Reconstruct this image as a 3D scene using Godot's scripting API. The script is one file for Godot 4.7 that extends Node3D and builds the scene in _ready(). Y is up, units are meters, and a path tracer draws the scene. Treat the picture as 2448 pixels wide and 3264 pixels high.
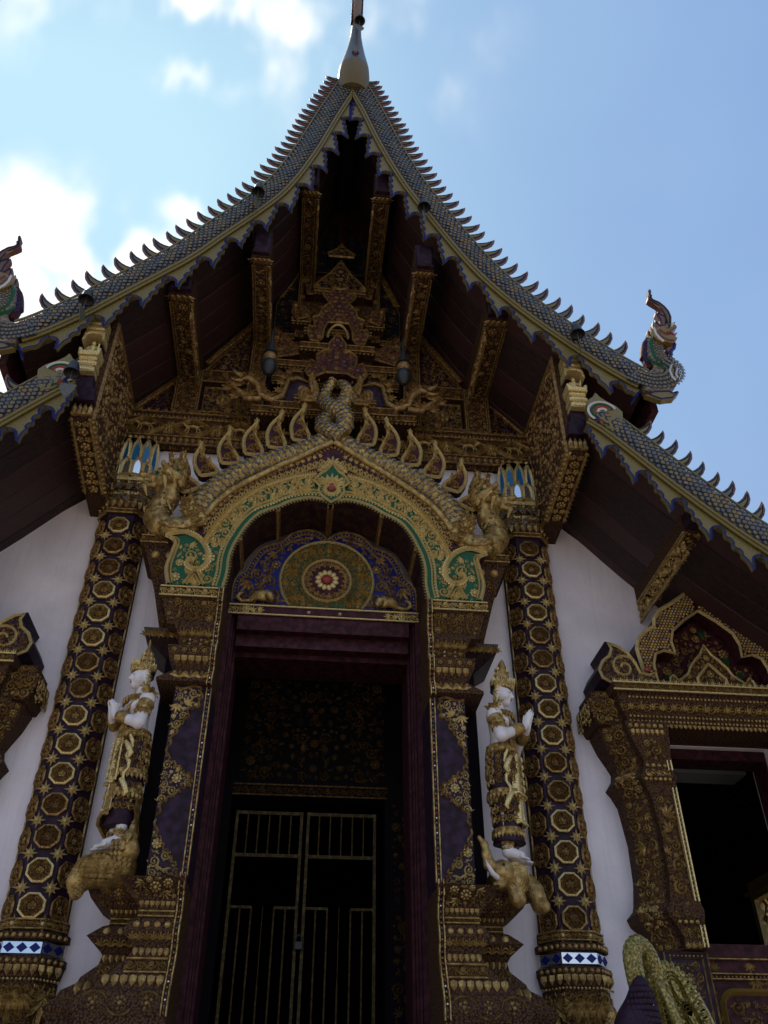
extends Node3D
var temple: Node3D

func _ready() -> void:
	# ---- camera
	var cam := Camera3D.new()
	cam.name = "camera"
	add_child(cam)
	var pitch := deg_to_rad(36.96); var yaw := deg_to_rad(5.87)
	var eye := Vector3(-0.134, 1.6, 6.0)
	cam.look_at_from_position(eye, eye + Vector3(sin(yaw) * cos(pitch), sin(pitch), -cos(yaw) * cos(pitch)), Vector3.UP)
	cam.fov = 61.41
	cam.near = 0.05
	cam.far = 900.0
	# ---- sky and light
	var we := WorldEnvironment.new()
	we.name = "world"
	var env := Environment.new()
	env.background_mode = Environment.BG_SKY
	var sky := Sky.new()
	var pm := PanoramaSkyMaterial.new()
	pm.panorama = sky_picture()
	pm.energy_multiplier = 1.0
	sky.sky_material = pm
	env.sky = sky
	env.tonemap_mode = Environment.TONE_MAPPER_LINEAR
	env.tonemap_exposure = 1.0
	env.sdfgi_enabled = true
	env.ssao_enabled = true
	env.ssil_enabled = true
	we.environment = env
	add_child(we)
	var sun := DirectionalLight3D.new()
	sun.name = "sun"
	sun.light_color = Color(1.0, 0.95, 0.86)
	sun.light_energy = 1.6
	sun.light_angular_distance = 0.5
	sun.shadow_enabled = true
	add_child(sun)
	sun.look_at_from_position(Vector3.ZERO, -Vector3(-0.33, 0.86, -0.39), Vector3.UP)
	# ---- the place
	make_materials()
	make_motifs()
	grounds()
	temple = thing("temple_hall", "ornate gilded temple hall with white walls and steep naga-edged gable roof", "temple")
	walls()
	roofs()
	gable()
	for s in [1.0, -1.0]:
		bracket(s)
		pilaster(s)
		portal_pillar(s)
		window(s)
	portal()
	doorway()
	guardians()
	statues()
	swan()
	bells()

func sky_picture() -> ImageTexture:
	var W := 1024; var H := 512
	var n1 := FastNoiseLite.new()
	n1.seed = 21; n1.frequency = 2.6; n1.fractal_octaves = 6; n1.fractal_gain = 0.52
	var n2 := FastNoiseLite.new()
	n2.seed = 5; n2.frequency = 1.1; n2.fractal_octaves = 4
	# cloud banks: direction, angular radius, strength
	var bank := [[Vector3(-0.142, 0.905, -0.40), 0.05, 1.1], [Vector3(-0.158, 0.882, -0.444), 0.026, 0.85], [Vector3(-0.325, 0.764, -0.558), 0.045, 0.9],
		[Vector3(-0.29, 0.705, -0.645), 0.095, 1.2], [Vector3(-0.2, 0.75, -0.63), 0.07, 1.1], [Vector3(-0.152, 0.815, -0.56), 0.024, 0.75],
		[Vector3(-0.29, 0.87, -0.40), 0.05, 0.34], [Vector3(-0.06, 0.91, -0.41), 0.07, 0.36], [Vector3(-0.36, 0.62, -0.7), 0.16, 1.2],
		[Vector3(0.06, 0.9, -0.42), 0.1, 0.24], [Vector3(0.7, 0.5, 0.5), 0.25, 0.8], [Vector3(-0.8, 0.4, 0.45), 0.3, 0.9], [Vector3(0.2, 0.45, 0.87), 0.3, 0.9], [Vector3(0.9, 0.3, -0.3), 0.2, 0.8]]
	var glow := Vector3(-0.30, 0.76, -0.58).normalized()
	var data := PackedFloat32Array()
	data.resize(W * H * 3)
	var k := 0
	for j in H:
		var th := (j + 0.5) / H * PI
		var y := cos(th); var r := sin(th)
		for i in W:
			var a := (i + 0.5) / W * TAU
			var d := Vector3(sin(a) * r, y, -cos(a) * r)
			var c: Color
			if y < -0.02:
				c = Color(0.25, 0.24, 0.22)
			else:
				var g := acos(clampf(d.dot(glow), -1, 1))
				var f := exp(-g * g / 0.16) * 0.95 + exp(-g / 0.9) * 0.26
				f = clampf(f + n2.get_noise_3dv(d * 2.0) * 0.12, 0, 1)
				c = Color(0.23, 0.375, 0.70).lerp(Color(0.56, 0.84, 1.0), f)
				c = c.lerp(Color(0.62, 0.78, 0.92), 0.6 * pow(1.0 - maxf(y, 0.0), 2.2))
				var cl := 0.0
				for b in bank:
					var q := acos(clampf(d.dot(b[0].normalized()), -1, 1)) / (b[1] as float)
					if q < 2.6: cl += exp(-q * q) * (b[2] as float)
				var nz := n1.get_noise_3dv(d * 3.0)
				cl = cl * (1.0 + 2.3 * nz) + 0.6 * nz * minf(cl * 3.0, 1.0)
				cl = smoothstep(0.04, 1.15, cl)
				c = c.lerp(Color(1.25, 1.25, 1.2), cl)
			data[k] = c.r; data[k + 1] = c.g; data[k + 2] = c.b
			k += 3
	return ImageTexture.create_from_image(Image.create_from_data(W, H, false, Image.FORMAT_RGBF, data.to_byte_array()))
# ---------------------------------------------------------------- geometry collector
class B:
	var v := PackedVector3Array()
	var n := PackedVector3Array()
	func tri(a: Vector3, b: Vector3, c: Vector3) -> void:  # counter-clockwise from outside
		var m := (b - a).cross(c - a)
		if m.length_squared() < 1e-14: return
		m = m.normalized()
		v.push_back(a); v.push_back(c); v.push_back(b)
		n.push_back(m); n.push_back(m); n.push_back(m)
	func quad(a: Vector3, b: Vector3, c: Vector3, d: Vector3) -> void:
		tri(a, b, c); tri(a, c, d)
	func trin(a: Vector3, b: Vector3, c: Vector3, na: Vector3, nb: Vector3, nc: Vector3) -> void:
		v.push_back(a); v.push_back(c); v.push_back(b)
		n.push_back(na); n.push_back(nc); n.push_back(nb)
	func add(m: B, t: Transform3D) -> void:
		v.append_array(t * m.v)
		n.append_array(Transform3D(t.basis.orthonormalized(), Vector3.ZERO) * m.n)
	func join(m: B) -> void:
		v.append_array(m.v); n.append_array(m.n)
	func mirror() -> B:
		var o := B.new()
		o.v.resize(v.size()); o.n.resize(v.size())
		var i := 0
		while i < v.size():
			for k in 3:
				var j: int = i + [0, 2, 1][k]
				o.v[i + k] = Vector3(-v[j].x, v[j].y, v[j].z)
				o.n[i + k] = Vector3(-n[j].x, n[j].y, n[j].z)
			i += 3
		return o
	func box(p: Vector3, q: Vector3, t := Transform3D()) -> void:
		var a := Vector3(minf(p.x, q.x), minf(p.y, q.y), minf(p.z, q.z))
		var b := Vector3(maxf(p.x, q.x), maxf(p.y, q.y), maxf(p.z, q.z))
		var c: Array[Vector3] = []
		for i in 8:
			c.append(t * Vector3(b.x if i & 1 else a.x, b.y if i & 2 else a.y, b.z if i & 4 else a.z))
		quad(c[4], c[5], c[7], c[6]); quad(c[1], c[0], c[2], c[3])
		quad(c[5], c[1], c[3], c[7]); quad(c[0], c[4], c[6], c[2])
		quad(c[6], c[7], c[3], c[2]); quad(c[0], c[1], c[5], c[4])
	# box whose front (+z) edges are chamfered
	func slab(p: Vector3, q: Vector3, ch: float, t := Transform3D()) -> void:
		var poly := PackedVector2Array([Vector2(p.x, p.y), Vector2(q.x, p.y), Vector2(q.x, q.y), Vector2(p.x, q.y)])
		plate(poly, p.z, q.z, ch, t)
	# extruded outline with a bevelled front
	func plate(poly: PackedVector2Array, z0: float, z1: float, bev := 0.0, t := Transform3D(), back := false) -> void:
		var p := poly.duplicate()
		if Geometry2D.is_polygon_clockwise(p): p.reverse()
		var k := p.size()
		var q := p
		if bev > 0.0: q = B.inset(p, bev)
		var ids := Geometry2D.triangulate_polygon(q)
		if ids.is_empty():
			q = p
			ids = Geometry2D.triangulate_polygon(p)
		var i := 0
		while i < ids.size():
			var a := q[ids[i]]; var b := q[ids[i + 1]]; var c := q[ids[i + 2]]
			if (b - a).cross(c - a) < 0.0:
				var w := b
				b = c; c = w
			tri(t * Vector3(a.x, a.y, z1), t * Vector3(b.x, b.y, z1), t * Vector3(c.x, c.y, z1))
			if back: tri(t * Vector3(a.x, a.y, z0), t * Vector3(c.x, c.y, z0), t * Vector3(b.x, b.y, z0))
			i += 3
		for j in k:
			var a := p[j]; var b := p[(j + 1) % k]
			var zm := z1 - bev if bev > 0.0 else z1
			quad(t * Vector3(a.x, a.y, z0), t * Vector3(b.x, b.y, z0), t * Vector3(b.x, b.y, zm), t * Vector3(a.x, a.y, zm))
			if bev > 0.0:
				var c := q[j]; var d := q[(j + 1) % k]
				quad(t * Vector3(a.x, a.y, zm), t * Vector3(b.x, b.y, zm), t * Vector3(d.x, d.y, z1), t * Vector3(c.x, c.y, z1))
	static func inset(p: PackedVector2Array, d: float) -> PackedVector2Array:  # p counter-clockwise
		var o := PackedVector2Array()
		var k := p.size()
		for j in k:
			var e0 := (p[j] - p[(j + k - 1) % k]).normalized()
			var e1 := (p[(j + 1) % k] - p[j]).normalized()
			var n0 := Vector2(-e0.y, e0.x); var n1 := Vector2(-e1.y, e1.x)
			var m := (n0 + n1)
			var l := maxf(m.length_squared(), 0.7)
			o.push_back(p[j] + m * (2.0 * d / l))
		return o
	# a raised moulding that follows an outline: width w, height h, on the plane z
	func ridge(path: PackedVector2Array, w: float, z: float, h: float, t := Transform3D(), closed := false, taper := false) -> void:
		var k := path.size()
		if k < 2: return
		var L: Array[Vector3] = []; var M: Array[Vector3] = []; var R: Array[Vector3] = []
		for j in k:
			var a := path[(j + k - 1) % k] if closed or j > 0 else path[j]
			var b := path[(j + 1) % k] if closed or j < k - 1 else path[j]
			var e := (b - a).normalized()
			var m := Vector2(-e.y, e.x)
			var f := 1.0
			if taper: f = 1.0 - 0.85 * absf(2.0 * j / (k - 1.0) - 1.0) ** 3
			L.append(t * Vector3(path[j].x + m.x * w * f / 2, path[j].y + m.y * w * f / 2, z))
			R.append(t * Vector3(path[j].x - m.x * w * f / 2, path[j].y - m.y * w * f / 2, z))
			M.append(t * Vector3(path[j].x, path[j].y, z + h * (0.4 + 0.6 * f)))
		for j in (k if closed else k - 1):
			var i := (j + 1) % k
			quad(R[j], R[i], M[i], M[j]); quad(M[j], M[i], L[i], L[j])
	# rows of points -> skin; orientation is found from the rows' centres, or given
	func loft(rows: Array, wrap := true, smooth := true, cap0 := false, cap1 := false, sgn := 0.0) -> void:
		var nr := rows.size()
		var nc: int = rows[0].size()
		var N := []
		var acc := 0.0
		for i in nr:
			var r: PackedVector3Array = rows[i]
			var up: PackedVector3Array = rows[mini(i + 1, nr - 1)]
			var dn: PackedVector3Array = rows[maxi(i - 1, 0)]
			var cen := Vector3.ZERO
			for p in r: cen += p
			cen /= nc
			var ns := PackedVector3Array()
			for j in nc:
				var jn := (j + 1) % nc if wrap else mini(j + 1, nc - 1)
				var jp := (j + nc - 1) % nc if wrap else maxi(j - 1, 0)
				var m := (r[jn] - r[jp]).cross(up[j] - dn[j])
				if m.length_squared() < 1e-16:
					m = (up[jn] + dn[jn] - up[jp] - dn[jp]).cross(up[j] - dn[j])
				m = m.normalized()
				acc += m.dot(r[j] - cen)
				ns.push_back(m)
			N.append(ns)
		var s := sgn if sgn != 0.0 else (1.0 if acc >= 0.0 else -1.0)
		for i in nr - 1:
			var r: PackedVector3Array = rows[i]
			var u: PackedVector3Array = rows[i + 1]
			var nr0: PackedVector3Array = N[i]
			var nr1: PackedVector3Array = N[i + 1]
			for j in (nc if wrap else nc - 1):
				var k := (j + 1) % nc
				if smooth:
					if s > 0:
						trin(r[j], r[k], u[k], nr0[j], nr0[k], nr1[k]); trin(r[j], u[k], u[j], nr0[j], nr1[k], nr1[j])
					else:
						trin(r[j], u[k], r[k], -nr0[j], -nr1[k], -nr0[k]); trin(r[j], u[j], u[k], -nr0[j], -nr1[j], -nr1[k])
				elif s > 0: quad(r[j], r[k], u[k], u[j])
				else: quad(r[k], r[j], u[j], u[k])
		for e in 2:
			if (e == 0 and cap0) or (e == 1 and cap1):
				var r: PackedVector3Array = rows[0 if e == 0 else nr - 1]
				var c := Vector3.ZERO
				for p in r: c += p
				c /= nc
				for j in nc:
					var k := (j + 1) % nc
					if (e == 0) == (s > 0): tri(c, r[k], r[j])
					else: tri(c, r[j], r[k])
	func tube(path: Array, rad: Array, sides := 8, sx := 1.0, cap := true, t := Transform3D()) -> void:
		var rows := []
		var k := path.size()
		var side := Vector3.ZERO
		for i in k:
			var d: Vector3 = (path[mini(i + 1, k - 1)] - path[maxi(i - 1, 0)]).normalized()
			if side == Vector3.ZERO:
				side = d.cross(Vector3(0, 0, 1) if absf(d.z) < 0.9 else Vector3(0, 1, 0)).normalized()
			else:
				side = (side - d * side.dot(d)).normalized()
			var w := side.cross(d)
			var row := PackedVector3Array()
			var r: float = rad[i] if i < rad.size() else rad[-1]
			for j in sides:
				var a := TAU * j / sides
				row.push_back(t * (path[i] + side * cos(a) * r + w * sin(a) * r * sx))
			rows.append(row)
		loft(rows, true, true, cap, cap)
	func lathe(prof: Array, at: Vector3, sides := 16, t := Transform3D()) -> void:  # (radius, y)
		var rows := []
		for p in prof:
			var row := PackedVector3Array()
			for j in sides:
				row.push_back(t * (at + Vector3(cos(TAU * j / sides) * p.x, p.y, sin(TAU * j / sides) * p.x)))
			rows.append(row)
		loft(rows, true, true, true, true)

# ---------------------------------------------------------------- nodes
var taken := {}
func numbered(parent: Node, called: String) -> String:
	var key := str(parent.get_instance_id()) + called
	var k: int = taken.get(key, 0)
	taken[key] = k + 1
	return called if k == 0 else "%s_%03d" % [called, k]
func mesh_of(surf: Dictionary) -> ArrayMesh:
	var m := ArrayMesh.new()
	for mat in surf:
		var b: B = surf[mat]
		if b.v.is_empty(): continue
		var a := []
		a.resize(Mesh.ARRAY_MAX)
		a[Mesh.ARRAY_VERTEX] = b.v
		a[Mesh.ARRAY_NORMAL] = b.n
		m.add_surface_from_arrays(Mesh.PRIMITIVE_TRIANGLES, a)
		m.surface_set_material(m.get_surface_count() - 1, mat)
	return m
func put(called: String, mesh: Mesh, parent: Node, at := Transform3D(), label := "", kind := "") -> MeshInstance3D:
	var o := MeshInstance3D.new()
	o.name = numbered(parent, called)
	o.mesh = mesh
	o.transform = at
	parent.add_child(o, true)
	if label: o.set_meta("label", label)
	if kind: o.set_meta("kind", kind)
	return o
func obj(called: String, surf: Dictionary, parent: Node, label := "", kind := "") -> MeshInstance3D:
	return put(called, mesh_of(surf), parent, Transform3D(), label, kind)
func flip(surf: Dictionary) -> Dictionary:
	var o := {}
	for m in surf: o[m] = (surf[m] as B).mirror()
	return o
func side(surf: Dictionary, s: float) -> Dictionary:
	return surf if s > 0 else flip(surf)
func holder(called: String, parent: Node, label := "") -> Node3D:
	var o := Node3D.new()
	o.name = numbered(parent, called)
	parent.add_child(o, true)
	if label: o.set_meta("label", label)
	return o
func thing(called: String, label: String, category: String, group := "") -> Node3D:
	var o := holder(called, self, label)
	o.set_meta("category", category)
	if group: o.set_meta("group", group)
	return o
func structure(called: String, surf: Dictionary, label := "") -> MeshInstance3D:
	return obj(called, surf, self, label, "structure")

# ---------------------------------------------------------------- materials
func lin(r: float, g: float, b: float) -> Color:
	return Color(r, g, b).linear_to_srgb()
func mat(c: Color, rough: float, metal := 0.0, spec := 0.5) -> StandardMaterial3D:
	var m := StandardMaterial3D.new()
	m.albedo_color = c
	m.roughness = rough
	m.metallic = metal
	m.metallic_specular = spec
	return m
func noise_tex(freq: float, sd: int, lo: Color, hi: Color, size := 512, oct := 4, mid := 0.5) -> NoiseTexture2D:
	var f := FastNoiseLite.new()
	f.seed = sd; f.frequency = freq; f.fractal_octaves = oct
	var t := NoiseTexture2D.new()
	t.noise = f; t.width = size; t.height = size; t.seamless = true
	var g := Gradient.new()
	g.offsets = PackedFloat32Array([mid - 0.3, mid + 0.3]); g.colors = PackedColorArray([lo, hi])
	t.color_ramp = g
	return t
func worn(m: StandardMaterial3D, tex: Texture2D, scale: float, bump := 0.0, htex: Texture2D = null) -> StandardMaterial3D:
	m.albedo_texture = tex
	m.uv1_triplanar = true
	m.uv1_world_triplanar = true
	m.uv1_scale = Vector3.ONE * scale
	if htex:
		m.heightmap_enabled = true
		m.heightmap_texture = htex
		m.heightmap_scale = bump
	return m
var G: StandardMaterial3D      # gilding
var GB: StandardMaterial3D     # brighter gilding (rims, frames)
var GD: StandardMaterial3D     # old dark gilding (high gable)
var MAR: StandardMaterial3D    # maroon lacquer
var PUR: StandardMaterial3D    # purple-navy lacquer
var DARK: StandardMaterial3D
var WOOD: StandardMaterial3D
var WHITE: StandardMaterial3D
var GREEN: StandardMaterial3D
var BLUE: StandardMaterial3D
var TURQ: StandardMaterial3D
var NAVY: StandardMaterial3D
var ROYAL: StandardMaterial3D
var OLIVE: StandardMaterial3D
var GROUT: StandardMaterial3D
var GREY: StandardMaterial3D
var AMBER: StandardMaterial3D
var MIRROR: StandardMaterial3D
var RED: StandardMaterial3D
var PALE: StandardMaterial3D
var SKIN: StandardMaterial3D
var BLACK: StandardMaterial3D
var TILE: StandardMaterial3D
var STONE: StandardMaterial3D
var PEACH: StandardMaterial3D
var WOOD2: StandardMaterial3D
var CARV: StandardMaterial3D    # fine, old carving between the larger scrolls
var VAULT: StandardMaterial3D
var IRON: StandardMaterial3D
# rain streaks, patches and hairline cracks of old limewash, four metres to a tile
func streaks() -> ImageTexture:
	var n := FastNoiseLite.new(); n.seed = 9; n.frequency = 1.0; n.fractal_octaves = 5
	var c := FastNoiseLite.new(); c.seed = 12; c.frequency = 1.0; c.noise_type = FastNoiseLite.TYPE_CELLULAR; c.cellular_return_type = FastNoiseLite.RETURN_DISTANCE2_SUB
	var S := 640
	var im := Image.create(S, S, false, Image.FORMAT_RGB8)
	for y in S:
		for x in S:
			var u := TAU * x / S; var v := TAU * y / S
			var wob := n.get_noise_3d(cos(u) * 1.5, sin(u) * 1.5, cos(v) * 1.5 + 7.0)
			var s := n.get_noise_3d(cos(u) * 9.0, sin(u) * 9.0, sin(v) * 0.8) * 0.5 + n.get_noise_3d(cos(u) * 22.0, sin(u) * 22.0, sin(v) * 0.9) * 0.35
			var cr := c.get_noise_3d(cos(u) * 2.2 + wob, sin(u) * 2.2, cos(v) * 2.2 + sin(v) * 1.3 + wob)
			var g := 0.955 + wob * 0.07 - maxf(s - 0.08, 0.0) * 0.13 + n.get_noise_3d(cos(u) * 40, sin(u) * 40, cos(v) * 40 + sin(v) * 40) * 0.025
			if cr < -0.985 and wob > -0.05: g -= 0.05
			g = clampf(g, 0.4, 1.0)
			im.set_pixel(x, y, Color(g, g * (0.985 + 0.015 * g), g * (0.97 + 0.03 * g)))
	return ImageTexture.create_from_image(im)
func make_materials() -> void:
	var grain := noise_tex(0.02, 3, Color(0.62, 0.55, 0.5), Color(1, 1, 1))
	var fine := noise_tex(0.08, 8, Color(0.72, 0.7, 0.68), Color(1, 1, 1))
	var bump := noise_tex(0.03, 5, Color.BLACK, Color.WHITE)
	var bumpf := noise_tex(0.1, 6, Color.BLACK, Color.WHITE)
	G = worn(mat(lin(0.52, 0.365, 0.125), 0.36, 0.5), grain, 1.7, 0.25, bumpf)
	GB = worn(mat(lin(0.82, 0.65, 0.29), 0.36, 0.4), fine, 1.7, 0.12, bumpf)
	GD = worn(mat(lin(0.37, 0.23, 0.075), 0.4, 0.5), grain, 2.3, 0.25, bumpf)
	MAR = worn(mat(lin(0.06, 0.014, 0.022), 0.6, 0.0, 0.3), grain, 1.3, 0.15, bump)
	PUR = worn(mat(lin(0.033, 0.014, 0.036), 0.55, 0.0, 0.3), grain, 1.1, 0.1, bump)
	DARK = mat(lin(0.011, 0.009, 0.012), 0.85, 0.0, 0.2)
	WOOD = worn(mat(lin(0.035, 0.014, 0.015), 0.6), grain, 1.9, 0.3, bump)
	WOOD2 = worn(mat(lin(0.058, 0.022, 0.022), 0.55), fine, 1.3, 0.3, bump)
	WHITE = worn(mat(lin(0.82, 0.75, 0.79), 0.85), noise_tex(0.006, 11, Color(0.9, 0.885, 0.87), Color(1, 1, 1), 1024, 5), 0.35, 0.25, bump)
	WHITE.albedo_texture = streaks()
	WHITE.uv1_scale = Vector3.ONE * 0.25
	GREEN = worn(mat(lin(0.006, 0.1, 0.04), 0.45, 0.0, 0.35), fine, 3.0)
	BLUE = worn(mat(lin(0.007, 0.012, 0.19), 0.5, 0.0, 0.35), fine, 3.0)
	TURQ = mat(lin(0.008, 0.13, 0.33), 0.28, 0.0, 0.4)
	NAVY = mat(lin(0.01, 0.012, 0.03), 0.4, 0.0, 0.35)
	ROYAL = mat(lin(0.012, 0.019, 0.125), 0.4, 0.0, 0.35)
	OLIVE = worn(mat(lin(0.205, 0.16, 0.038), 0.45), fine, 2.0, 0.1, bumpf)
	GROUT = worn(mat(lin(0.2, 0.17, 0.13), 0.6), grain, 2.0, 0.2, bumpf)
	GREY = worn(mat(lin(0.115, 0.113, 0.092), 0.4), fine, 2.0)
	AMBER = worn(mat(lin(0.25, 0.15, 0.03), 0.3), fine, 2.0)
	MIRROR = mat(lin(0.75, 0.8, 0.85), 0.12, 0.9)
	RED = mat(lin(0.24, 0.022, 0.02), 0.35)
	PALE = mat(lin(0.55, 0.56, 0.58), 0.4)
	SKIN = worn(mat(lin(0.72, 0.68, 0.69), 0.4), noise_tex(0.01, 15, Color(0.92, 0.9, 0.89), Color(1, 1, 1)), 1.5)
	BLACK = mat(lin(0.012, 0.012, 0.014), 0.5)
	TILE = worn(mat(lin(0.16, 0.06, 0.035), 0.7), grain, 0.8)
	STONE = worn(mat(lin(0.5, 0.46, 0.41), 0.85), grain, 0.25, 0.4, bump)
	var cell := FastNoiseLite.new()
	cell.noise_type = FastNoiseLite.TYPE_CELLULAR; cell.frequency = 0.07; cell.seed = 4; cell.cellular_jitter = 0.9; cell.fractal_octaves = 2
	var ct := NoiseTexture2D.new()
	ct.noise = cell; ct.width = 512; ct.height = 512; ct.seamless = true
	var cg := Gradient.new()
	cg.offsets = PackedFloat32Array([0.1, 0.45, 0.75]); cg.colors = PackedColorArray([lin(0.17, 0.1, 0.038), lin(0.06, 0.03, 0.017), lin(0.022, 0.009, 0.011)])
	ct.color_ramp = cg
	var ch := NoiseTexture2D.new()
	ch.noise = cell; ch.width = 512; ch.height = 512; ch.seamless = true
	CARV = worn(mat(Color.WHITE, 0.65, 0.1, 0.2), ct, 1.9, 0.9, ch)
	CARV.heightmap_flip_texture = true
	var vn := FastNoiseLite.new()
	vn.frequency = 0.012; vn.seed = 31; vn.fractal_octaves = 5; vn.fractal_gain = 0.65
	var vt := NoiseTexture2D.new()
	vt.noise = vn; vt.width = 512; vt.height = 512; vt.seamless = true
	var vg := Gradient.new()
	vg.offsets = PackedFloat32Array([0.25, 0.4, 0.55, 0.75]); vg.colors = PackedColorArray([lin(0.02, 0.025, 0.12), lin(0.09, 0.045, 0.04), lin(0.14, 0.08, 0.045), lin(0.3, 0.2, 0.07)])
	vt.color_ramp = vg
	VAULT = worn(mat(Color.WHITE, 0.55, 0.1), vt, 1.6, 0.5, bumpf)
	IRON = worn(mat(lin(0.1, 0.075, 0.025), 0.6, 0.2, 0.3), grain, 2.0)
	PEACH = mat(lin(0.12, 0.048, 0.045), 0.5)

# ---------------------------------------------------------------- motifs (unit size, lie in xy, rise along z)
var CURL: Array[B] = []     # two chiralities
var WAVE: Array[B] = []
var ROSE: B
var ROSE5: B
var STAR: B
var BEAD: B
var BEADH: B
var TOOTH: B
var LEAF: B
var rng := RandomNumberGenerator.new()

static func strip(b: B, pts: PackedVector2Array, w: PackedFloat32Array, h: float) -> void:
	var k := pts.size()
	for j in k - 1:
		var q := []
		for i in [j, j + 1]:
			var a := pts[maxi(i - 1, 0)]; var c := pts[mini(i + 1, k - 1)]
			var e := (c - a).normalized()
			var m := Vector2(-e.y, e.x) * w[i]
			q.append(Vector3(pts[i].x + m.x, pts[i].y + m.y, 0)); q.append(Vector3(pts[i].x + m.x * 0.15, pts[i].y + m.y * 0.15, h * (0.35 + w[i] * 4.0)))
			q.append(Vector3(pts[i].x - m.x, pts[i].y - m.y, 0))
		b.quad(q[2], q[5], q[4], q[1]); b.quad(q[1], q[4], q[3], q[0])
func dome(b: B, c: Vector3, r: float, h: float, k := 7) -> void:
	var ring := []
	for lv in 3:
		var row := PackedVector3Array()
		var f: float = [1.0, 0.72, 0.02][lv]
		for j in k: row.push_back(c + Vector3(cos(TAU * j / k) * r * f, sin(TAU * j / k) * r * f, h * [0.0, 0.7, 1.0][lv]))
		ring.append(row)
	b.loft(ring, true, true, false, false, 1.0)
func make_motifs() -> void:
	for ch in [1.0, -1.0]:
		var b := B.new()
		var p := PackedVector2Array(); var w := PackedFloat32Array()
		for i in 15:
			var f := i / 14.0
			var a := f * 1.45 * TAU - 0.3
			var r := 0.06 + 0.36 * pow(f, 0.75)
			p.push_back(Vector2(cos(a) * r, sin(a) * r * ch)); w.push_back(0.042 + 0.045 * f)
		var last := p[14]
		for i in 4:
			var f := (i + 1) / 4.0
			p.push_back(last + Vector2(-0.12 * f * f + 0.05 * f, (0.36 * f) * ch)); w.push_back(0.085 * (1.0 - f) + 0.012)
		strip(b, p, w, 0.26)
		dome(b, Vector3(0.03, 0, 0), 0.1, 0.24, 6)
		for q in 3:
			var a := (0.52 + 0.26 * q) * 1.45 * TAU
			var o := Vector2(cos(a), sin(a) * ch) * (0.36 + 0.03 * q)
			var d := Vector2(cos(a + 0.7), sin(a + 0.7) * ch)
			strip(b, PackedVector2Array([o, o + d * 0.1, o + d * 0.2 + Vector2(-d.y, d.x) * 0.05 * ch]), PackedFloat32Array([0.07, 0.055, 0.008]), 0.24)
		CURL.append(b)
		var s := B.new()
		p = PackedVector2Array(); w = PackedFloat32Array()
		for i in 11:
			var f := i / 10.0
			p.push_back(Vector2((sin(f * PI * 1.6) * 0.22 * (1.1 - f) - 0.05), (f - 0.5)) * Vector2(ch, 1)); w.push_back(0.11 * sin(clampf(f * 0.9 + 0.12, 0, 1) * PI) + 0.01)
		strip(s, p, w, 0.26)
		for q in [0.3, 0.55]:
			var o := Vector2(0.1 * ch, q - 0.5)
			strip(s, PackedVector2Array([o, o + Vector2(0.16 * ch, 0.1), o + Vector2(0.2 * ch, 0.26)]), PackedFloat32Array([0.06, 0.06, 0.008]), 0.22)
		WAVE.append(s)
	ROSE = rosette(8, 0.5, 0.18, 0.2); ROSE5 = rosette(5, 0.5, 0.2, 0.24)
	STAR = B.new()
	for j in 8:
		var a := TAU * j / 8; var R := 0.5 if j % 2 == 0 else 0.38
		var tip := Vector3(cos(a) * R, sin(a) * R, 0.05)
		var l := Vector3(cos(a + 0.39) * 0.2, sin(a + 0.39) * 0.2, 0.02); var r := Vector3(cos(a - 0.39) * 0.2, sin(a - 0.39) * 0.2, 0.02)
		var m := Vector3(cos(a) * 0.2, sin(a) * 0.2, 0.17)
		STAR.tri(r, tip, m); STAR.tri(m, tip, l); STAR.tri(Vector3(0, 0, 0.14), r, m); STAR.tri(Vector3(0, 0, 0.14), m, l)
	dome(STAR, Vector3(0, 0, 0.1), 0.13, 0.16)
	BEAD = B.new(); dome(BEAD, Vector3.ZERO, 0.5, 0.4, 8)
	TOOTH = B.new()
	TOOTH.quad(Vector3(-0.42, 0, 0), Vector3(0, 0, 0.3), Vector3(0, -0.55, 0.34), Vector3(-0.4, -0.5, 0.05))
	TOOTH.quad(Vector3(0, 0, 0.3), Vector3(0.42, 0, 0), Vector3(0.4, -0.5, 0.05), Vector3(0, -0.55, 0.34))
	TOOTH.tri(Vector3(-0.4, -0.5, 0.05), Vector3(0, -0.55, 0.34), Vector3(0, -1, 0)); TOOTH.tri(Vector3(0, -0.55, 0.34), Vector3(0.4, -0.5, 0.05), Vector3(0, -1, 0))
	LEAF = B.new()
	for k in [-2, -1, 0, 1, 2]:
		var a: float = k * 0.5
		var d := Vector2(sin(a), cos(a)); var l := 0.95 - 0.13 * absf(k)
		strip(LEAF, PackedVector2Array([Vector2(0, -0.35), Vector2(0, -0.35) + d * l * 0.45, Vector2(0, -0.35) + d * l * 0.8, Vector2(0, -0.35) + Vector2(sin(a * 1.25), cos(a * 1.25)) * l]), PackedFloat32Array([0.05, 0.11, 0.09, 0.01]), 0.2)
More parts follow.
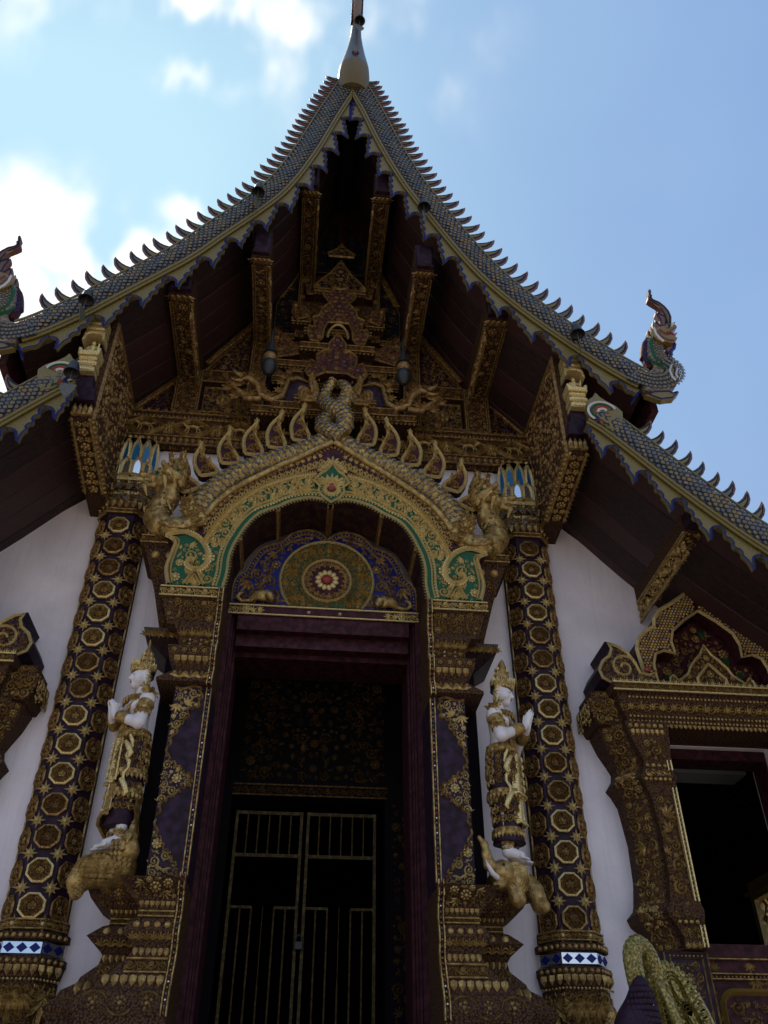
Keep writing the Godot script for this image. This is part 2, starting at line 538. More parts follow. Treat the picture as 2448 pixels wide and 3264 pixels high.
func rosette(k: int, R: float, hz: float, mid: float) -> B:
	var b := B.new()
	for j in k:
		var a := TAU * j / k; var d := PI / k
		var q0 := Vector3(cos(a - d * 0.8) * R * 0.4, sin(a - d * 0.8) * R * 0.4, 0.02)
		var q1 := Vector3(cos(a - d * 0.85) * R * 0.85, sin(a - d * 0.85) * R * 0.85, 0.03)
		var q2 := Vector3(cos(a) * R, sin(a) * R, 0.04)
		var q3 := Vector3(cos(a + d * 0.85) * R * 0.85, sin(a + d * 0.85) * R * 0.85, 0.03)
		var q4 := Vector3(cos(a + d * 0.8) * R * 0.4, sin(a + d * 0.8) * R * 0.4, 0.02)
		var c := Vector3(cos(a) * R * 0.62, sin(a) * R * 0.62, hz)
		b.tri(q0, q1, c); b.tri(q1, q2, c); b.tri(q2, q3, c); b.tri(q3, q4, c); b.tri(q4, q0, c)
	dome(b, Vector3(0, 0, 0.03), R * 0.38, mid)
	return b
func place(x: float, y: float, s: float, rot := 0.0, z := 0.0) -> Transform3D:
	return Transform3D(Basis(Vector3(0, 0, 1), rot).scaled(Vector3.ONE * s), Vector3(x, y, z))
func inside(p: Vector2, poly: PackedVector2Array, r: float) -> bool:
	for d in [Vector2(r, 0), Vector2(-r, 0), Vector2(0, r), Vector2(0, -r)]:
		if not Geometry2D.is_point_in_polygon(p + d, poly): return false
	return true
# carved scrollwork packed into an outline; symmetric about x = sym when asked
func fill(b: B, poly: PackedVector2Array, s: float, sd: int, t := Transform3D(), sym := 1e9, flowers := 0.12) -> void:
	rng.seed = sd
	var lo := poly[0]; var hi := poly[0]
	for p in poly:
		lo = lo.min(p); hi = hi.max(p)
	var box := (hi - lo).x * (hi - lo).y
	var grid := {}
	for f in [1.25, 0.95, 0.7, 0.5, 0.36]:
		var z: float = s * f
		var r := z * 0.45
		for k in int(box / (z * z) * 3.2) + 4:
			var p := Vector2(rng.randf_range(lo.x, hi.x), rng.randf_range(lo.y, hi.y))
			var ch := rng.randi() % 2
			var rot := rng.randf() * TAU
			var kind := rng.randf()
			if sym < 1e8 and p.x < sym + r * 0.75:
				if p.x < sym - r * 0.5 or kind > 0.5: continue
				p.x = sym; kind = 0.0
			if not inside(p, poly, r * 0.66): continue
			var c := Vector2i((p / s).floor())
			var clash := false
			for dx in [-1, 0, 1]:
				for dy in [-1, 0, 1]:
					for q in grid.get(c + Vector2i(dx, dy), []):
						if p.distance_to(Vector2(q.x, q.y)) < (r + q.z) * 0.94:
							clash = true
			if clash: continue
			if not grid.has(c): grid[c] = []
			grid[c].append(Vector3(p.x, p.y, r))
			var m: B = CURL[ch]; var m2: B = CURL[1 - ch]
			if kind < flowers:
				m = ROSE if f > 0.6 else ROSE5; m2 = m; z *= 0.85
			elif kind < flowers + 0.16:
				m = LEAF; m2 = LEAF
			elif kind < flowers + 0.26:
				m = WAVE[ch]; m2 = WAVE[1 - ch]
			b.add(m, t * place(p.x, p.y, z, rot if kind > 0.0 else 0.0))
			if sym < 1e8 and p.x > sym + 1e-4: b.add(m2, t * place(2 * sym - p.x, p.y, z, -rot))
# running scroll along a straight band (x from 0 to L, y from 0 to H)
func scroll(b: B, t: Transform3D, L: float, H: float, flower := true) -> void:
	var k := maxi(1, roundi(L / (H * 0.95)))
	var st := L / k
	var pts := PackedVector2Array()
	for i in k * 6 + 1:
		var x := L * i / (k * 6.0)
		pts.push_back(Vector2(x, H * 0.5 + sin(x / st * PI) * H * 0.3))
	b.ridge(pts, H * 0.1, 0, H * 0.1, t)
	for i in k:
		var up := i % 2
		var c := Vector2((i + 0.5) * st, H * (0.4 if up == 0 else 0.6))
		b.add(CURL[up], t * place(c.x, c.y, minf(st, H) * 0.95, (0.4 if up == 0 else -0.4)))
		if flower and i % 2 == 1: b.add(ROSE5, t * place(c.x, c.y, minf(st, H) * 0.5, 0.3, H * 0.05))
		b.add(WAVE[up], t * place((i + 1) * st - st * 0.1, H * (0.75 if up == 0 else 0.25), H * 0.45, (0.0 if up == 0 else PI)))
func beads(b: B, t: Transform3D, L: float, r: float, pitch: float) -> void:
	var k := maxi(1, int(L / pitch))
	for i in k: b.add(BEAD, t * place((i + 0.5) * L / k, 0, r * 2))
func teeth(b: B, t: Transform3D, L: float, h: float, pitch: float) -> void:
	var k := maxi(1, roundi(L / pitch))
	for i in k: b.add(TOOTH, t * (place((i + 0.5) * L / k, 0, 1) * Transform3D(Basis.from_scale(Vector3(L / k, h, h)), Vector3.ZERO)))
# frame for a face: origin, x along u, z along n
func face(o: Vector3, u: Vector3, n: Vector3) -> Transform3D:
	var x := u.normalized()
	var z := (n - x * n.dot(x)).normalized()
	return Transform3D(Basis(x, z.cross(x), z), o)
func smooth(p: PackedVector2Array, k: int) -> PackedVector2Array:
	var o := PackedVector2Array()
	for i in p.size() - 1:
		for j in k:
			o.push_back(p[i].cubic_interpolate(p[i + 1], p[maxi(i - 1, 0)], p[mini(i + 2, p.size() - 1)], j / float(k)))
	o.push_back(p[-1])
	return o
func pv(a: Array) -> PackedVector2Array:
	var o := PackedVector2Array()
	for i in range(0, a.size(), 2): o.push_back(Vector2(a[i], a[i + 1]))
	return o
func mirx(p: PackedVector2Array) -> PackedVector2Array:  # outline of a half (from bottom up) -> whole symmetric outline
	var o := p.duplicate()
	for i in range(p.size() - 1, -1, -1):
		if absf(p[i].x) > 1e-4: o.push_back(Vector2(-p[i].x, p[i].y))
	return o
func rect(x0: float, y0: float, x1: float, y1: float) -> PackedVector2Array:
	return PackedVector2Array([Vector2(x0, y0), Vector2(x1, y0), Vector2(x1, y1), Vector2(x0, y1)])
# gilded rails, scrollwork and backing of a flat band on face t: L long, H high
func frieze(g: B, t: Transform3D, L: float, H: float, rail := 0.014) -> void:
	g.slab(Vector3(0, 0, 0), Vector3(L, rail, 0.012), 0.004, t)
	g.slab(Vector3(0, H - rail, 0), Vector3(L, H, 0.012), 0.004, t)
	scroll(g, t * Transform3D(Basis(), Vector3(0, rail, 0.001)), L, H - 2 * rail)
# ---------------------------------------------------------------- smooth bodies (distance field of tapered capsules, surface nets)
class Sdf:
	var h: float
	var prims := []
	func _init(cell: float) -> void: h = cell
	func cap(a: Vector3, b: Vector3, ra: float, rb: float, k := 0.02, squash := Vector3.ONE) -> void:
		prims.append([a, b, ra, rb, k, squash])
	func chain(pts: Array, rad: Array, k := 0.02) -> void:
		for i in pts.size() - 1: cap(pts[i], pts[i + 1], rad[i], rad[i + 1], k)
	func mesh(t := Transform3D()) -> B:
		var lo := Vector3.ONE * 1e9; var hi := -lo
		for p in prims:
			var r: float = maxf(p[2], p[3]) * 1.5 + 3 * h
			lo = lo.min((p[0] as Vector3).min(p[1]) - Vector3.ONE * r); hi = hi.max((p[0] as Vector3).max(p[1]) + Vector3.ONE * r)
		var nx := int((hi.x - lo.x) / h) + 2; var ny := int((hi.y - lo.y) / h) + 2; var nz := int((hi.z - lo.z) / h) + 2
		var g := PackedFloat32Array()
		g.resize(nx * ny * nz); g.fill(9.0)
		for p in prims:
			var a: Vector3 = p[0]; var b: Vector3 = p[1]; var ra: float = p[2]; var rb: float = p[3]; var k: float = p[4]
			var q: Vector3 = p[5]
			var m := maxf(ra, rb) * maxf(q.x, maxf(q.y, q.z)) + k + 2.5 * h
			var l := (a.min(b) - Vector3.ONE * m - lo) / h; var u := (a.max(b) + Vector3.ONE * m - lo) / h
			var ab := b - a
			var abq := ab / q
			var den := maxf(abq.length_squared(), 1e-9)
			for z in range(maxi(0, int(l.z)), mini(nz, int(u.z) + 1)):
				for y in range(maxi(0, int(l.y)), mini(ny, int(u.y) + 1)):
					var row := (z * ny + y) * nx
					for x in range(maxi(0, int(l.x)), mini(nx, int(u.x) + 1)):
						var v := (lo + Vector3(x, y, z) * h - a) / q
						var f := clampf(v.dot(abq) / den, 0.0, 1.0)
						var d := (v - abq * f).length() - lerpf(ra, rb, f)
						var e := g[row + x]
						if e > 8.0: g[row + x] = d
						else:
							var w := maxf(k - absf(d - e), 0.0) / k
							g[row + x] = minf(d, e) - w * w * k * 0.25
		var out := B.new()
		var idx := PackedInt32Array()
		idx.resize(nx * ny * nz); idx.fill(-1)
		var vs := PackedVector3Array(); var ns := PackedVector3Array()
		var sx := 1; var sy := nx; var sz := nx * ny
		var off := [0, sx, sy, sx + sy, sz, sx + sz, sy + sz, sx + sy + sz]
		for z in nz - 1:
			for y in ny - 1:
				for x in nx - 1:
					var i := (z * ny + y) * nx + x
					var mask := 0
					for c in 8:
						if g[i + off[c]] < 0.0: mask |= 1 << c
					if mask == 0 or mask == 255: continue
					var s := Vector3.ZERO; var cnt := 0
					for e in [[0, 1], [2, 3], [4, 5], [6, 7], [0, 2], [1, 3], [4, 6], [5, 7], [0, 4], [1, 5], [2, 6], [3, 7]]:
						var d0 := g[i + off[e[0]]]; var d1 := g[i + off[e[1]]]
						if (d0 < 0.0) == (d1 < 0.0): continue
						var f := d0 / (d0 - d1)
						var c0: int = e[0]; var c1: int = e[1]
						s += Vector3(c0 & 1, (c0 >> 1) & 1, c0 >> 2).lerp(Vector3(c1 & 1, (c1 >> 1) & 1, c1 >> 2), f); cnt += 1
					s /= cnt
					var gr := Vector3(g[i + 1] + g[i + 1 + sy] + g[i + 1 + sz] + g[i + 1 + sy + sz] - g[i] - g[i + sy] - g[i + sz] - g[i + sy + sz],
						g[i + sy] + g[i + sy + 1] + g[i + sy + sz] + g[i + 1 + sy + sz] - g[i] - g[i + 1] - g[i + sz] - g[i + sz + 1],
						g[i + sz] + g[i + sz + 1] + g[i + sz + sy] + g[i + 1 + sy + sz] - g[i] - g[i + 1] - g[i + sy] - g[i + sy + 1])
					idx[i] = vs.size()
					vs.push_back(t * (lo + (Vector3(x, y, z) + s) * h)); ns.push_back((t.basis * gr).normalized())
		for z in range(1, nz - 1):
			for y in range(1, ny - 1):
				for x in range(1, nx - 1):
					var i := (z * ny + y) * nx + x
					var d := g[i] < 0.0
					for ax in 3:
						var st: int = [sx, sy, sz][ax]
						if d == (g[i + st] < 0.0): continue
						var p: int = [sy, sz, sx][ax]; var q: int = [sz, sx, sy][ax]
						var a := idx[i]; var b := idx[i - p]; var c := idx[i - p - q]; var e := idx[i - q]
						if a < 0 or b < 0 or c < 0 or e < 0: continue
						if (vs[b] - vs[a]).cross(vs[c] - vs[a]).dot(ns[a] + ns[c]) < 0.0:
							var w := b
							b = e; e = w
						out.trin(vs[a], vs[b], vs[c], ns[a], ns[b], ns[c]); out.trin(vs[a], vs[c], vs[e], ns[a], ns[c], ns[e])
		return out
const N_NECK := [2.455, 6.537, 2.570, 6.522, 2.653, 6.544, 2.716, 6.604, 2.753, 6.662, 2.789, 6.749, 2.788, 6.805, 2.762, 6.872, 2.727, 6.904, 2.697, 6.958, 2.675, 7.028, 2.673, 7.064, 2.699, 7.093, 2.670, 7.130, 2.647, 7.172, 2.621, 7.199, 2.592, 7.158, 2.574, 7.090, 2.560, 7.015, 2.554, 6.957, 2.562, 6.893, 2.582, 6.839, 2.571, 6.809, 2.549, 6.772, 2.495, 6.751, 2.422, 6.793]
const N_MANE := [2.595, 7.203, 2.561, 7.147, 2.544, 7.123, 2.525, 7.062, 2.511, 7.002, 2.498, 6.943, 2.512, 6.923, 2.518, 6.874, 2.529, 6.826, 2.552, 6.814, 2.582, 6.839, 2.562, 6.893, 2.554, 6.957, 2.561, 7.022, 2.586, 7.128]
const N_HEAD := [2.626, 7.282, 2.636, 7.253, 2.660, 7.241, 2.688, 7.274, 2.757, 7.305, 2.783, 7.331, 2.813, 7.319, 2.839, 7.346, 2.866, 7.372, 2.850, 7.331, 2.865, 7.318, 2.863, 7.295, 2.839, 7.269, 2.807, 7.239, 2.760, 7.215, 2.735, 7.197, 2.761, 7.194, 2.807, 7.190, 2.834, 7.167, 2.839, 7.157, 2.820, 7.125, 2.781, 7.091, 2.737, 7.101, 2.693, 7.088, 2.658, 7.121, 2.629, 7.162, 2.622, 7.206]
const N_TONGUE := [2.754, 7.210, 2.821, 7.256, 2.834, 7.242, 2.872, 7.262, 2.847, 7.233, 2.833, 7.186, 2.818, 7.192, 2.818, 7.229, 2.782, 7.195]
const N_BEARD := [2.770, 7.112, 2.827, 7.133, 2.819, 7.081, 2.783, 7.025, 2.781, 6.989, 2.747, 6.938, 2.740, 6.977, 2.754, 7.008, 2.727, 7.041, 2.751, 7.080, 2.777, 7.083]
const N_HORN := [2.866, 7.473, 2.844, 7.369, 2.800, 7.333, 2.799, 7.410, 2.799, 7.488, 2.788, 7.542, 2.764, 7.611, 2.718, 7.653, 2.694, 7.682, 2.702, 7.724, 2.718, 7.758, 2.716, 7.799, 2.734, 7.833, 2.748, 7.820, 2.743, 7.782, 2.734, 7.765, 2.746, 7.750, 2.736, 7.712, 2.750, 7.689, 2.796, 7.663, 2.835, 7.611, 2.860, 7.551]
const N_CREST2 := [2.735, 7.531, 2.780, 7.502, 2.814, 7.482, 2.819, 7.428, 2.796, 7.340, 2.751, 7.327, 2.749, 7.373, 2.748, 7.420, 2.728, 7.495]
const N_CREST3 := [2.693, 7.413, 2.729, 7.379, 2.762, 7.329, 2.734, 7.295, 2.686, 7.267, 2.673, 7.280, 2.679, 7.365]
const N_CREST4 := [2.621, 7.286, 2.665, 7.264, 2.671, 7.242, 2.649, 7.210, 2.621, 7.176, 2.612, 7.198, 2.609, 7.250]
const N_FLICK := [2.524, 6.537, 2.656, 6.558, 2.677, 6.540, 2.716, 6.557, 2.745, 6.557, 2.723, 6.521, 2.704, 6.502, 2.677, 6.466, 2.620, 6.454, 2.573, 6.439, 2.509, 6.463, 2.446, 6.489]
# ---------------------------------------------------------------- ground, walls
func grounds() -> void:
	var b := B.new()
	b.quad(Vector3(-300, 0, 300), Vector3(300, 0, 300), Vector3(300, 0, -300), Vector3(-300, 0, -300))
	structure("ground", {STONE: b})
	var t := B.new()
	t.box(Vector3(-6.5, 0.004, -14), Vector3(6.5, 1.0, 1.9))
	for i in 5: t.box(Vector3(-1.15, 0.004, 1.9 + i * 0.3), Vector3(1.15, 0.84 - i * 0.168, 2.2 + i * 0.3))
	structure("terrace", {STONE: t})
const LSOF := [1.9, 6.22, 2.2, 5.95, 2.64, 5.57, 2.88, 5.35, 3.3, 5.0, 3.9, 4.58, 4.4, 4.28]
func walls() -> void:
	var w := B.new()
	var z0 := -0.3
	for s in [1.0, -1.0]:
		var q := B.new()
		q.plate(rect(0.68, 1.0, 1.9, 6.7), z0, 0, 0, Transform3D(), true)
		q.plate(pv([1.9, 1.0, 2.48, 1.0, 2.48, 5.71, 2.2, 5.95, 1.9, 6.22]), z0, 0, 0, Transform3D(), true)
		q.plate(rect(2.48, 1.0, 3.42, 2.72), z0, 0, 0, Transform3D(), true)
		q.plate(pv([2.48, 4.10, 3.42, 4.10, 3.42, 4.91, 3.3, 5.0, 2.88, 5.35, 2.64, 5.57, 2.48, 5.71]), z0, 0, 0, Transform3D(), true)
		q.plate(pv([3.42, 1.0, 4.4, 1.0, 4.4, 4.28, 3.9, 4.58, 3.42, 4.91]), z0, 0, 0, Transform3D(), true)
		q.box(Vector3(1.885, 1.0, 0.0), Vector3(2.35, 4.42, 0.014))
		w.join(q if s > 0 else q.mirror())
	w.plate(rect(-0.68, 4.66, 0.68, 6.7), z0, 0, 0, Transform3D(), true)
	obj("front_wall", {WHITE: w}, temple, "white plastered front wall in the shade")
	for s in [1.0, -1.0]:
		var b := B.new(); var d := B.new()
		if s > 0:   # pierced window far inside lets daylight in
			b.box(Vector3(4.25, 1, -1.45), Vector3(4.4, 4.3, -0.3)); b.box(Vector3(4.25, 1, -12), Vector3(4.4, 4.3, -2.35))
			b.box(Vector3(4.25, 1, -2.35), Vector3(4.4, 2.8, -1.45)); b.box(Vector3(4.25, 3.72, -2.35), Vector3(4.4, 4.3, -1.45))
			var g := B.new(); var go := B.new()
			g.box(Vector3(4.22, 3.56, -2.35), Vector3(4.42, 3.72, -1.45)); g.box(Vector3(4.22, 2.8, -2.35), Vector3(4.42, 2.9, -1.45))
			g.box(Vector3(4.22, 2.9, -1.52), Vector3(4.42, 3.56, -1.45)); g.box(Vector3(4.22, 2.9, -2.35), Vector3(4.42, 3.56, -2.28))
			g.box(Vector3(4.19, 3.6, -2.4), Vector3(4.22, 3.64, -1.4))
			for i in 9:
				for k in 6:
					var c := Vector3(4.3, 2.95 + (k + 0.5) * 0.1, -2.28 + (i + (k % 2) * 0.5) * 0.085)
					go.tube([c + Vector3(0, -0.055, -0.03), c + Vector3(0, 0, 0.028), c + Vector3(0, 0.055, -0.03)], [0.012, 0.022, 0.012], 5)
			obj("lattice_window", {GB: g, G: go}, temple, "gold pierced window glowing with daylight inside the hall")
		else:
			b.box(Vector3(4.25, 1, -12), Vector3(4.4, 4.3, -0.3))
		obj("side_wall", side({MAR: b}, s), temple)
		d.box(Vector3(1.88, 5.9, -12), Vector3(1.98, 7.2, -0.3))
		obj("clerestory_wall", side({MAR: d}, s), temple)
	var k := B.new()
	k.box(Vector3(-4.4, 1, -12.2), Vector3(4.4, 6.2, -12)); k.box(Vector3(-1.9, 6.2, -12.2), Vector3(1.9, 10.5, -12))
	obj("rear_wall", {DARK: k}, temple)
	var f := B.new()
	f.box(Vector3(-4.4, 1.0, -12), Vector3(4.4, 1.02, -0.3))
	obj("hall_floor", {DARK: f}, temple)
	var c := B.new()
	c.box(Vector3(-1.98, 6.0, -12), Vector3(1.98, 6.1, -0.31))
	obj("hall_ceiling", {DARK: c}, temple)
	var cb := B.new()
	cb.box(Vector3(3.05, 4.28, -1.25), Vector3(3.75, 4.5, -1.0))
	obj("ceiling_beam", {PALE: cb}, temple)

# ---------------------------------------------------------------- roofs
const UR := [0.085, 11.2, 0.2, 10.87, 0.345, 10.43, 0.5, 9.9, 0.72, 9.28, 0.93, 8.82, 1.14, 8.39, 1.36, 7.99, 1.6, 7.66, 1.83, 7.4, 2.09, 7.14, 2.33, 6.92, 2.53, 6.77, 2.7, 6.68]
const ULF := [0.085, 11.2, 0.19, 10.82, 0.335, 10.32, 0.53, 9.6, 0.75, 8.98, 0.985, 8.58, 1.22, 8.24, 1.45, 7.9, 1.68, 7.63, 1.94, 7.34, 2.19, 7.06, 2.45, 6.82, 2.57, 6.75, 2.7, 6.68]
const LR := [2.0, 6.37, 2.16, 6.25, 2.35, 6.05, 2.59, 5.78, 2.77, 5.59, 2.94, 5.42, 3.12, 5.25, 3.5, 4.93, 4.0, 4.58, 4.6, 4.24]
var cp: PackedVector2Array
var cl: PackedFloat32Array
func curve(a: Array) -> void:
	cp = smooth(pv(a), 8)
	cl = PackedFloat32Array([0.0])
	for i in range(1, cp.size()): cl.push_back(cl[-1] + cp[i].distance_to(cp[i - 1]))
func on(s: float, t: float) -> Vector2:   # point at length s along the eave line, t below it
	var i := clampi(cl.bsearch(s) - 1, 0, cp.size() - 2)
	var f := (s - cl[i]) / maxf(cl[i + 1] - cl[i], 1e-6)
	var e := dir_at(s)
	return cp[i].lerp(cp[i + 1], f) + Vector2(e.y, -e.x) * t
func dir_at(s: float) -> Vector2:
	var i := clampi(cl.bsearch(s) - 1, 0, cp.size() - 2)
	var a := (cp[i + 1] - cp[maxi(i - 1, 0)]).normalized()
	var b := (cp[mini(i + 2, cp.size() - 1)] - cp[i]).normalized()
	var f := (s - cl[i]) / maxf(cl[i + 1] - cl[i], 1e-6)
	return a.lerp(b, clampf(f, 0, 1)).normalized()
func offs(s0: float, s1: float, k: int, t: float, minx := -9.0) -> PackedVector2Array:
	var o := PackedVector2Array()
	for i in k + 1:
		var p := on(lerpf(s0, s1, i / float(k)), t)
		p.x = maxf(p.x, minx)
		o.push_back(p)
	return o
var scale_meshes: Array[Mesh] = []
var scale_parts: Array = []
var singles := 0
func make_scale() -> void:
	for cm in [OLIVE, GREY, AMBER, GREY]:
		var rim := B.new(); var mid := B.new()
		for half in 2:
			var R := 0.5 if half == 0 else 0.3
			for j in 8:
				var a0 := PI * j / 8; var a1 := PI * (j + 1) / 8
				var f := func(a: float, r: float, z: float) -> Vector3: return Vector3(cos(a) * r, sin(a) * r * 1.15, z)
				if half == 0:
					rim.quad(f.call(a0, 0.5, 0.02), f.call(a1, 0.5, 0.02), f.call(a1, 0.33, 0.09), f.call(a0, 0.33, 0.09))
					rim.quad(f.call(a0, 0.5, -0.1), f.call(a1, 0.5, -0.1), f.call(a1, 0.5, 0.02), f.call(a0, 0.5, 0.02))
				else:
					mid.tri(f.call(a0, R, 0.05), f.call(a1, R, 0.05), Vector3(0, 0.05, 0.12))
		mid.tri(Vector3(-0.3, 0, 0.05), Vector3(0, -0.28, 0.02), Vector3(0, 0.05, 0.12)); mid.tri(Vector3(0, -0.28, 0.02), Vector3(0.3, 0, 0.05), Vector3(0, 0.05, 0.12))
		scale_parts.append([rim, mid, cm])
		scale_meshes.append(mesh_of({NAVY: rim, cm: mid}))
func bargeboard(called: String, label: String, pts: Array, sgn: float, zf: float, s0: float, s1: float, fin0: float, fin1: float, fsize: float, sc: float) -> Node3D:
	curve(pts)
	var root := holder(called, temple, label)
	var body := B.new(); var mould := B.new()
	var prof := [[0.0, -0.14], [0.0, -0.03], [0.02, 0.0], [0.09, 0.018], [0.17, 0.004], [0.2, -0.02], [0.2, -0.14]]
	var rows := []
	var k := int((s1 - s0) / 0.07)
	for i in k + 1:
		var s := lerpf(s0, s1, i / float(k))
		var row := PackedVector3Array()
		for p in prof:
			var q := on(s, p[0])
			row.push_back(Vector3(maxf(q.x, 0.002), q.y, zf + p[1]))
		rows.append(row)
	body.loft(rows, true, false, true, true)
	for t in [0.2, 0.222, -0.002]:
		var path := []
		for i in k + 1:
			var q := on(lerpf(s0, s1, i / float(k)), t)
			path.append(Vector3(maxf(q.x, 0.004), q.y, zf + (0.0 if t < 0.21 else -0.012)))
		mould.tube(path, [0.013 if t > 0 else 0.01], 6)
	obj("board", side({GROUT: body}, sgn), root)
	obj("edge_moulding", side({OLIVE: mould}, sgn), root)
	# valance of scalloped tongues
	var unit := smooth(pv([0.02, 0.24, 0.08, 0.2, 0.16, 0.28, 0.2, 0.42, 0.27, 0.5, 0.33, 0.44, 0.42, 0.5, 0.45, 0.64, 0.52, 0.72, 0.58, 0.65, 0.67, 0.7, 0.71, 0.84, 0.8, 0.88, 0.9, 0.94, 1.06, 1.16, 1.0, 0.9, 0.93, 0.72, 0.92, 0.52, 0.95, 0.36, 1.0, 0.27]), 3)
	var s := s0 + (0.22 if fsize < 0.19 else 0.02)
	var ul := 0.30
	while s < s1 - 0.05:
		ul = 0.31 + 0.06 * clampf((s - s0) / 4.5, 0, 1)
		var hgt := 0.165
		var outl := PackedVector2Array()
		for p in unit:
			var q := on(minf(s + p.x * ul, s1 + 0.02), 0.225 + p.y * hgt)
			outl.push_back(Vector2(maxf(q.x, 0.006), q.y))
		var poly := outl.duplicate()
		for f in [0.985, 0.75, 0.5, 0.25, 0.0]:
			var q := on(minf(s + f * ul, s1 + 0.02), 0.225)
			poly.push_back(Vector2(maxf(q.x, 0.004), q.y))
		var a := B.new(); var r := B.new(); var gl := B.new()
		a.plate(poly, zf - 0.055, zf - 0.03, 0.0, Transform3D(), true)
		var inn := PackedVector2Array()
		for i in outl.size():
			var p := on(minf(s + unit[i].x * ul, s1 + 0.02), 0.225 + (unit[i].y - 0.075) * hgt)
			inn.push_back(Vector2(maxf(p.x, 0.006), p.y))
		r.ridge(inn, 0.022, zf - 0.03, 0.012)
		gl.ridge(outl, 0.008, zf - 0.03, 0.01)
		obj("valance_tongue", side({OLIVE: a, ROYAL: r, GREY: gl}, sgn), root)
		s += ul
	# fish scales
	rng.seed = int(s0 * 100) + int(sgn) + 7
	var rest := {}
	var ss := s1 - sc * 0.6
	var odd := 0
	while ss > s0 + 0.03:
		for j in (4 if odd % 2 == 0 else 3):
			var t := 0.035 + 0.042 * j + (0.0 if odd % 2 == 0 else 0.021)
			var q := on(ss, t)
			if q.x < 0.03: continue
			var e := dir_at(ss)
			var z := zf + 0.018 - pow((t - 0.095) / 0.09, 2) * 0.014
			var ang := atan2(-e.y, -e.x) - PI / 2 + rng.randf_range(-0.1, 0.1)
			z += rng.randf_range(-0.003, 0.003)
			var pick := rng.randi() % 4
			if ss < 2.2 and s0 < 1.0 and rng.randf() < 0.6 and pts.size() > 24: pick = 1
			var b := Basis(Vector3(0, 0, 1), ang).scaled(Vector3(sc, sc, sc * 0.7))
			var tr := Transform3D(b, Vector3(q.x, q.y, z))
			if sgn < 0: tr = Transform3D(Basis(Vector3(0, 0, 1), -ang).scaled(Vector3(sc, sc, sc * 0.7)), Vector3(-q.x, q.y, z))
			if singles < 300 and ss < s1 - 0.02 and (ss < 1.6 or pts.size() > 24) and (pts.size() < 24 or ss > 3.2):
				singles += 1
				put("scale", scale_meshes[pick], root, tr)
			else:
				for h in 2:
					var m: Material = NAVY if h == 0 else scale_parts[pick][2]
					if not rest.has(m): rest[m] = B.new()
					(rest[m] as B).add(scale_parts[pick][h], tr)
		ss -= sc * 0.52
		odd += 1
	if rest.size(): obj("scales", rest, root, "", "stuff")
	# dorsal fins
	s = fin0
	while s < fin1:
		var base := on(s, 0.0)
		var e := dir_at(s)
		var o := Vector2(-e.y, e.x)   # outwards
		var f := fsize * (0.86 + 0.3 * clampf(s / 4.5, 0, 1)) * rng.randf_range(0.93, 1.06)
		e = e.rotated(rng.randf_range(-0.06, 0.06)); o = Vector2(-e.y, e.x)
		var outer := PackedVector2Array()
		var sh := pv([0.3, -0.12, 0.42, 0.2, 0.42, 0.5, 0.3, 0.78, 0.06, 1.0, -0.16, 1.1, -0.1, 0.86, -0.06, 0.62, -0.1, 0.35, -0.22, 0.12, -0.32, -0.12])
		for p in sh: outer.push_back(base + e * p.x * f * 0.72 + o * p.y * f)
		var p2 := B.new(); var nb := B.new(); var ob := B.new()
		p2.plate(outer, zf - 0.042, zf - 0.02, 0.004, Transform3D(), true)
		var inner := PackedVector2Array()
		for p in pv([0.22, 0.0, 0.3, 0.25, 0.29, 0.48, 0.17, 0.72, 0.0, 0.88, 0.04, 0.6, 0.0, 0.35, -0.1, 0.1, -0.16, 0.0]): inner.push_back(base + e * p.x * f * 0.72 + o * p.y * f)
		if Geometry2D.is_polygon_clockwise(inner): inner.reverse()
		ob.plate(B.inset(inner, 0.008), zf - 0.02, zf - 0.015, 0.0)
		var lay := inner.duplicate()
		nb.ridge(lay, 0.018, zf - 0.02, 0.01, Transform3D(), true)
		obj("fin", side({PEACH: p2, NAVY: nb, (OLIVE if int(s * 10) % 3 else GREY): ob}, sgn), root)
		s += lerpf(0.103, 0.15, clampf(s / 4.6, 0, 1)) if fsize < 0.19 else 0.132
	return root
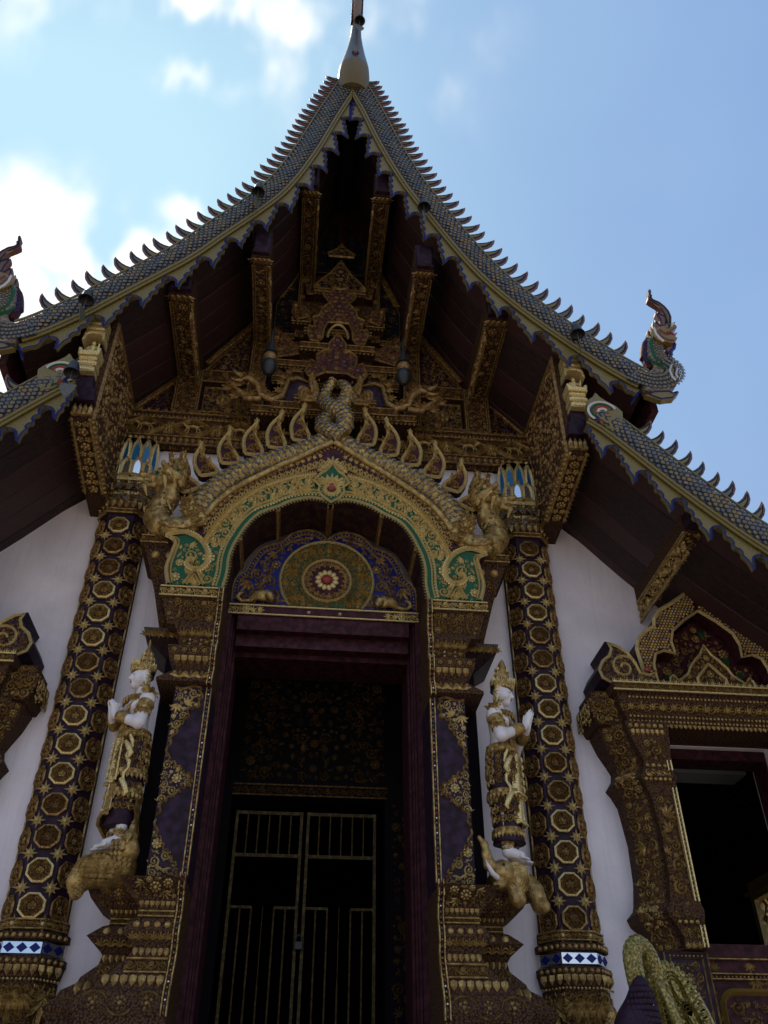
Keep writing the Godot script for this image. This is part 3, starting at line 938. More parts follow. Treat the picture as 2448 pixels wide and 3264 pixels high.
func roof_sheet(called: String, pts: Array, sgn: float, zf: float, s1: float, minx: float) -> void:
	curve(pts)
	var top := B.new(); var bot := B.new()
	var a := offs(0.0, s1, 40, 0.015, minx); var m := offs(0.0, s1, 40, 0.08, minx); var c := offs(0.0, s1, 40, 0.16, minx)
	var poly := func(u: PackedVector2Array, l: PackedVector2Array) -> Array:
		var rows := []
		for z in [-12.3, zf - 0.1]:
			var row := PackedVector3Array()
			for p in u: row.push_back(Vector3(p.x, p.y, z))
			for i in range(l.size() - 1, -1, -1): row.push_back(Vector3(l[i].x, l[i].y, z))
			rows.append(row)
		return rows
	top.loft(poly.call(a, m), true, false)
	bot.loft(poly.call(m, c), true, false)
	var root := obj(called, side({TILE: top, WOOD: bot}, sgn), temple)
	# soffit boards of the overhang
	var z := zf - 0.14
	while z > (-2.0 if zf > 1.2 else 0.0):
		var z2 := z - 0.205
		var b := B.new()
		var rows := []
		for i in 31:
			var s := lerpf(0.0, s1, i / 30.0)
			var p := on(s, 0.163); var q := on(s, 0.178)
			p.x = maxf(p.x, minx); q.x = maxf(q.x, minx)
			rows.append(PackedVector3Array([Vector3(p.x, p.y, z), Vector3(q.x, q.y, z - 0.006), Vector3(q.x, q.y, z2 + 0.006), Vector3(p.x, p.y, z2)]))
		b.loft(rows, true, false)
		rng.seed = int(z * 100.0) + int(sgn)
		obj("plank", side({(WOOD if rng.randf() < 0.55 else WOOD2): b}, sgn), root)
		z -= 0.213
	var ed := B.new()
	var e0 := on(s1, 0.01); var e1 := on(s1, 0.3)
	ed.box(Vector3(e0.x - 0.01, e1.y - 0.03, -12.3), Vector3(e0.x + 0.05, e0.y, zf - 0.15))
	obj("eave_board", side({MAR: ed}, sgn), root)
func roofs() -> void:
	make_scale()
	roof_sheet("lower_roof", LR, 1, 1.3, 3.2, 1.99); roof_sheet("lower_roof", LR, -1, 1.3, 3.2, 1.99)
	roof_sheet("upper_roof", UR, 1, 1.3, 5.2, -0.012); roof_sheet("upper_roof", ULF, -1, 1.3, 5.2, -0.012)
	var rg := B.new(); rg.box(Vector3(-0.07, 10.45, -12.2), Vector3(0.07, 10.95, 1.16))
	obj("ridge_beam", {DARK: rg}, temple)
	bargeboard("lower_bargeboard", "lower right bargeboard, mosaic scales rising to a coloured curl", LR, 1, 1.3, 0.06, 2.4, 0.42, 2.4, 0.195, 0.062)
	bargeboard("lower_bargeboard", "lower left bargeboard, mosaic scales rising to a coloured curl", LR, -1, 1.3, 0.06, 2.4, 0.42, 2.4, 0.195, 0.062)
	bargeboard("upper_bargeboard", "right slope of the great gable edge, scaled like a serpent", UR, 1, 1.3, 0.02, 5.16, 0.16, 4.98, 0.18, 0.06)
	bargeboard("upper_bargeboard", "left slope of the great gable edge, scaled like a serpent", ULF, -1, 1.3, 0.02, 5.16, 0.16, 4.98, 0.18, 0.06)
	for s in [1.0, -1.0]:
		board_curl(s)
		roof_naga(s)
	ridge_finial()
func board_curl(s: float) -> void:
	# coloured curl that closes the upper end of a lower bargeboard
	var root := holder("bargeboard_curl", temple, "red, green and white curl ending the lower %s bargeboard" % ("right" if s > 0 else "left"))
	curve(LR)
	var o := pv([2.16, 6.06, 2.05, 6.1, 1.985, 6.19, 1.945, 6.29, 1.955, 6.37, 2.0, 6.41, 2.03, 6.46, 2.06, 6.415, 2.12, 6.36, 2.22, 6.27])
	var b := B.new()
	b.plate(smooth_ring(o), 1.24, 1.32, 0.01, Transform3D(), true)
	obj("curl_plate", side({OLIVE: b}, s), root)
	var cols := [PALE, GREEN, RED, PALE, GREEN]
	for i in 4:
		var r := 0.115 - 0.026 * i
		var arc := PackedVector2Array()
		for j in 12:
			var a := deg_to_rad(20 + j * (19.0 - i))
			arc.push_back(Vector2(2.055 + cos(a) * r, 6.245 + sin(a) * r * 0.92))
		var q := B.new()
		q.ridge(arc, 0.021, 1.32, 0.012)
		obj("coloured_band", side({cols[i]: q}, s), root)
	for i in 3:
		var q := B.new()
		q.ridge(pv([1.985 + i * 0.03, 6.2 - i * 0.035, 2.01 + i * 0.035, 6.175 - i * 0.03, 2.0 + i * 0.04, 6.13 - i * 0.015]), 0.02, 1.32, 0.012)
		obj("coloured_band", side({[ROYAL, RED, GREEN][i]: q}, s), root)
func ridge_finial() -> void:
	var root := holder("ridge_finial", temple, "tall tapering finial rising from the gable peak")
	var pr := [[10.86, 0.15, 0.12, 1.26], [10.95, 0.17, 0.15, 1.3], [11.06, 0.172, 0.18, 1.33], [11.15, 0.165, 0.18, 1.34]]
	var pr2 := [[11.15, 0.166, 0.17, 1.34], [11.25, 0.15, 0.15, 1.35], [11.4, 0.118, 0.12, 1.37], [11.56, 0.088, 0.1, 1.4], [11.7, 0.066, 0.09, 1.43], [11.85, 0.054, 0.085, 1.48]]
	var pr3 := [[11.85, 0.055, 0.085, 1.48], [12.0, 0.054, 0.08, 1.53], [12.3, 0.052, 0.075, 1.58], [12.7, 0.045, 0.06, 1.55], [13.1, 0.02, 0.03, 1.48], [13.3, 0.004, 0.004, 1.45]]
	var nm := ["finial_base", "finial_neck", "finial_blade"]
	var i := 0
	for p in [pr, pr2, pr3]:
		var rows := []
		for r in p:
			var row := PackedVector3Array()
			for j in 16:
				var a := TAU * j / 16
				row.push_back(Vector3(0.015 + cos(a) * r[1], r[0] - sin(a) * r[2] * 0.25, r[3] + sin(a) * r[2]))
			rows.append(row)
		var b := B.new()
		b.loft(rows, true, true, i == 0, i == 2)
		obj(nm[i], {[mat(lin(0.11, 0.085, 0.04), 0.5), mat(lin(0.075, 0.08, 0.08), 0.4), mat(lin(0.15, 0.085, 0.03), 0.5)][i]: b}, root)
		i += 1
	for k in 8:
		var b := B.new()
		for s in [1.0, -1.0]: b.box(Vector3(0.015 + s * 0.048, 11.86 + k * 0.09, 1.5 + k * 0.008), Vector3(0.015 + s * 0.066, 11.93 + k * 0.09, 1.56 + k * 0.008))
		obj("blade_notch", {MAR: b}, root)
	var j := B.new(); var c := B.new()
	j.add(ROSE, face(Vector3(0.015, 11.17, 1.525), Vector3(1, 0, 0), Vector3(0, -0.25, 1)) * place(0, 0, 0.09)); c.add(BEAD, face(Vector3(0.015, 11.17, 1.53), Vector3(1, 0, 0), Vector3(0, -0.25, 1)) * place(0, 0, 0.04, 0, 0.01))
	obj("jewel", {NAVY: j, RED: c}, root)
	var lf := B.new()
	lf.plate(pv([0.0, 10.62, 0.03, 10.68, 0.028, 10.76, 0.0, 10.86, -0.028, 10.76, -0.03, 10.68]), 1.2, 1.24, 0.006, Transform3D(), true)
	obj("peak_leaf", {RED: lf}, root)
# ---------------------------------------------------------------- gable
func roof_naga(s: float) -> void:
	var root := holder("naga_finial", temple, "mosaic serpent head with long curling horn rearing at the right eave" if s > 0 else "mosaic serpent head rearing at the left eave, cut by the frame")
	var z := 1.27
	var n := B.new(); n.plate(pv(N_NECK), z - 0.04, z + 0.045, 0.012, Transform3D(), true)
	obj("neck", side({GROUT: n}, s), root)
	var m := B.new(); m.plate(pv(N_MANE), z - 0.02, z + 0.03, 0.008, Transform3D(), true)
	var ms := B.new()
	for i in 7:
		var y := 6.9 + i * 0.043
		var x0 := 2.512 + maxf(0.0, y - 6.96) * 0.38
		ms.ridge(pv([x0, y + 0.012, x0 + 0.025, y - 0.004, x0 + 0.055, y - 0.014]), 0.02, z + 0.03, 0.012)
	obj("mane", side({MAR: m, ROYAL: ms}, s), root)
	var g := B.new()
	g.ridge(pv([2.645, 7.19, 2.605, 7.1, 2.6, 7.0, 2.61, 6.93, 2.65, 6.87]), 0.035, z + 0.045, 0.015)
	g.ridge(pv([2.54, 6.92, 2.58, 6.865, 2.64, 6.84, 2.68, 6.82, 2.69, 6.79]), 0.022, z + 0.045, 0.014)
	g.ridge(pv([2.56, 6.875, 2.61, 6.83, 2.65, 6.81, 2.66, 6.775]), 0.02, z + 0.045, 0.014)
	obj("neck_leaf", side({GREEN: g}, s), root)
	var hd := B.new(); hd.plate(pv(N_HEAD), z - 0.02, z + 0.07, 0.015, Transform3D(), true)
	var ch := B.new()
	ch.ridge(pv([2.68, 7.23, 2.7, 7.16, 2.745, 7.12, 2.8, 7.12]), 0.022, z + 0.07, 0.014)
	ch.ridge(pv([2.7, 7.25, 2.73, 7.205, 2.765, 7.19]), 0.02, z + 0.07, 0.014)
	ch.ridge(pv([2.76, 7.215, 2.8, 7.25, 2.85, 7.29]), 0.016, z + 0.07, 0.014)
	var pl := B.new()
	pl.ridge(pv([2.655, 7.26, 2.66, 7.19, 2.68, 7.14, 2.71, 7.1]), 0.022, z + 0.07, 0.013)
	pl.ridge(pv([2.77, 7.3, 2.81, 7.3, 2.84, 7.345]), 0.02, z + 0.07, 0.013)
	obj("head", side({AMBER: hd, PEACH: ch, PALE: pl}, s), root)
	var ey := B.new(); ey.add(BEAD, place(2.79, 7.3, 0.04, 0, z + 0.08))
	obj("eye", side({BLACK: ey}, s), root)
	var t := B.new(); t.plate(pv(N_TONGUE), z - 0.03, z + 0.05, 0.006, Transform3D(), true)
	obj("tongue", side({RED: t}, s), root)
	var bd := B.new(); bd.plate(pv(N_BEARD), z - 0.05, z + 0.04, 0.008, Transform3D(), true)
	var bo := B.new(); bo.ridge(pv([2.82, 7.12, 2.8, 7.06, 2.765, 7.02, 2.76, 6.97]), 0.03, z + 0.04, 0.012)
	obj("beard", side({PEACH: bd, ROYAL: bo}, s), root)
	for P in [N_HORN, N_CREST2, N_CREST3, N_CREST4, N_FLICK]:
		var p := pv(P)
		if Geometry2D.is_polygon_clockwise(p): p.reverse()
		var a := B.new(); var c := B.new(); var r := B.new()
		a.plate(p, z - 0.02, z + 0.035, 0.01, Transform3D(), true)
		r.ridge(B.inset(p, 0.012), 0.014, z + 0.035, 0.01, Transform3D(), true)
		obj("crest_plume" if P != N_FLICK else "tail_flick", side({(PEACH if P != N_FLICK else OLIVE): a, (NAVY if P != N_FLICK else ROYAL): r}, s), root)
	var hm := B.new(); hm.ridge(pv([2.82, 7.36, 2.833, 7.43, 2.83, 7.49, 2.81, 7.54, 2.775, 7.6, 2.74, 7.63]), 0.03, z + 0.03, 0.014, Transform3D(), false, true)
	obj("horn_inlay", side({OLIVE: hm}, s), root)
	# scales of the neck
	curve([2.72, 7.12, 2.69, 7.0, 2.71, 6.92, 2.755, 6.86, 2.77, 6.78, 2.72, 6.68, 2.6, 6.63, 2.45, 6.65])
	var mid := smooth(pv([2.665, 7.12, 2.65, 7.0, 2.68, 6.9, 2.735, 6.84, 2.745, 6.76, 2.68, 6.675, 2.56, 6.64, 2.45, 6.665, 2.36, 6.71]), 4)
	for i in range(0, mid.size() - 1):
		var e := (mid[i + 1] - mid[i]).normalized()
		for k in [-1.5, -0.5, 0.5, 1.5]:
			var q: Vector2 = mid[i] + Vector2(-e.y, e.x) * 0.034 * k * (0.7 if i < 8 else 1.25) + e * (0.018 if int(k + 1.5) % 2 else 0.0)
			var an := atan2(e.y, e.x) + PI / 2
			var tr := Transform3D(Basis(Vector3(0, 0, 1), an * s).scaled(Vector3(0.052, 0.052, 0.05)), Vector3(q.x * s, q.y, z + 0.046))
			put("neck_scale", scale_meshes[(i * 3 + int(k * 2) + 7) % 4], root, tr)
	var bn := B.new()
	bn.ridge(pv([2.73, 6.84, 2.70, 6.77, 2.71, 6.69, 2.73, 6.66]), 0.022, z + 0.045, 0.02)
	bn.ridge(pv([2.77, 6.8, 2.745, 6.73, 2.755, 6.69]), 0.02, z + 0.045, 0.016)
	obj("collar", side({PALE: bn}, s), root)

const PURL := [[1.385, 0.2, 7.53, 1.14], [0.745, 0.165, 8.1, 1.16], [0.355, 0.16, 9.2, 1.17]]
func carved_face(g: B, t: Transform3D, L: float, H: float, sd: int, tooth := true) -> void:  # long carved board face, x along L
	g.slab(Vector3(0, 0, 0), Vector3(L, 0.016, 0.014), 0.004, t)
	g.slab(Vector3(0, H - 0.016, 0), Vector3(L, H, 0.014), 0.004, t)
	beads(g, t * Transform3D(Basis(), Vector3(0, 0.028, 0.002)), L, 0.008, 0.022)
	beads(g, t * Transform3D(Basis(), Vector3(0, H - 0.028, 0.002)), L, 0.008, 0.022)
	fill(g, rect(0, 0.03, L, H - 0.03), minf(0.085, (H - 0.06) * 0.9), sd, t)
func gable() -> void:
	var w := B.new()
	var o := mirx(pv([0, 6.7, 1.9, 6.7, 1.9, 7.2, 1.3, 7.9, 0.87, 8.6, 0.62, 9.2, 0.4, 9.85, 0.15, 10.6, 0, 10.9]))
	w.plate(o, -0.3, 0.0, 0.0, Transform3D(), true)
	obj("gable_wall", {MAR: w}, temple, "dark maroon gable wall under the steep roof")
	# tie beam with animal cartouches
	var root := holder("tie_beam", temple, "gilded beam with animal cartouches above the doorway")
	var b := B.new(); b.box(Vector3(-1.88, 6.665, 0), Vector3(1.88, 7.05, 0.1))
	obj("beam", {CARV: b}, root)
	var g := B.new()
	var t := face(Vector3(-1.88, 6.665, 0.1), Vector3(1, 0, 0), Vector3(0, 0, 1))
	for y in [0.0, 0.085, 0.3, 0.37]: g.slab(Vector3(0, y, 0), Vector3(3.76, y + 0.014, 0.02), 0.005, t)
	teeth(g, t * Transform3D(Basis(), Vector3(0, 0.075, 0.0)), 3.76, 0.055, 0.055)
	beads(g, t * Transform3D(Basis(), Vector3(0, 0.335, 0.0)), 3.76, 0.013, 0.034)
	for i in 50: g.add(LEAF, t * place(0.04 + i * 0.0751, 0.4, 0.06))
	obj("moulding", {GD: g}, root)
	var ad := B.new()
	for i in 34: ad.add(LEAF, face(Vector3(-1.86 + i * 0.1125, 6.665, 0.05), Vector3(1, 0, 0), Vector3(0, -1, 0)) * place(0, 0.0, 0.07))
	obj("underside_leaves", {GD: ad}, root, "", "stuff")
	for i in 9:
		var x := -1.68 + i * 0.42
		if absf(x) < 0.3: continue
		var c := B.new()
		if i % 2 == 0 or true:
			var ov := PackedVector2Array()
			for k in 28:
				var a := TAU * k / 28
				var r := 1.0 + 0.1 * cos(4 * a)
				ov.push_back(Vector2(x + cos(a) * 0.15 * r, 6.863 + sin(a) * 0.088 * r))
			c.ridge(ov, 0.034, 0.1, 0.034, Transform3D(), true)
			var ov2 := PackedVector2Array()
			for p in ov: ov2.push_back((p - Vector2(x, 6.863)) * 0.78 + Vector2(x, 6.863))
			c.ridge(ov2, 0.016, 0.1, 0.024, Transform3D(), true)
			# small striding beast
			var f := 1.0 if i < 4 else -1.0
			c.tube([Vector3(x - 0.055 * f, 6.87, 0.11), Vector3(x, 6.878, 0.115), Vector3(x + 0.05 * f, 6.872, 0.11)], [0.018, 0.022, 0.02], 7, 1.0)
			c.tube([Vector3(x - 0.055 * f, 6.88, 0.112), Vector3(x - 0.085 * f, 6.905, 0.12), Vector3(x - 0.105 * f, 6.9, 0.12)], [0.014, 0.018, 0.01], 7)
			for q in [-0.05, -0.03, 0.03, 0.05]: c.tube([Vector3(x + q, 6.865, 0.112), Vector3(x + q * 1.25 + 0.008, 6.835, 0.115), Vector3(x + q * 1.3, 6.805, 0.112)], [0.01, 0.007, 0.006], 5)
			c.tube([Vector3(x + 0.05 * f, 6.88, 0.11), Vector3(x + 0.085 * f, 6.9, 0.112), Vector3(x + 0.1 * f, 6.87, 0.11)], [0.007, 0.006, 0.003], 5)
		obj("animal_cartouche", {G: c}, root)
		if i < 8:
			var r := B.new()
			r.add(ROSE, place(x + 0.21, 6.863, 0.1, 0.2, 0.105)); r.add(ROSE5, place(x + 0.21, 6.863, 0.06, 0.2, 0.115))
			for k in 6: r.add(LEAF, place(x + 0.21 + cos(k * TAU / 6) * 0.045, 6.863 + sin(k * TAU / 6) * 0.06, 0.055, k * TAU / 6 - PI / 2, 0.101))
			obj("beam_rosette", {G: r}, root)
	# posts, cross rails and carved panels
	for s in [1.0, -1.0]:
		var fr := holder("gable_framing", temple)
		var pi := 0
		for p in [[1.25, 1.49, 7.07, 7.63], [0.66, 0.83, 7.07, 8.13], [0.275, 0.43, 8.2, 9.22]]:
			var q := B.new(); var gg := B.new()
			q.box(Vector3(p[0], p[2], 0), Vector3(p[1], p[3], 0.09))
			carved_face(gg, face(Vector3(p[0], p[3], 0.09), Vector3(0, -1, 0), Vector3(0, 0, 1)), p[3] - p[2], p[1] - p[0], 40 + pi)
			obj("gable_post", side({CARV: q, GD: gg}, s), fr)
			pi += 1
		for r in [[0.83, 1.25, 7.5, 7.66], [0.83, 1.25, 7.07, 7.12], [0.43, 0.66, 8.18, 8.26]]:
			var q := B.new(); var gg := B.new()
			q.box(Vector3(r[0], r[2], 0), Vector3(r[1], r[3], 0.07))
			frieze(gg, face(Vector3(r[0], r[2], 0.07), Vector3(1, 0, 0), Vector3(0, 0, 1)), r[1] - r[0], r[3] - r[2])
			obj("cross_rail", side({CARV: q, GD: gg}, s), fr)
		var pn := 0
		for P in [pv([0.85, 7.14, 1.24, 7.14, 1.24, 7.48, 0.85, 7.48]), pv([0.84, 7.68, 1.28, 7.68, 0.84, 8.35]), pv([1.5, 7.08, 1.86, 7.08, 1.5, 7.52]), pv([0.44, 8.28, 0.66, 8.28, 0.66, 8.75, 0.44, 9.3]), pv([0.03, 9.3, 0.27, 9.3, 0.27, 9.8, 0.03, 10.3]), pv([0.84, 7.68, 1.24, 7.68, 1.24, 7.9, 0.84, 8.5])]:
			var q := B.new(); var gg := B.new()
			if pn < 5:
				q.plate(P, 0.0, 0.02 + 0.004 * pn, 0.0)
				var poly: PackedVector2Array = P.duplicate()
				if Geometry2D.is_polygon_clockwise(poly): poly.reverse()
				gg.ridge(B.inset(poly, 0.015), 0.022, 0.02, 0.024, Transform3D(), true)
				fill(gg, B.inset(poly, 0.02), 0.075, 60 + pn, Transform3D(Basis(), Vector3(0, 0, 0.022)))
				if pn == 0: gg.add(ROSE, place(1.045, 7.31, 0.15, 0, 0.03))
				obj("carved_panel", side({(PUR if pn < 3 else DARK): q, (G if pn == 0 else GD): gg}, s), fr)
			pn += 1
		# sloping frame under the soffit
		for e in [[Vector2(1.87, 7.12), Vector2(1.5, 7.58)], [Vector2(1.27, 7.8), Vector2(0.84, 8.48)], [Vector2(0.65, 8.85), Vector2(0.44, 9.45)]]:
			var d: Vector2 = (e[1] - e[0])
			var gg := B.new()
			var tt := face(Vector3(e[0].x, e[0].y, 0.03), Vector3(d.x, d.y, 0), Vector3(0, 0, 1))
			gg.slab(Vector3(0, 0, -0.03), Vector3(d.length(), 0.05, 0.02), 0.008, tt)
			for i in int(d.length() / 0.05): gg.add(LEAF, tt * place(0.03 + i * 0.05, 0.05, 0.055, 0, 0.01))
			obj("raking_moulding", side({GD: gg}, s), fr)
		# purlins
		for p in PURL:
			var x0: float = p[0] - p[1] / 2; var x1: float = p[0] + p[1] / 2
			var pr := holder("purlin", temple)
			var q := B.new(); var gg := B.new(); var gs := B.new(); var c := B.new()
			var zf: float = p[3]
			q.box(Vector3(x0, p[2], 0.0), Vector3(x1, p[2] + 0.36, zf - 0.06))
			obj("beam", side({CARV: q}, s), pr)
			carved_face(gg, face(Vector3(x0, p[2], zf - 0.16), Vector3(0, 0, -1), Vector3(0, -1, 0)), zf - 0.26, p[1], int(p[0] * 10))
			obj("carved_underside", side({GD: gg}, s), pr, "", "stuff")
			for e in [[x0, -1.0], [x1, 1.0]]:
				carved_face(gs, face(Vector3(e[0], p[2] + (0.0 if e[1] < 0 else 0.2), zf - 0.16), Vector3(0, 0, -1), Vector3(e[1], 0, 0)), zf - 0.26, 0.2, int(p[0] * 10) + 3)
			obj("carved_flank", side({GD: gs}, s), pr, "", "stuff")
			c.slab(Vector3(x0 + 0.006, p[2] + 0.01, zf - 0.06), Vector3(x1 - 0.006, p[2] + 0.3, zf), 0.02)
			obj("end_cap", side({PUR: c}, s), pr)
			for i in 4:
				var lf := B.new()
				lf.add(LEAF, face(Vector3(lerpf(x0, x1, (i + 0.5) / 4.0), p[2] - 0.002, zf - 0.11), Vector3(-1, 0, 0), Vector3(0, -1, 0)) * place(0, 0, 0.085))
				obj("petal", side({GD: lf}, s), pr)
	shrine()
const PED1 := [0, 7.42, 0.1, 7.42, 0.17, 7.37, 0.26, 7.36, 0.3, 7.43, 0.27, 7.5, 0.25, 7.59, 0.19, 7.55, 0.2, 7.66, 0.13, 7.73, 0.09, 7.75, 0.09, 7.83, 0.05, 7.9, 0, 8.0]
func pediment(root: Node3D, half: PackedVector2Array, z0: float, z1: float, sd: int, gm: Material, back: Material, sz := 0.07) -> void:
	var o := mirx(half)
	if Geometry2D.is_polygon_clockwise(o): o.reverse()
	var p := B.new(); var g := B.new(); var r := B.new()
	p.plate(o, z0, z1, 0.0, Transform3D(), true)
	r.ridge(B.inset(o, 0.009), 0.02, z1, 0.018, Transform3D(), true)
	fill(g, B.inset(o, 0.012), sz, sd, Transform3D(Basis(), Vector3(0, 0, z1)), 0.0)
	obj("pediment", {back: p, G: r, gm: g}, root)
func shrine() -> void:
	var root := holder("gable_shrine", temple, "tiered gilded shrine front carved in the middle of the gable")
	# tiers from the bottom
	for k in [[0.74, 6.89, 6.97, 0.36], [0.57, 6.91, 7.0, 0.4], [0.37, 7.01, 7.06, 0.43], [0.6, 7.42, 7.5, 0.22], [0.58, 7.62, 7.7, 0.24], [0.36, 7.79, 7.87, 0.33], [0.34, 8.14, 8.2, 0.22], [0.47, 8.3, 8.36, 0.2], [0.27, 8.74, 8.8, 0.24]]:
		var b := B.new(); var g := B.new()
		b.box(Vector3(-k[0], k[1], 0.0), Vector3(k[0], k[2], k[3]))
		frieze(g, face(Vector3(-k[0], k[1], k[3]), Vector3(1, 0, 0), Vector3(0, 0, 1)), 2 * k[0], k[2] - k[1], 0.012)
		teeth(g, face(Vector3(-k[0], k[1], k[3] - 0.012), Vector3(1, 0, 0), Vector3(0, 0, 1)), 2 * k[0], 0.028, 0.04)
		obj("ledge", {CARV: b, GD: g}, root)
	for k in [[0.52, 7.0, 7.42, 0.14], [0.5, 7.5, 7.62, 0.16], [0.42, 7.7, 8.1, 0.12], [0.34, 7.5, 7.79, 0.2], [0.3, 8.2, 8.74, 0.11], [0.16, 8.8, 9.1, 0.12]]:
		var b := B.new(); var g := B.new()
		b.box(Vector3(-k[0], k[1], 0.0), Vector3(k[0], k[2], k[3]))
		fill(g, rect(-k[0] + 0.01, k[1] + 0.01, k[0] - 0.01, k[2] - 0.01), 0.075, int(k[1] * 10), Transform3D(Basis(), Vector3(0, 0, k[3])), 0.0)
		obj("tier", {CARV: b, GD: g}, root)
	for s in [1.0, -1.0]:
		var i := 0
		for P in [[0.62, 8.16, 0.35, 7.88, 0.36, 7.79, 0.57, 7.72, 0.63, 7.8], [0.47, 8.6, 0.27, 8.43, 0.28, 8.36, 0.42, 8.3, 0.48, 8.4], [0.62, 7.68, 0.42, 7.5, 0.42, 7.42, 0.6, 7.42], [0.38, 8.94, 0.2, 8.82, 0.22, 8.76, 0.34, 8.75]]:
			var o := pv(P)
			if Geometry2D.is_polygon_clockwise(o): o.reverse()
			var p := B.new(); var g := B.new()
			p.plate(o, 0.02, 0.24 - 0.02 * i, 0.0, Transform3D(), true)
			g.ridge(B.inset(o, 0.01), 0.02, 0.24 - 0.02 * i, 0.016, Transform3D(), true)
			fill(g, B.inset(o, 0.012), 0.062, 90 + i, Transform3D(Basis(), Vector3(0, 0, 0.24 - 0.02 * i)))
			obj("corner_wing", side({MAR: p, GD: g}, s), root)
			i += 1
		# scrolled leaves beside the knot
		var q := B.new(); var g2 := B.new()
		var lf := pv([0.16, 6.98, 0.3, 6.97, 0.34, 7.06, 0.34, 7.14, 0.3, 7.17, 0.25, 7.14, 0.22, 7.09, 0.24, 7.2, 0.25, 7.3, 0.21, 7.36, 0.2, 7.27, 0.16, 7.2, 0.14, 7.1])
		q.plate(lf, 0.36, 0.46, 0.01, Transform3D(), true)
		g2.ridge(pv([0.19, 7.0, 0.3, 7.0, 0.32, 7.08, 0.3, 7.14, 0.25, 7.12, 0.2, 7.05]), 0.014, 0.46, 0.014, Transform3D(), true)
		g2.add(CURL[0], place(0.255, 7.06, 0.1, 0.6, 0.46))
		for k in 4: g2.add(LEAF, place(0.18 + k * 0.012, 7.12 + k * 0.05, 0.06, 0.5, 0.46))
		obj("scroll_leaf", side({GD: q, G: g2}, s), root)
		# small crested serpent beside the shrine
		var sb := B.new()
		sb.tube([Vector3(0.25, 7.36, 0.3), Vector3(0.36, 7.36, 0.34), Vector3(0.44, 7.31, 0.36), Vector3(0.46, 7.2, 0.36), Vector3(0.48, 7.08, 0.38), Vector3(0.56, 7.0, 0.4), Vector3(0.66, 7.04, 0.41), Vector3(0.7, 7.16, 0.42), Vector3(0.78, 7.22, 0.44), Vector3(0.84, 7.19, 0.45)], [0.016, 0.024, 0.028, 0.03, 0.032, 0.034, 0.034, 0.032, 0.034, 0.012], 8)
		for e in [[0.36, 7.39, 0.3], [0.42, 7.37, -0.4], [0.47, 7.3, -1.0], [0.49, 7.22, -1.3], [0.51, 7.12, -1.3], [0.58, 7.06, -0.3], [0.64, 7.1, 0.5], [0.67, 7.18, 0.8], [0.72, 7.25, 0.4], [0.79, 7.27, -0.2], [0.85, 7.23, -0.9]]: sb.add(LEAF, place(e[0], e[1], 0.085, e[2], 0.42))
		sb.tube([Vector3(0.84, 7.22, 0.45), Vector3(0.9, 7.24, 0.47), Vector3(0.93, 7.28, 0.48)], [0.03, 0.02, 0.005], 7)
		sb.tube([Vector3(0.84, 7.17, 0.45), Vector3(0.9, 7.15, 0.47), Vector3(0.93, 7.16, 0.48)], [0.022, 0.014, 0.004], 7)
		for e in [[0.9, 7.14, -1.2], [0.95, 7.1, -0.6], [0.82, 7.02, 0.4], [0.88, 7.0, -0.8], [0.76, 7.04, 0.0]]: sb.add(LEAF, place(e[0], e[1], 0.11, e[2], 0.44))
		sb.tube([Vector3(0.66, 7.0, 0.41), Vector3(0.78, 6.98, 0.42), Vector3(0.86, 7.06, 0.44), Vector3(0.92, 7.1, 0.45)], [0.028, 0.03, 0.022, 0.008], 7)
		sb.add(LEAF, place(0.72, 7.28, 0.13, -0.4, 0.42)); sb.add(LEAF, place(0.86, 7.16, 0.1, -0.9, 0.43))
		fill(sb, rect(0.6, 6.92, 1.0, 7.2), 0.07, 12, Transform3D(Basis(), Vector3(0, 0, 0.2)))
		obj("small_serpent", side({GD: sb}, s), root)
		var nb := B.new(); nb.plate(pv([0.16, 7.0, 0.45, 7.02, 0.43, 7.28, 0.36, 7.34, 0.26, 7.3, 0.16, 7.3]), 0.3, 0.33, 0.0, Transform3D(), true)
		obj("blue_field", side({PUR: nb}, s), root)
		var lamp := thing("hanging_lantern", "black and gold lantern hanging on the gable %s of the shrine" % ("right" if s > 0 else "left"), "lantern", "gable lanterns")
		lamp.position = Vector3(0.61 * s, 7.2, 0.52)
		var lb := B.new(); lb.lathe([Vector2(0.02, 0), Vector2(0.05, 0.03), Vector2(0.075, 0.1), Vector2(0.06, 0.16), Vector2(0.03, 0.18)], Vector3.ZERO, 14)
		obj("bowl", {BLACK: lb}, lamp)
		var lg := B.new(); lg.lathe([Vector2(0.055, 0.165), Vector2(0.07, 0.21), Vector2(0.055, 0.25), Vector2(0.03, 0.26)], Vector3.ZERO, 14)
		obj("band", {GD: lg}, lamp)
		var lc := B.new(); lc.lathe([Vector2(0.065, 0.26), Vector2(0.05, 0.32), Vector2(0.02, 0.4), Vector2(0.006, 0.6)], Vector3.ZERO, 12)
		obj("cap", {BLACK: lc}, lamp)
	pediment(root, pv([0.0, 8.2, 0.1, 8.19, 0.13, 8.1, 0.14, 7.97, 0.18, 7.9, 0.27, 7.92, 0.3, 8.02, 0.3, 8.14, 0.24, 8.13, 0.25, 8.2, 0.27, 8.26, 0.2, 8.3, 0.18, 8.4, 0.11, 8.5, 0.17, 8.6, 0.17, 8.69, 0.1, 8.66, 0.09, 8.76, 0.05, 8.74, 0, 8.72]), 0.24, 0.31, 71, GD, MAR, 0.056)
	pediment(root, pv(PED1), 0.3, 0.38, 72, GD, MAR, 0.058)
	pediment(root, pv([0, 8.8, 0.15, 8.8, 0.25, 8.76, 0.29, 8.84, 0.2, 8.98, 0.12, 9.08, 0.06, 9.2, 0.0, 9.32]), 0.14, 0.22, 73, GD, DARK, 0.07)
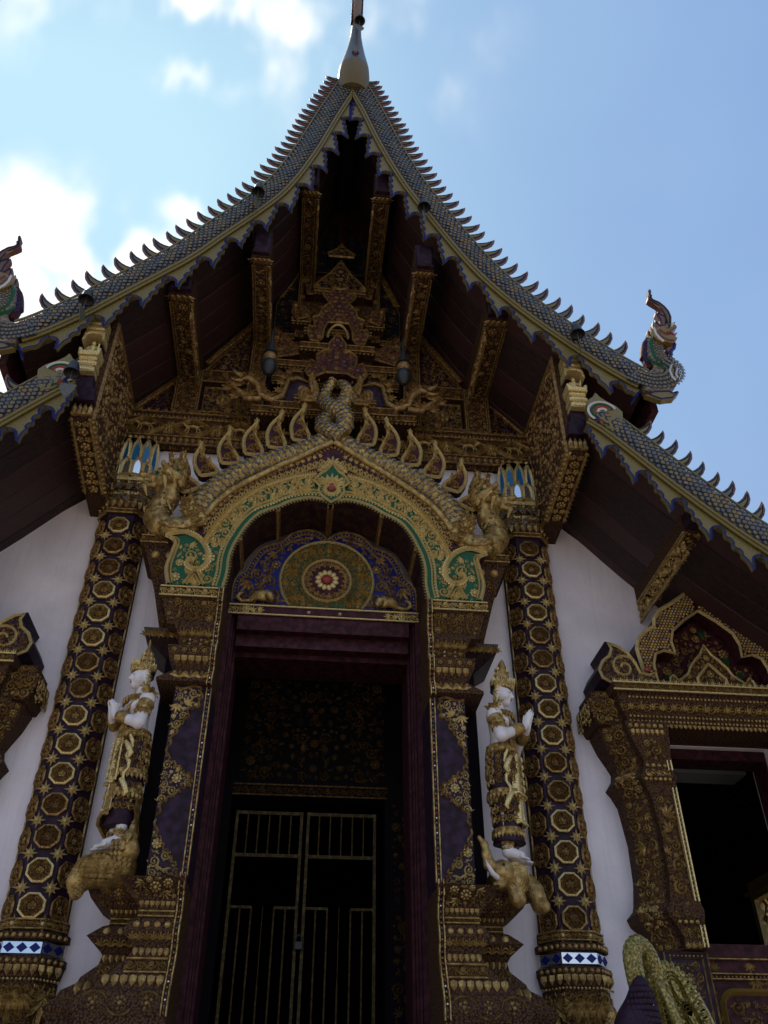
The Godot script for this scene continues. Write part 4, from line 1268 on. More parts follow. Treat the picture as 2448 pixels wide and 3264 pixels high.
	pediment(root, pv([0, 9.36, 0.14, 9.36, 0.16, 9.42, 0.06, 9.5, 0, 9.62]), 0.16, 0.22, 74, GD, DARK, 0.06)
	# inset arches of the pediments
	for a in [[0.0, 7.96, 0.1, 0.2], [0.0, 7.36, 0.16, 0.14]]:
		var r := B.new(); var arc := PackedVector2Array()
		for j in 13:
			var an := PI * j / 12.0
			arc.push_back(Vector2(cos(an) * a[2], a[1] + sin(an) * a[3]))
		r.ridge(arc, 0.02, 0.32, 0.02)
		obj("inset_arch", {GB: r}, root)
# ---------------------------------------------------------------- eave brackets
func bracket(s: float) -> void:
	var nm := "right" if s > 0 else "left"
	var root := holder("eave_bracket", temple, "large carved eave bracket above the %s pilaster" % nm)
	var b := B.new(); var g := B.new()
	var prof := [[0.0, 5.9], [0.3, 5.92], [1.06, 6.04], [1.06, 7.15], [0.0, 7.15]]
	var rows := []
	for x in [1.83, 1.985]:
		var row := PackedVector3Array()
		for p in prof: row.push_back(Vector3(x, p[1], p[0]))
		rows.append(row)
	b.loft(rows, true, false, true, true)
	obj("plate", side({CARV: b}, s), root)
	# inner carved flank
	var t := face(Vector3(1.83, 0, 0), Vector3(0, 0, 1), Vector3(-1, 0, 0))
	if t.basis.y.y < 0: t = face(Vector3(1.83, 0, 0), Vector3(0, 0, -1), Vector3(-1, 0, 0))
	var sg := signf(t.basis.x.z)
	var P := PackedVector2Array()
	for p in prof: P.push_back(Vector2(p[0] * sg, p[1]))
	if Geometry2D.is_polygon_clockwise(P): P.reverse()
	g.ridge(B.inset(P, 0.03), 0.05, 0, 0.02, t, true)
	fill(g, B.inset(P, 0.05), 0.085, 31, t)
	obj("carved_flank", side({GD: g}, s), root, "", "stuff")
	var g3 := B.new()
	var t3 := face(Vector3(1.985, 0, 0), Vector3(0, 0, -1), Vector3(1, 0, 0))
	var P3 := PackedVector2Array()
	for p in prof: P3.push_back(Vector2(p[0] * signf(t3.basis.x.z), p[1] * t3.basis.y.y))
	if Geometry2D.is_polygon_clockwise(P3): P3.reverse()
	fill(g3, B.inset(P3, 0.05), 0.1, 32, t3)
	obj("carved_outer_flank", side({G: g3}, s), root, "", "stuff")
	# underside with flowers
	var d := Vector3(0, 0.12, 0.76)
	var u := face(Vector3(1.985, 5.92, 0.3), d, Vector3(0, -1, 0.15))
	if u.basis.y.x > 0: u = face(Vector3(1.83, 5.92, 0.3), d, Vector3(0, -1, 0.15))
	var L := d.length()
	var fr := B.new()
	for y in [0.0, 0.135]: fr.slab(Vector3(0, y, 0), Vector3(L, y + 0.02, 0.016), 0.005, u)
	for i in 16:
		fr.add(LEAF, u * place(0.02 + i * 0.048, 0.0, 0.04, PI)); fr.add(LEAF, u * place(0.02 + i * 0.048, 0.155, 0.04))
	obj("underside_rails", side({G: fr}, s), root)
	for i in 10:
		var f := B.new()
		if i % 2 == 0: f.add(ROSE5 if s < 0 else ROSE, u * place(0.05 + i * 0.074, 0.078, 0.085, i, 0.004))
		else:
			f.add(ROSE5, u * place(0.05 + i * 0.074, 0.048, 0.06, i, 0.004)); f.add(ROSE5, u * place(0.05 + i * 0.074, 0.108, 0.06, i + 1, 0.004))
		obj("flower", side({G: f}, s), root)
	# fringe, cap block, niche column
	for i in 4:
		var lf := B.new()
		var x := 1.83 + (i + 0.5) * 0.0388
		lf.plate(pv([x - 0.018, 6.06, x + 0.018, 6.06, x + 0.018, 6.12, x, 6.17, x - 0.018, 6.12]), 1.06, 1.1, 0.012)
		obj("petal", side({G: lf}, s), root)
	var c := B.new()
	rows = []
	for r in [[1.825, 2.05, 1.0, 1.13, 6.17], [1.84, 2.035, 1.0, 1.14, 6.29], [1.865, 2.0, 1.0, 1.12, 6.3], [1.875, 1.995, 1.0, 1.12, 6.43]]:
		rows.append(PackedVector3Array([Vector3(r[0], r[4], r[2]), Vector3(r[1], r[4], r[2]), Vector3(r[1], r[4], r[3]), Vector3(r[0], r[4], r[3])]))
	c.loft(rows, true, false, true, true)
	obj("cap_block", side({PUR: c}, s), root)
	var k := 0
	for r in [[6.43, 6.475, 0.068], [6.475, 6.49, 0.055], [6.49, 6.53, 0.075], [6.53, 6.555, 0.055], [6.555, 6.59, 0.068], [6.59, 6.65, 0.078], [6.83, 6.87, 0.072], [6.87, 6.89, 0.055], [6.89, 6.935, 0.075], [6.935, 6.95, 0.058], [6.95, 7.02, 0.075]]:
		var q := B.new()
		if k == 5:
			q.plate(pv([1.942 - 0.078, 6.59, 1.942 + 0.078, 6.59, 1.942 + 0.085, 6.665, 1.942 + 0.06, 6.66, 1.942 + 0.05, 6.635, 1.942 - 0.05, 6.635, 1.942 - 0.06, 6.66, 1.942 - 0.085, 6.665]), 1.06, 1.2, 0.008, Transform3D(), true)
		elif k == 6:
			q.plate(pv([1.942 - 0.078, 6.86, 1.942 - 0.085, 6.76, 1.942 - 0.065, 6.78, 1.942 - 0.06, 6.82, 1.942 - 0.03, 6.84, 1.942 + 0.03, 6.84, 1.942 + 0.06, 6.82, 1.942 + 0.065, 6.78, 1.942 + 0.085, 6.76, 1.942 + 0.078, 6.86]), 1.06, 1.19, 0.008, Transform3D(), true)
		else:
			q.slab(Vector3(1.942 - r[2], r[0], 1.02), Vector3(1.942 + r[2], r[1], 1.12 + r[2] * 0.9), 0.012)
		if r[2] < 0.06: beads(q, face(Vector3(1.942 - r[2], (r[0] + r[1]) / 2, 1.12 + r[2] * 0.9), Vector3(1, 0, 0), Vector3(0, 0, 1)), r[2] * 2, 0.007, 0.018)
		obj("niche_moulding", side({GB: q}, s), root)
		k += 1
	var nb := B.new(); nb.box(Vector3(1.88, 6.6, 1.02), Vector3(2.0, 6.9, 1.07)); nb.box(Vector3(1.87, 7.02, 0.9), Vector3(2.02, 7.25, 1.16))
	obj("niche_back", side({PUR: nb}, s), root)
	# seated figure
	var f := thing("seated_figurine", "small gilded figure seated in the niche of the %s eave bracket" % nm, "figurine", "niche figurines")
	f.position = Vector3(1.942 * s, 6.635, 1.13)
	var sd := Sdf.new(0.0045)
	for a in [[Vector3(0, 0.022, 0), Vector3(0, 0.09, 0), 0.024, 0.026], [Vector3(-0.02, 0.018, 0), Vector3(-0.05, 0.018, 0.025), 0.02, 0.016], [Vector3(0.02, 0.018, 0), Vector3(0.05, 0.018, 0.025), 0.02, 0.016],
		[Vector3(-0.05, 0.016, 0.025), Vector3(0.01, 0.014, 0.04), 0.016, 0.01], [Vector3(0.05, 0.016, 0.025), Vector3(-0.01, 0.014, 0.04), 0.016, 0.01],
		[Vector3(0, 0.1, 0), Vector3(0, 0.135, 0.002), 0.01, 0.019], [Vector3(-0.03, 0.098, 0), Vector3(-0.045, 0.055, 0.012), 0.011, 0.009], [Vector3(-0.045, 0.055, 0.012), Vector3(-0.012, 0.034, 0.035), 0.009, 0.008],
		[Vector3(0.03, 0.098, 0), Vector3(0.048, 0.062, 0.015), 0.011, 0.009], [Vector3(0.048, 0.062, 0.015), Vector3(0.05, 0.105, 0.03), 0.009, 0.008], [Vector3(0, 0.145, 0), Vector3(0, 0.178, -0.002), 0.013, 0.003]]:
		sd.cap(a[0], a[1], a[2], a[3], 0.008)
	obj("body", {GB: sd.mesh()}, f)

# ---------------------------------------------------------------- medallioned pilasters
var oct_ring: Array[Mesh] = []; var oct_dark: Mesh; var star_mesh: Mesh
func medal(bright: bool, rim: Material, leafage: Material) -> Mesh:
	var o := PackedVector2Array(); var g := B.new(); var r := B.new(); var d := B.new()
	for k in 8: o.push_back(Vector2(cos((k + 0.5) * TAU / 8), sin((k + 0.5) * TAU / 8)) * 0.083)
	if bright:
		var o2 := PackedVector2Array()
		for p in o: o2.push_back(p * 0.82)
		for k in 8:
			var a := o[k]; var b := o[(k + 1) % 8]; var c := o2[k]; var e := o2[(k + 1) % 8]
			var v := func(p: Vector2, z: float) -> Vector3: return Vector3(p.x, p.y, z)
			r.quad(v.call(a, 0), v.call(b, 0), v.call(b, 0.018), v.call(a, 0.018))
			r.quad(v.call(a, 0.018), v.call(b, 0.018), v.call(e * 1.03, 0.024), v.call(c * 1.03, 0.024))
			r.quad(v.call(c * 1.03, 0.024), v.call(e * 1.03, 0.024), v.call(e, 0.004), v.call(c, 0.004))
		d.plate(o2, 0.0, 0.005)
	else:
		d.plate(o, 0.0, 0.004)
		g.ridge(o, 0.012, 0.003, 0.012, Transform3D(), true)
	var f := 0.068 if bright else 0.076
	g.add(ROSE5, place(0, 0, 0.05, 0.3, 0.008))
	for k in 6:
		var a := k * TAU / 6
		g.add(CURL[k % 2], place(cos(a) * f * 0.66, sin(a) * f * 0.66, 0.046, a, 0.005))
	for k in 8:
		var a := (k + 0.5) * TAU / 8
		g.add(LEAF, place(cos(a) * f * 0.86, sin(a) * f * 0.86, 0.026, a - PI / 2, 0.005))
	if rim == leafage: g.join(r)
	return mesh_of({rim: r, CARV: d, leafage: g} if rim != leafage else {rim: g, CARV: d})
func pilaster(s: float) -> void:
	if oct_ring.is_empty():
		var old := worn(mat(lin(0.55, 0.37, 0.12), 0.45, 0.4), noise_tex(0.05, 41, Color(0.4, 0.33, 0.3), Color(1, 1, 1)), 2.0)
		for k in 3: oct_ring.append(medal(true, [GB, G, old][k], [G, GD, GD][k]))
		oct_dark = medal(false, GD, GD)
		var sb := B.new(); sb.add(STAR, place(0, 0, 0.115, 0.0))
		star_mesh = mesh_of({GB: sb})
	var root := holder("pilaster", temple, "tall pilaster right of the doorway with octagon medallions" if s > 0 else "tall pilaster left of the doorway with octagon medallions")
	var plan := [[-0.197, 0.0], [-0.197, 0.05], [-0.102, 0.167], [0.102, 0.167], [0.197, 0.05], [0.197, 0.0]]
	var X := 1.69
	var ring := func(y: float, e: float) -> PackedVector3Array:
		var row := PackedVector3Array()
		for p in plan: row.push_back(Vector3(X + p[0] * (1 + e / 0.197), y, maxf(p[1] * (1 + e / 0.167), 0.0)))
		return row
	var sh := B.new()
	sh.loft([ring.call(2.76, 0.0), ring.call(5.83, 0.0)], true, false)
	var ed := B.new()
	for x in [X - 0.197, X + 0.184]: ed.box(Vector3(x, 2.76, 0.03), Vector3(x + 0.013, 5.83, 0.062))
	obj("shaft", side({PUR: sh, G: ed}, s), root)
	var faces := [face(Vector3(X, 0, 0.168), Vector3(1, 0, 0), Vector3(0, 0, 1)), face(Vector3(X + 0.15, 0, 0.109), Vector3(0.095, 0, -0.117), Vector3(0.117, 0, 0.095)), face(Vector3(X - 0.15, 0, 0.109), Vector3(0.095, 0, 0.117), Vector3(-0.117, 0, 0.095))]
	for i in 15:
		var y := 5.7076 - i * 0.2047
		for k in 3:
			var t: Transform3D = faces[k] * Transform3D(Basis.from_scale(Vector3(0.83 if k else 1.05, 0.96, 1)), Vector3(0, y if k == 0 else y - 0.01, 0.001))
			if s < 0: t = face(Vector3(-t.origin.x, t.origin.y, t.origin.z), Vector3(t.basis.x.x, 0, -t.basis.x.z), Vector3(-t.basis.z.x, 0, t.basis.z.z)) * Transform3D(Basis.from_scale(Vector3(0.83 if k else 1.05, 0.96, 1)), Vector3.ZERO)
			put("medallion", oct_ring[[0, 2, 0, 1, 0][(i * 3 + (1 if s > 0 else 0)) % 5]] if k == 0 else oct_dark, root, t)
		for e in [-1.0, 1.0]:
			put("star_rosette", star_mesh, root, Transform3D(Basis(Vector3(0, 1, 0), e * 0.12) * Basis(Vector3(0, 0, 1), 0.0), Vector3(X * s + e * 0.089, y - 0.102, 0.167)))
	# a band round the shaft: extra e, from y0 to y1, decoration
	var band := func(called: String, y0: float, y1: float, e: float, deco: int, m: Material, e2 := -1.0) -> void:
		var b := B.new(); var g := B.new(); var w := B.new()
		if e2 < 0: e2 = e
		b.loft([ring.call(y0, 0.0), ring.call(y0, e), ring.call(y1, e2), ring.call(y1, 0.0)], true, false)
		var em := maxf(e, e2)
		for k in range(1, 4):
			var p: Array = plan[k]; var q: Array = plan[k + 1]
			var f := func(v: Array) -> Vector3: return Vector3(X + v[0] * (1 + em / 0.197), 0, v[1] * (1 + em / 0.167))
			var A: Vector3 = f.call(p); var C: Vector3 = f.call(q)
			var u := C - A
			var n := Vector3(-u.z, 0, u.x)
			if n.z < 0: n = -n
			var t := face(A + Vector3(0, y0, 0), u, n)
			var L := u.length(); var H := y1 - y0
			if deco == 1: beads(g, t * Transform3D(Basis(), Vector3(0, H / 2, 0)), L, H * 0.36, H * 0.95)
			elif deco == 2: teeth(g, t * Transform3D(Basis(), Vector3(0, H * 0.95, 0)), L, H * 0.9, H * 0.8)
			elif deco == 3: frieze(g, t, L, H, 0.01)
			elif deco == 4:
				var kk := maxi(1, roundi(L / (H * 1.1)))
				for i in kk:
					var dm := pv([(i + 0.5) * L / kk, H * 0.06, (i + 0.94) * L / kk, H * 0.5, (i + 0.5) * L / kk, H * 0.94, (i + 0.06) * L / kk, H * 0.5])
					w.plate(dm, 0, 0.005, 0.002, t)
			elif deco == 5:
				for i in (3 if k == 2 else 1):
					var xx: float = L * (0.5 if k != 2 else [0.16, 0.5, 0.84][i])
					g.add(LEAF, t * place(xx, H * 0.45, H * (0.75 if i == 1 or k != 2 else 0.5), PI, 0.004)); g.add(LEAF, t * place(xx, H * 0.5, H * 0.5, PI, 0.02))
					for c in 2: g.add(CURL[c], t * place(xx + (0.055 if c == 0 else -0.055), H * 0.75, H * 0.3, 0.5, 0.002))
				fill(g, rect(0.005, 0.01, L - 0.005, H - 0.01), 0.055, 5 + k, t)
		obj(called, side({m: b, G: g, NAVY if y0 > 5 else BLUE: w}, s), root)
	band.call("foot", 1.0, 2.2, 0.05, 0, MAR)
	band.call("base_leaf_band", 2.2, 2.44, 0.012, 5, CARV)
	band.call("base_ring", 2.43, 2.455, 0.035, 1, G)
	band.call("base_teeth", 2.455, 2.52, 0.02, 2, CARV, 0.036)
	band.call("base_ring", 2.52, 2.56, 0.04, 1, CARV)
	band.call("base_ring", 2.56, 2.578, 0.045, 0, G)
	band.call("mosaic_band", 2.578, 2.64, 0.022, 4, MIRROR)
	band.call("base_ring", 2.64, 2.655, 0.04, 0, G)
	band.call("base_ring", 2.655, 2.695, 0.035, 1, CARV)
	band.call("base_ring", 2.695, 2.71, 0.03, 0, G)
	band.call("base_frieze", 2.71, 2.77, 0.014, 3, CARV)
	band.call("capital_frieze", 5.83, 5.875, 0.012, 3, CARV)
	band.call("capital_frieze", 5.875, 5.95, 0.02, 2, CARV)
	band.call("capital_ring", 5.95, 5.97, 0.03, 1, G)
	band.call("mosaic_band", 5.97, 6.035, -0.035, 4, PALE)
	band.call("capital_ring", 6.035, 6.06, 0.0, 0, GB)
	band.call("capital_ring", 6.06, 6.09, -0.02, 0, GB)
	band.call("mosaic_band", 6.09, 6.155, -0.04, 4, PALE)
	band.call("capital_ring", 6.155, 6.18, -0.005, 0, GB)
	band.call("capital_ring", 6.18, 6.22, 0.01, 0, GB)
	band.call("capital_core", 6.22, 6.66, -0.05, 0, DARK)
	for tier in 2:
		for k in 5:
			var p := B.new(); var q := B.new()
			var a := (k - 2) * 0.52 + (0.26 if tier == 0 else 0.0)
			if tier == 0 and k == 4: continue
			var wd := 0.052 if tier == 0 else 0.05; var h := 0.2 if tier == 0 else 0.44
			var o := PackedVector2Array(); var inn := PackedVector2Array()
			for c in [[-1.0, 0.0], [1.0, 0.0], [1.0, 0.55], [0.75, 0.8], [0.0, 1.0], [-0.75, 0.8], [-1.0, 0.55]]:
				o.push_back(Vector2(c[0] * wd, c[1] * h))
				inn.push_back(Vector2(c[0] * wd * 0.5, 0.08 * h + c[1] * h * 0.78))
			var t := Transform3D(Basis(Vector3(0, 1, 0), a), Vector3(X + sin(a) * 0.165, 6.22 if tier == 0 else 6.24, 0.03 + cos(a) * (0.16 if tier == 0 else 0.125)))
			p.plate(o, -0.02, 0.004, 0.0, t)
			p.ridge(B.inset(o, 0.012), 0.026, 0.004, 0.022, t, true)
			q.plate(inn, 0.004, 0.008, 0.0, t)
			for bb in 7: p.add(BEAD, t * place(wd * 0.9, 0.05 * h + bb * h * 0.09, 0.018, 0, 0.01))
			p.add(LEAF, t * place(0, h * 0.98, 0.05, 0, 0.006))
			obj("capital_petal", side({GB: p, (TURQ if tier == 1 else MIRROR): q}, s), root)
	var wt := B.new()
	for k in 3: fill(wt, rect(-0.09, 5.84, 0.09, 6.2), 0.06, 3 + k, faces[k])
	obj("capital_filigree", side({GD: wt}, s), root, "", "stuff")
# ---------------------------------------------------------------- portal
const PF := [[1, 1.22, 0.738], [2.19, 1.21, 0.732], [2.25, 1.23, 0.743], [2.32, 1.19, 0.721], [2.335, 1.14, 0.699], [2.395, 1.11, 0.682], [2.41, 1.07, 0.666], [2.49, 1, 0.633], [2.54, 0.98, 0.617], [2.57, 1, 0.628], [2.63, 1.05, 0.649], [2.69, 1, 0.628], [2.7, 0.98, 0.617], [2.74, 0.98, 0.617], [2.79, 1.01, 0.628], [2.83, 1.06, 0.644], [2.9, 1.1, 0.71], [2.905, 0.975, 0.6],
	[4.13, 0.975, 0.6], [4.14, 1.1, 0.66], [4.16, 1.1, 0.66], [4.25, 0.99, 0.6], [4.27, 1.01, 0.61], [4.34, 1.05, 0.645], [4.41, 1.06, 0.65], [4.42, 1, 0.61], [4.49, 1, 0.61], [4.57, 1.04, 0.64], [4.59, 1.1, 0.61], [4.62, 1.11, 0.6], [4.78, 1.16, 0.63], [4.79, 1.18, 0.65], [4.875, 1.18, 0.65], [4.9, 1.17, 0.6]]
const PO := [[1.0, 1.42, 0.55], [2.2, 1.39, 0.53], [2.26, 1.42, 0.55], [2.31, 1.37, 0.51], [2.35, 1.35, 0.49], [2.39, 1.28, 0.45], [2.42, 1.27, 0.44], [2.49, 1.19, 0.4], [2.54, 1.18, 0.39], [2.57, 1.2, 0.41], [2.63, 1.275, 0.46], [2.69, 1.2, 0.41], [2.70, 1.17, 0.39], [2.74, 1.17, 0.39], [2.78, 1.2, 0.41], [2.83, 1.29, 0.46], [2.91, 1.33, 0.5], [2.92, 1.33, 0.5]]
const PC := [[4.47, 1.12, 0.29], [4.56, 1.26, 0.47], [4.62, 1.275, 0.49], [4.64, 1.18, 0.37], [5.05, 1.29, 0.43], [5.31, 1.385, 0.47], [5.33, 1.42, 0.5], [5.41, 1.42, 0.5], [5.43, 1.37, 0.46], [5.45, 1.37, 0.46]]
func prof_rows(a: Array, x0: float) -> Array:
	var rows := []
	for p in a: rows.append(PackedVector3Array([Vector3(x0, p[0], 0), Vector3(p[1], p[0], 0), Vector3(p[1], p[0], p[2]), Vector3(x0, p[0], p[2])]))
	return rows
func prof_at(a: Array, y: float) -> Vector2:
	for i in a.size() - 1:
		if y <= a[i + 1][0]:
			var f: float = (y - a[i][0]) / maxf(a[i + 1][0] - a[i][0], 1e-5)
			return Vector2(lerpf(a[i][1], a[i + 1][1], f), lerpf(a[i][2], a[i + 1][2], f))
	return Vector2(a[-1][1], a[-1][2])
func decorate(g: B, a: Array, x0: float, y0: float, y1: float, deco: int) -> void:
	var p := prof_at(a, y0 + 0.002); var q := prof_at(a, y1 - 0.002)
	var x1 := minf(p.x, q.x)
	if deco == 9: x1 = maxf(p.x, q.x)
	var t := face(Vector3(x0, y0, p.y + 0.002), Vector3(1, 0, 0), Vector3(0, -(q.y - p.y), (y1 - y0)))
	var H := Vector2(y1 - y0, q.y - p.y).length(); var L := x1 - x0
	match deco:
		1: frieze(g, t, L, H, 0.01)
		2: teeth(g, t * Transform3D(Basis(), Vector3(0, H, 0)), L, H * 0.9, H * 0.75)
		3: beads(g, t * Transform3D(Basis(), Vector3(0, H / 2, 0)), L, H * 0.38, H * 0.9)
		4: # leaf row
			var k := maxi(1, roundi(L / (H * 0.8)))
			for i in k: g.add(LEAF, t * place((i + 0.5) * L / k, H * 0.35, H * 0.95))
		5: # diamonds
			var k := maxi(1, roundi(L / (H * 1.3)))
			for i in k:
				g.add(STAR, t * place((i + 0.5) * L / k, H * 0.5, H * 0.95, PI / 4))
				for c in [0.0, 1.0]: g.add(BEAD, t * place(i * L / k, H * (0.25 + 0.5 * c), H * 0.3))
		6: fill(g, rect(0, 0, L, H), minf(H * 0.6, 0.066), int(y0 * 100), t)
		7: # rosettes in loops
			var k := maxi(1, roundi(L / (H * 1.05)))
			for i in k:
				var c := Vector2((i + 0.5) * L / k, H * 0.5)
				g.add(ROSE if i % 2 else ROSE5, t * place(c.x, c.y, H * 0.62, i))
				var lo := PackedVector2Array()
				for j in 9: lo.push_back(c + Vector2(cos(PI * j / 8.0 + PI * (i % 2)) * L / k * 0.5, sin(PI * j / 8.0 + PI * (i % 2)) * H * 0.46))
				g.ridge(lo, H * 0.09, 0, H * 0.1, t)
func portal_pillar(s: float) -> void:
	var root := holder("portal_pillar", temple, "carved gilded pillar on the right side of the doorway" if s > 0 else "carved gilded pillar on the left side of the doorway")
	var b := B.new()
	b.loft(prof_rows(PF.slice(0, 18), 0.735), true, false, true, true)
	b.loft(prof_rows(PO, 0.74), true, false, true, true)
	obj("base", side({CARV: b}, s), root)
	var sh := B.new(); sh.loft(prof_rows(PF.slice(17, 19), 0.735), true, false)
	obj("shaft", side({PUR: sh}, s), root)
	var c := B.new()
	c.loft(prof_rows(PF.slice(18), 0.735), true, false, true, true)
	c.loft(prof_rows(PC.slice(3), 0.74), true, false, true, true)
	obj("capital", side({CARV: c}, s), root)
	var cn := B.new(); cn.loft(prof_rows(PC.slice(0, 4), 0.96), true, false, true, false)
	obj("canopy", side({WOOD: cn}, s), root)
	var bk := B.new(); bk.box(Vector3(0.96, 2.92, 0), Vector3(1.12, 4.5, 0.28))
	obj("back_plate", side({DARK: bk}, s), root)
	for d in [[2.2, 2.32, 7], [2.335, 2.395, 2], [2.41, 2.49, 1], [2.495, 2.54, 2], [2.58, 2.63, 4], [2.635, 2.685, 3], [2.702, 2.738, 1], [2.745, 2.785, 2], [2.8, 2.9, 6], [4.165, 4.25, 4], [4.272, 4.335, 2], [4.345, 4.405, 7], [4.423, 4.488, 5], [4.495, 4.565, 4], [4.625, 4.778, 6], [4.792, 4.873, 1]]:
		var g := B.new()
		decorate(g, PF, 0.775, d[0], d[1], d[2])
		obj("carved_band", side({(GB if d[0] > 4.7 else G): g}, s), root)
	for d in [[2.2, 2.31, 7], [2.315, 2.385, 2], [2.4, 2.49, 6], [2.495, 2.54, 2], [2.58, 2.63, 4], [2.635, 2.685, 3], [2.702, 2.738, 1], [2.745, 2.78, 2], [2.8, 2.905, 6]]:
		var g := B.new()
		decorate(g, PO, prof_at(PF, d[0]).x, d[0], d[1], d[2])
		obj("carved_band", side({G: g}, s), root)
	for d in [[4.57, 4.615, 4], [4.65, 5.04, 6], [5.06, 5.2, 6], [5.21, 5.3, 3], [5.335, 5.405, 1]]:
		var g := B.new()
		decorate(g, PC, 1.0 if d[0] < 4.65 else 1.14, d[0], d[1], d[2])
		obj("carved_band", side({G: g}, s), root)
	# drip edge of the canopy: small leaves
	var dr := B.new()
	for i in 9:
		dr.add(LEAF, Transform3D(Basis(), Vector3(1.0 + i * 0.032, 4.57, 0.49)) * place(0, 0, 0.06, PI * (i % 2)))
	obj("drip_leaves", side({G: dr}, s), root)
	# corner strip of rails and gems
	var r := B.new(); var gm := B.new(); var gr := B.new(); var gg := B.new()
	var y := 2.2
	while y < 4.87:
		var y2 := y + 0.0305
		var z := maxf(prof_at(PF, y).y, prof_at(PF, y2).y) + 0.003
		if y > 2.92 and y < 4.1: z = 0.603
		r.box(Vector3(0.734, y, z - 0.03), Vector3(0.741, y2 - 0.0005, z + 0.007)); r.box(Vector3(0.763, y, z - 0.03), Vector3(0.77, y2 - 0.0005, z + 0.007))
		var k := int(y * 1000) % 7
		var m: B = gm if k == 0 else (gr if k == 3 else (r if k > 4 else gg))
		m.add(BEAD, place(0.752, y + 0.015, 0.014, 0, z))
		y = y2
	obj("gem_strip", side({G: r, MIRROR: gm, RED: gr, GREY: gg}, s), root)
	# lace triangles on the shaft
	for P in [[0.972, 4.12, 0.80, 4.12, 0.795, 4.04, 0.815, 3.98, 0.86, 3.97, 0.87, 3.9, 0.91, 3.86, 0.935, 3.79, 0.965, 3.71, 0.972, 3.71],
		[0.972, 3.7, 0.965, 3.7, 0.945, 3.62, 0.9, 3.6, 0.865, 3.57, 0.84, 3.54, 0.8, 3.53, 0.785, 3.495, 0.8, 3.46, 0.84, 3.45, 0.865, 3.42, 0.9, 3.39, 0.94, 3.36, 0.965, 3.28, 0.972, 3.28],
		[0.972, 3.25, 0.966, 3.25, 0.95, 3.16, 0.92, 3.14, 0.9, 3.09, 0.865, 3.06, 0.84, 3.02, 0.81, 2.99, 0.805, 2.95, 0.79, 2.92, 0.972, 2.92]]:
		var o := pv(P)
		if Geometry2D.is_polygon_clockwise(o): o.reverse()
		var g := B.new(); var e := B.new()
		var ed := PackedVector2Array()
		for i in o.size():
			var a := o[i]; var bb := o[(i + 1) % o.size()]
			if a.x > 0.968 and bb.x > 0.968: continue
			var n := maxi(2, int(a.distance_to(bb) / 0.012))
			for j in n:
				var f := j / float(n)
				var dr2 := (bb - a).normalized()
				ed.push_back(a.lerp(bb, f) + Vector2(-dr2.y, dr2.x) * sin(f * TAU) * 0.01)
		var run := PackedVector2Array()
		for p in ed:
			if run.size() and run[-1].distance_to(p) > 0.1:
				e.ridge(run, 0.014, 0.601, 0.016); run = PackedVector2Array()
			run.push_back(p)
		e.ridge(run, 0.014, 0.601, 0.016)
		fill(g, o, 0.06, int(P[1] * 10), Transform3D(Basis(), Vector3(0, 0, 0.601)), 1e9, 0.2)
		obj("lace_triangle", side({GB: g, G: e}, s), root)

const IE := [0.745, 4.91, 0.725, 5.04, 0.725, 5.18, 0.705, 5.29, 0.675, 5.37, 0.63, 5.475, 0.545, 5.595, 0.41, 5.67, 0.30, 5.74, 0.16, 5.78, 0.05, 5.765, 0.0, 5.735]
const GO := [0.925, 5.30, 0.84, 5.50, 0.715, 5.69, 0.56, 5.845, 0.40, 5.94, 0.25, 6.0, 0.12, 6.03]
const HO := [0.945, 5.54, 0.89, 5.64, 0.79, 5.775, 0.66, 5.89, 0.56, 5.965, 0.42, 6.07, 0.24, 6.20, 0.0, 6.37]
const TY := [0.73, 5.03, 0.73, 5.21, 0.70, 5.29, 0.645, 5.345, 0.60, 5.46, 0.54, 5.56, 0.47, 5.605, 0.38, 5.635, 0.29, 5.735, 0.17, 5.775, 0.07, 5.755, 0.0, 5.70]
const CUSP := [4, 7]   # cusp points of the lobed outline
func lobed(a: Array) -> PackedVector2Array:   # smooth lobes between the cusps
	var p := pv(a)
	var o := PackedVector2Array()
	var cuts := [0, 4, 7, 11] if a == IE else [0, 3, 7, 11]
	for c in 3:
		var seg := p.slice(cuts[c], cuts[c + 1] + 1)
		var q := smooth(seg, 4)
		if c < 2: q.remove_at(q.size() - 1)
		o.append_array(q)
	return o
func along(g: B, path: PackedVector2Array, pitch: float, f: Callable) -> void:
	var acc := pitch * 0.5
	for i in path.size() - 1:
		var l := path[i].distance_to(path[i + 1])
		while acc < l:
			f.call(path[i].lerp(path[i + 1], acc / l), (path[i + 1] - path[i]).normalized())
			acc += pitch
		acc -= l
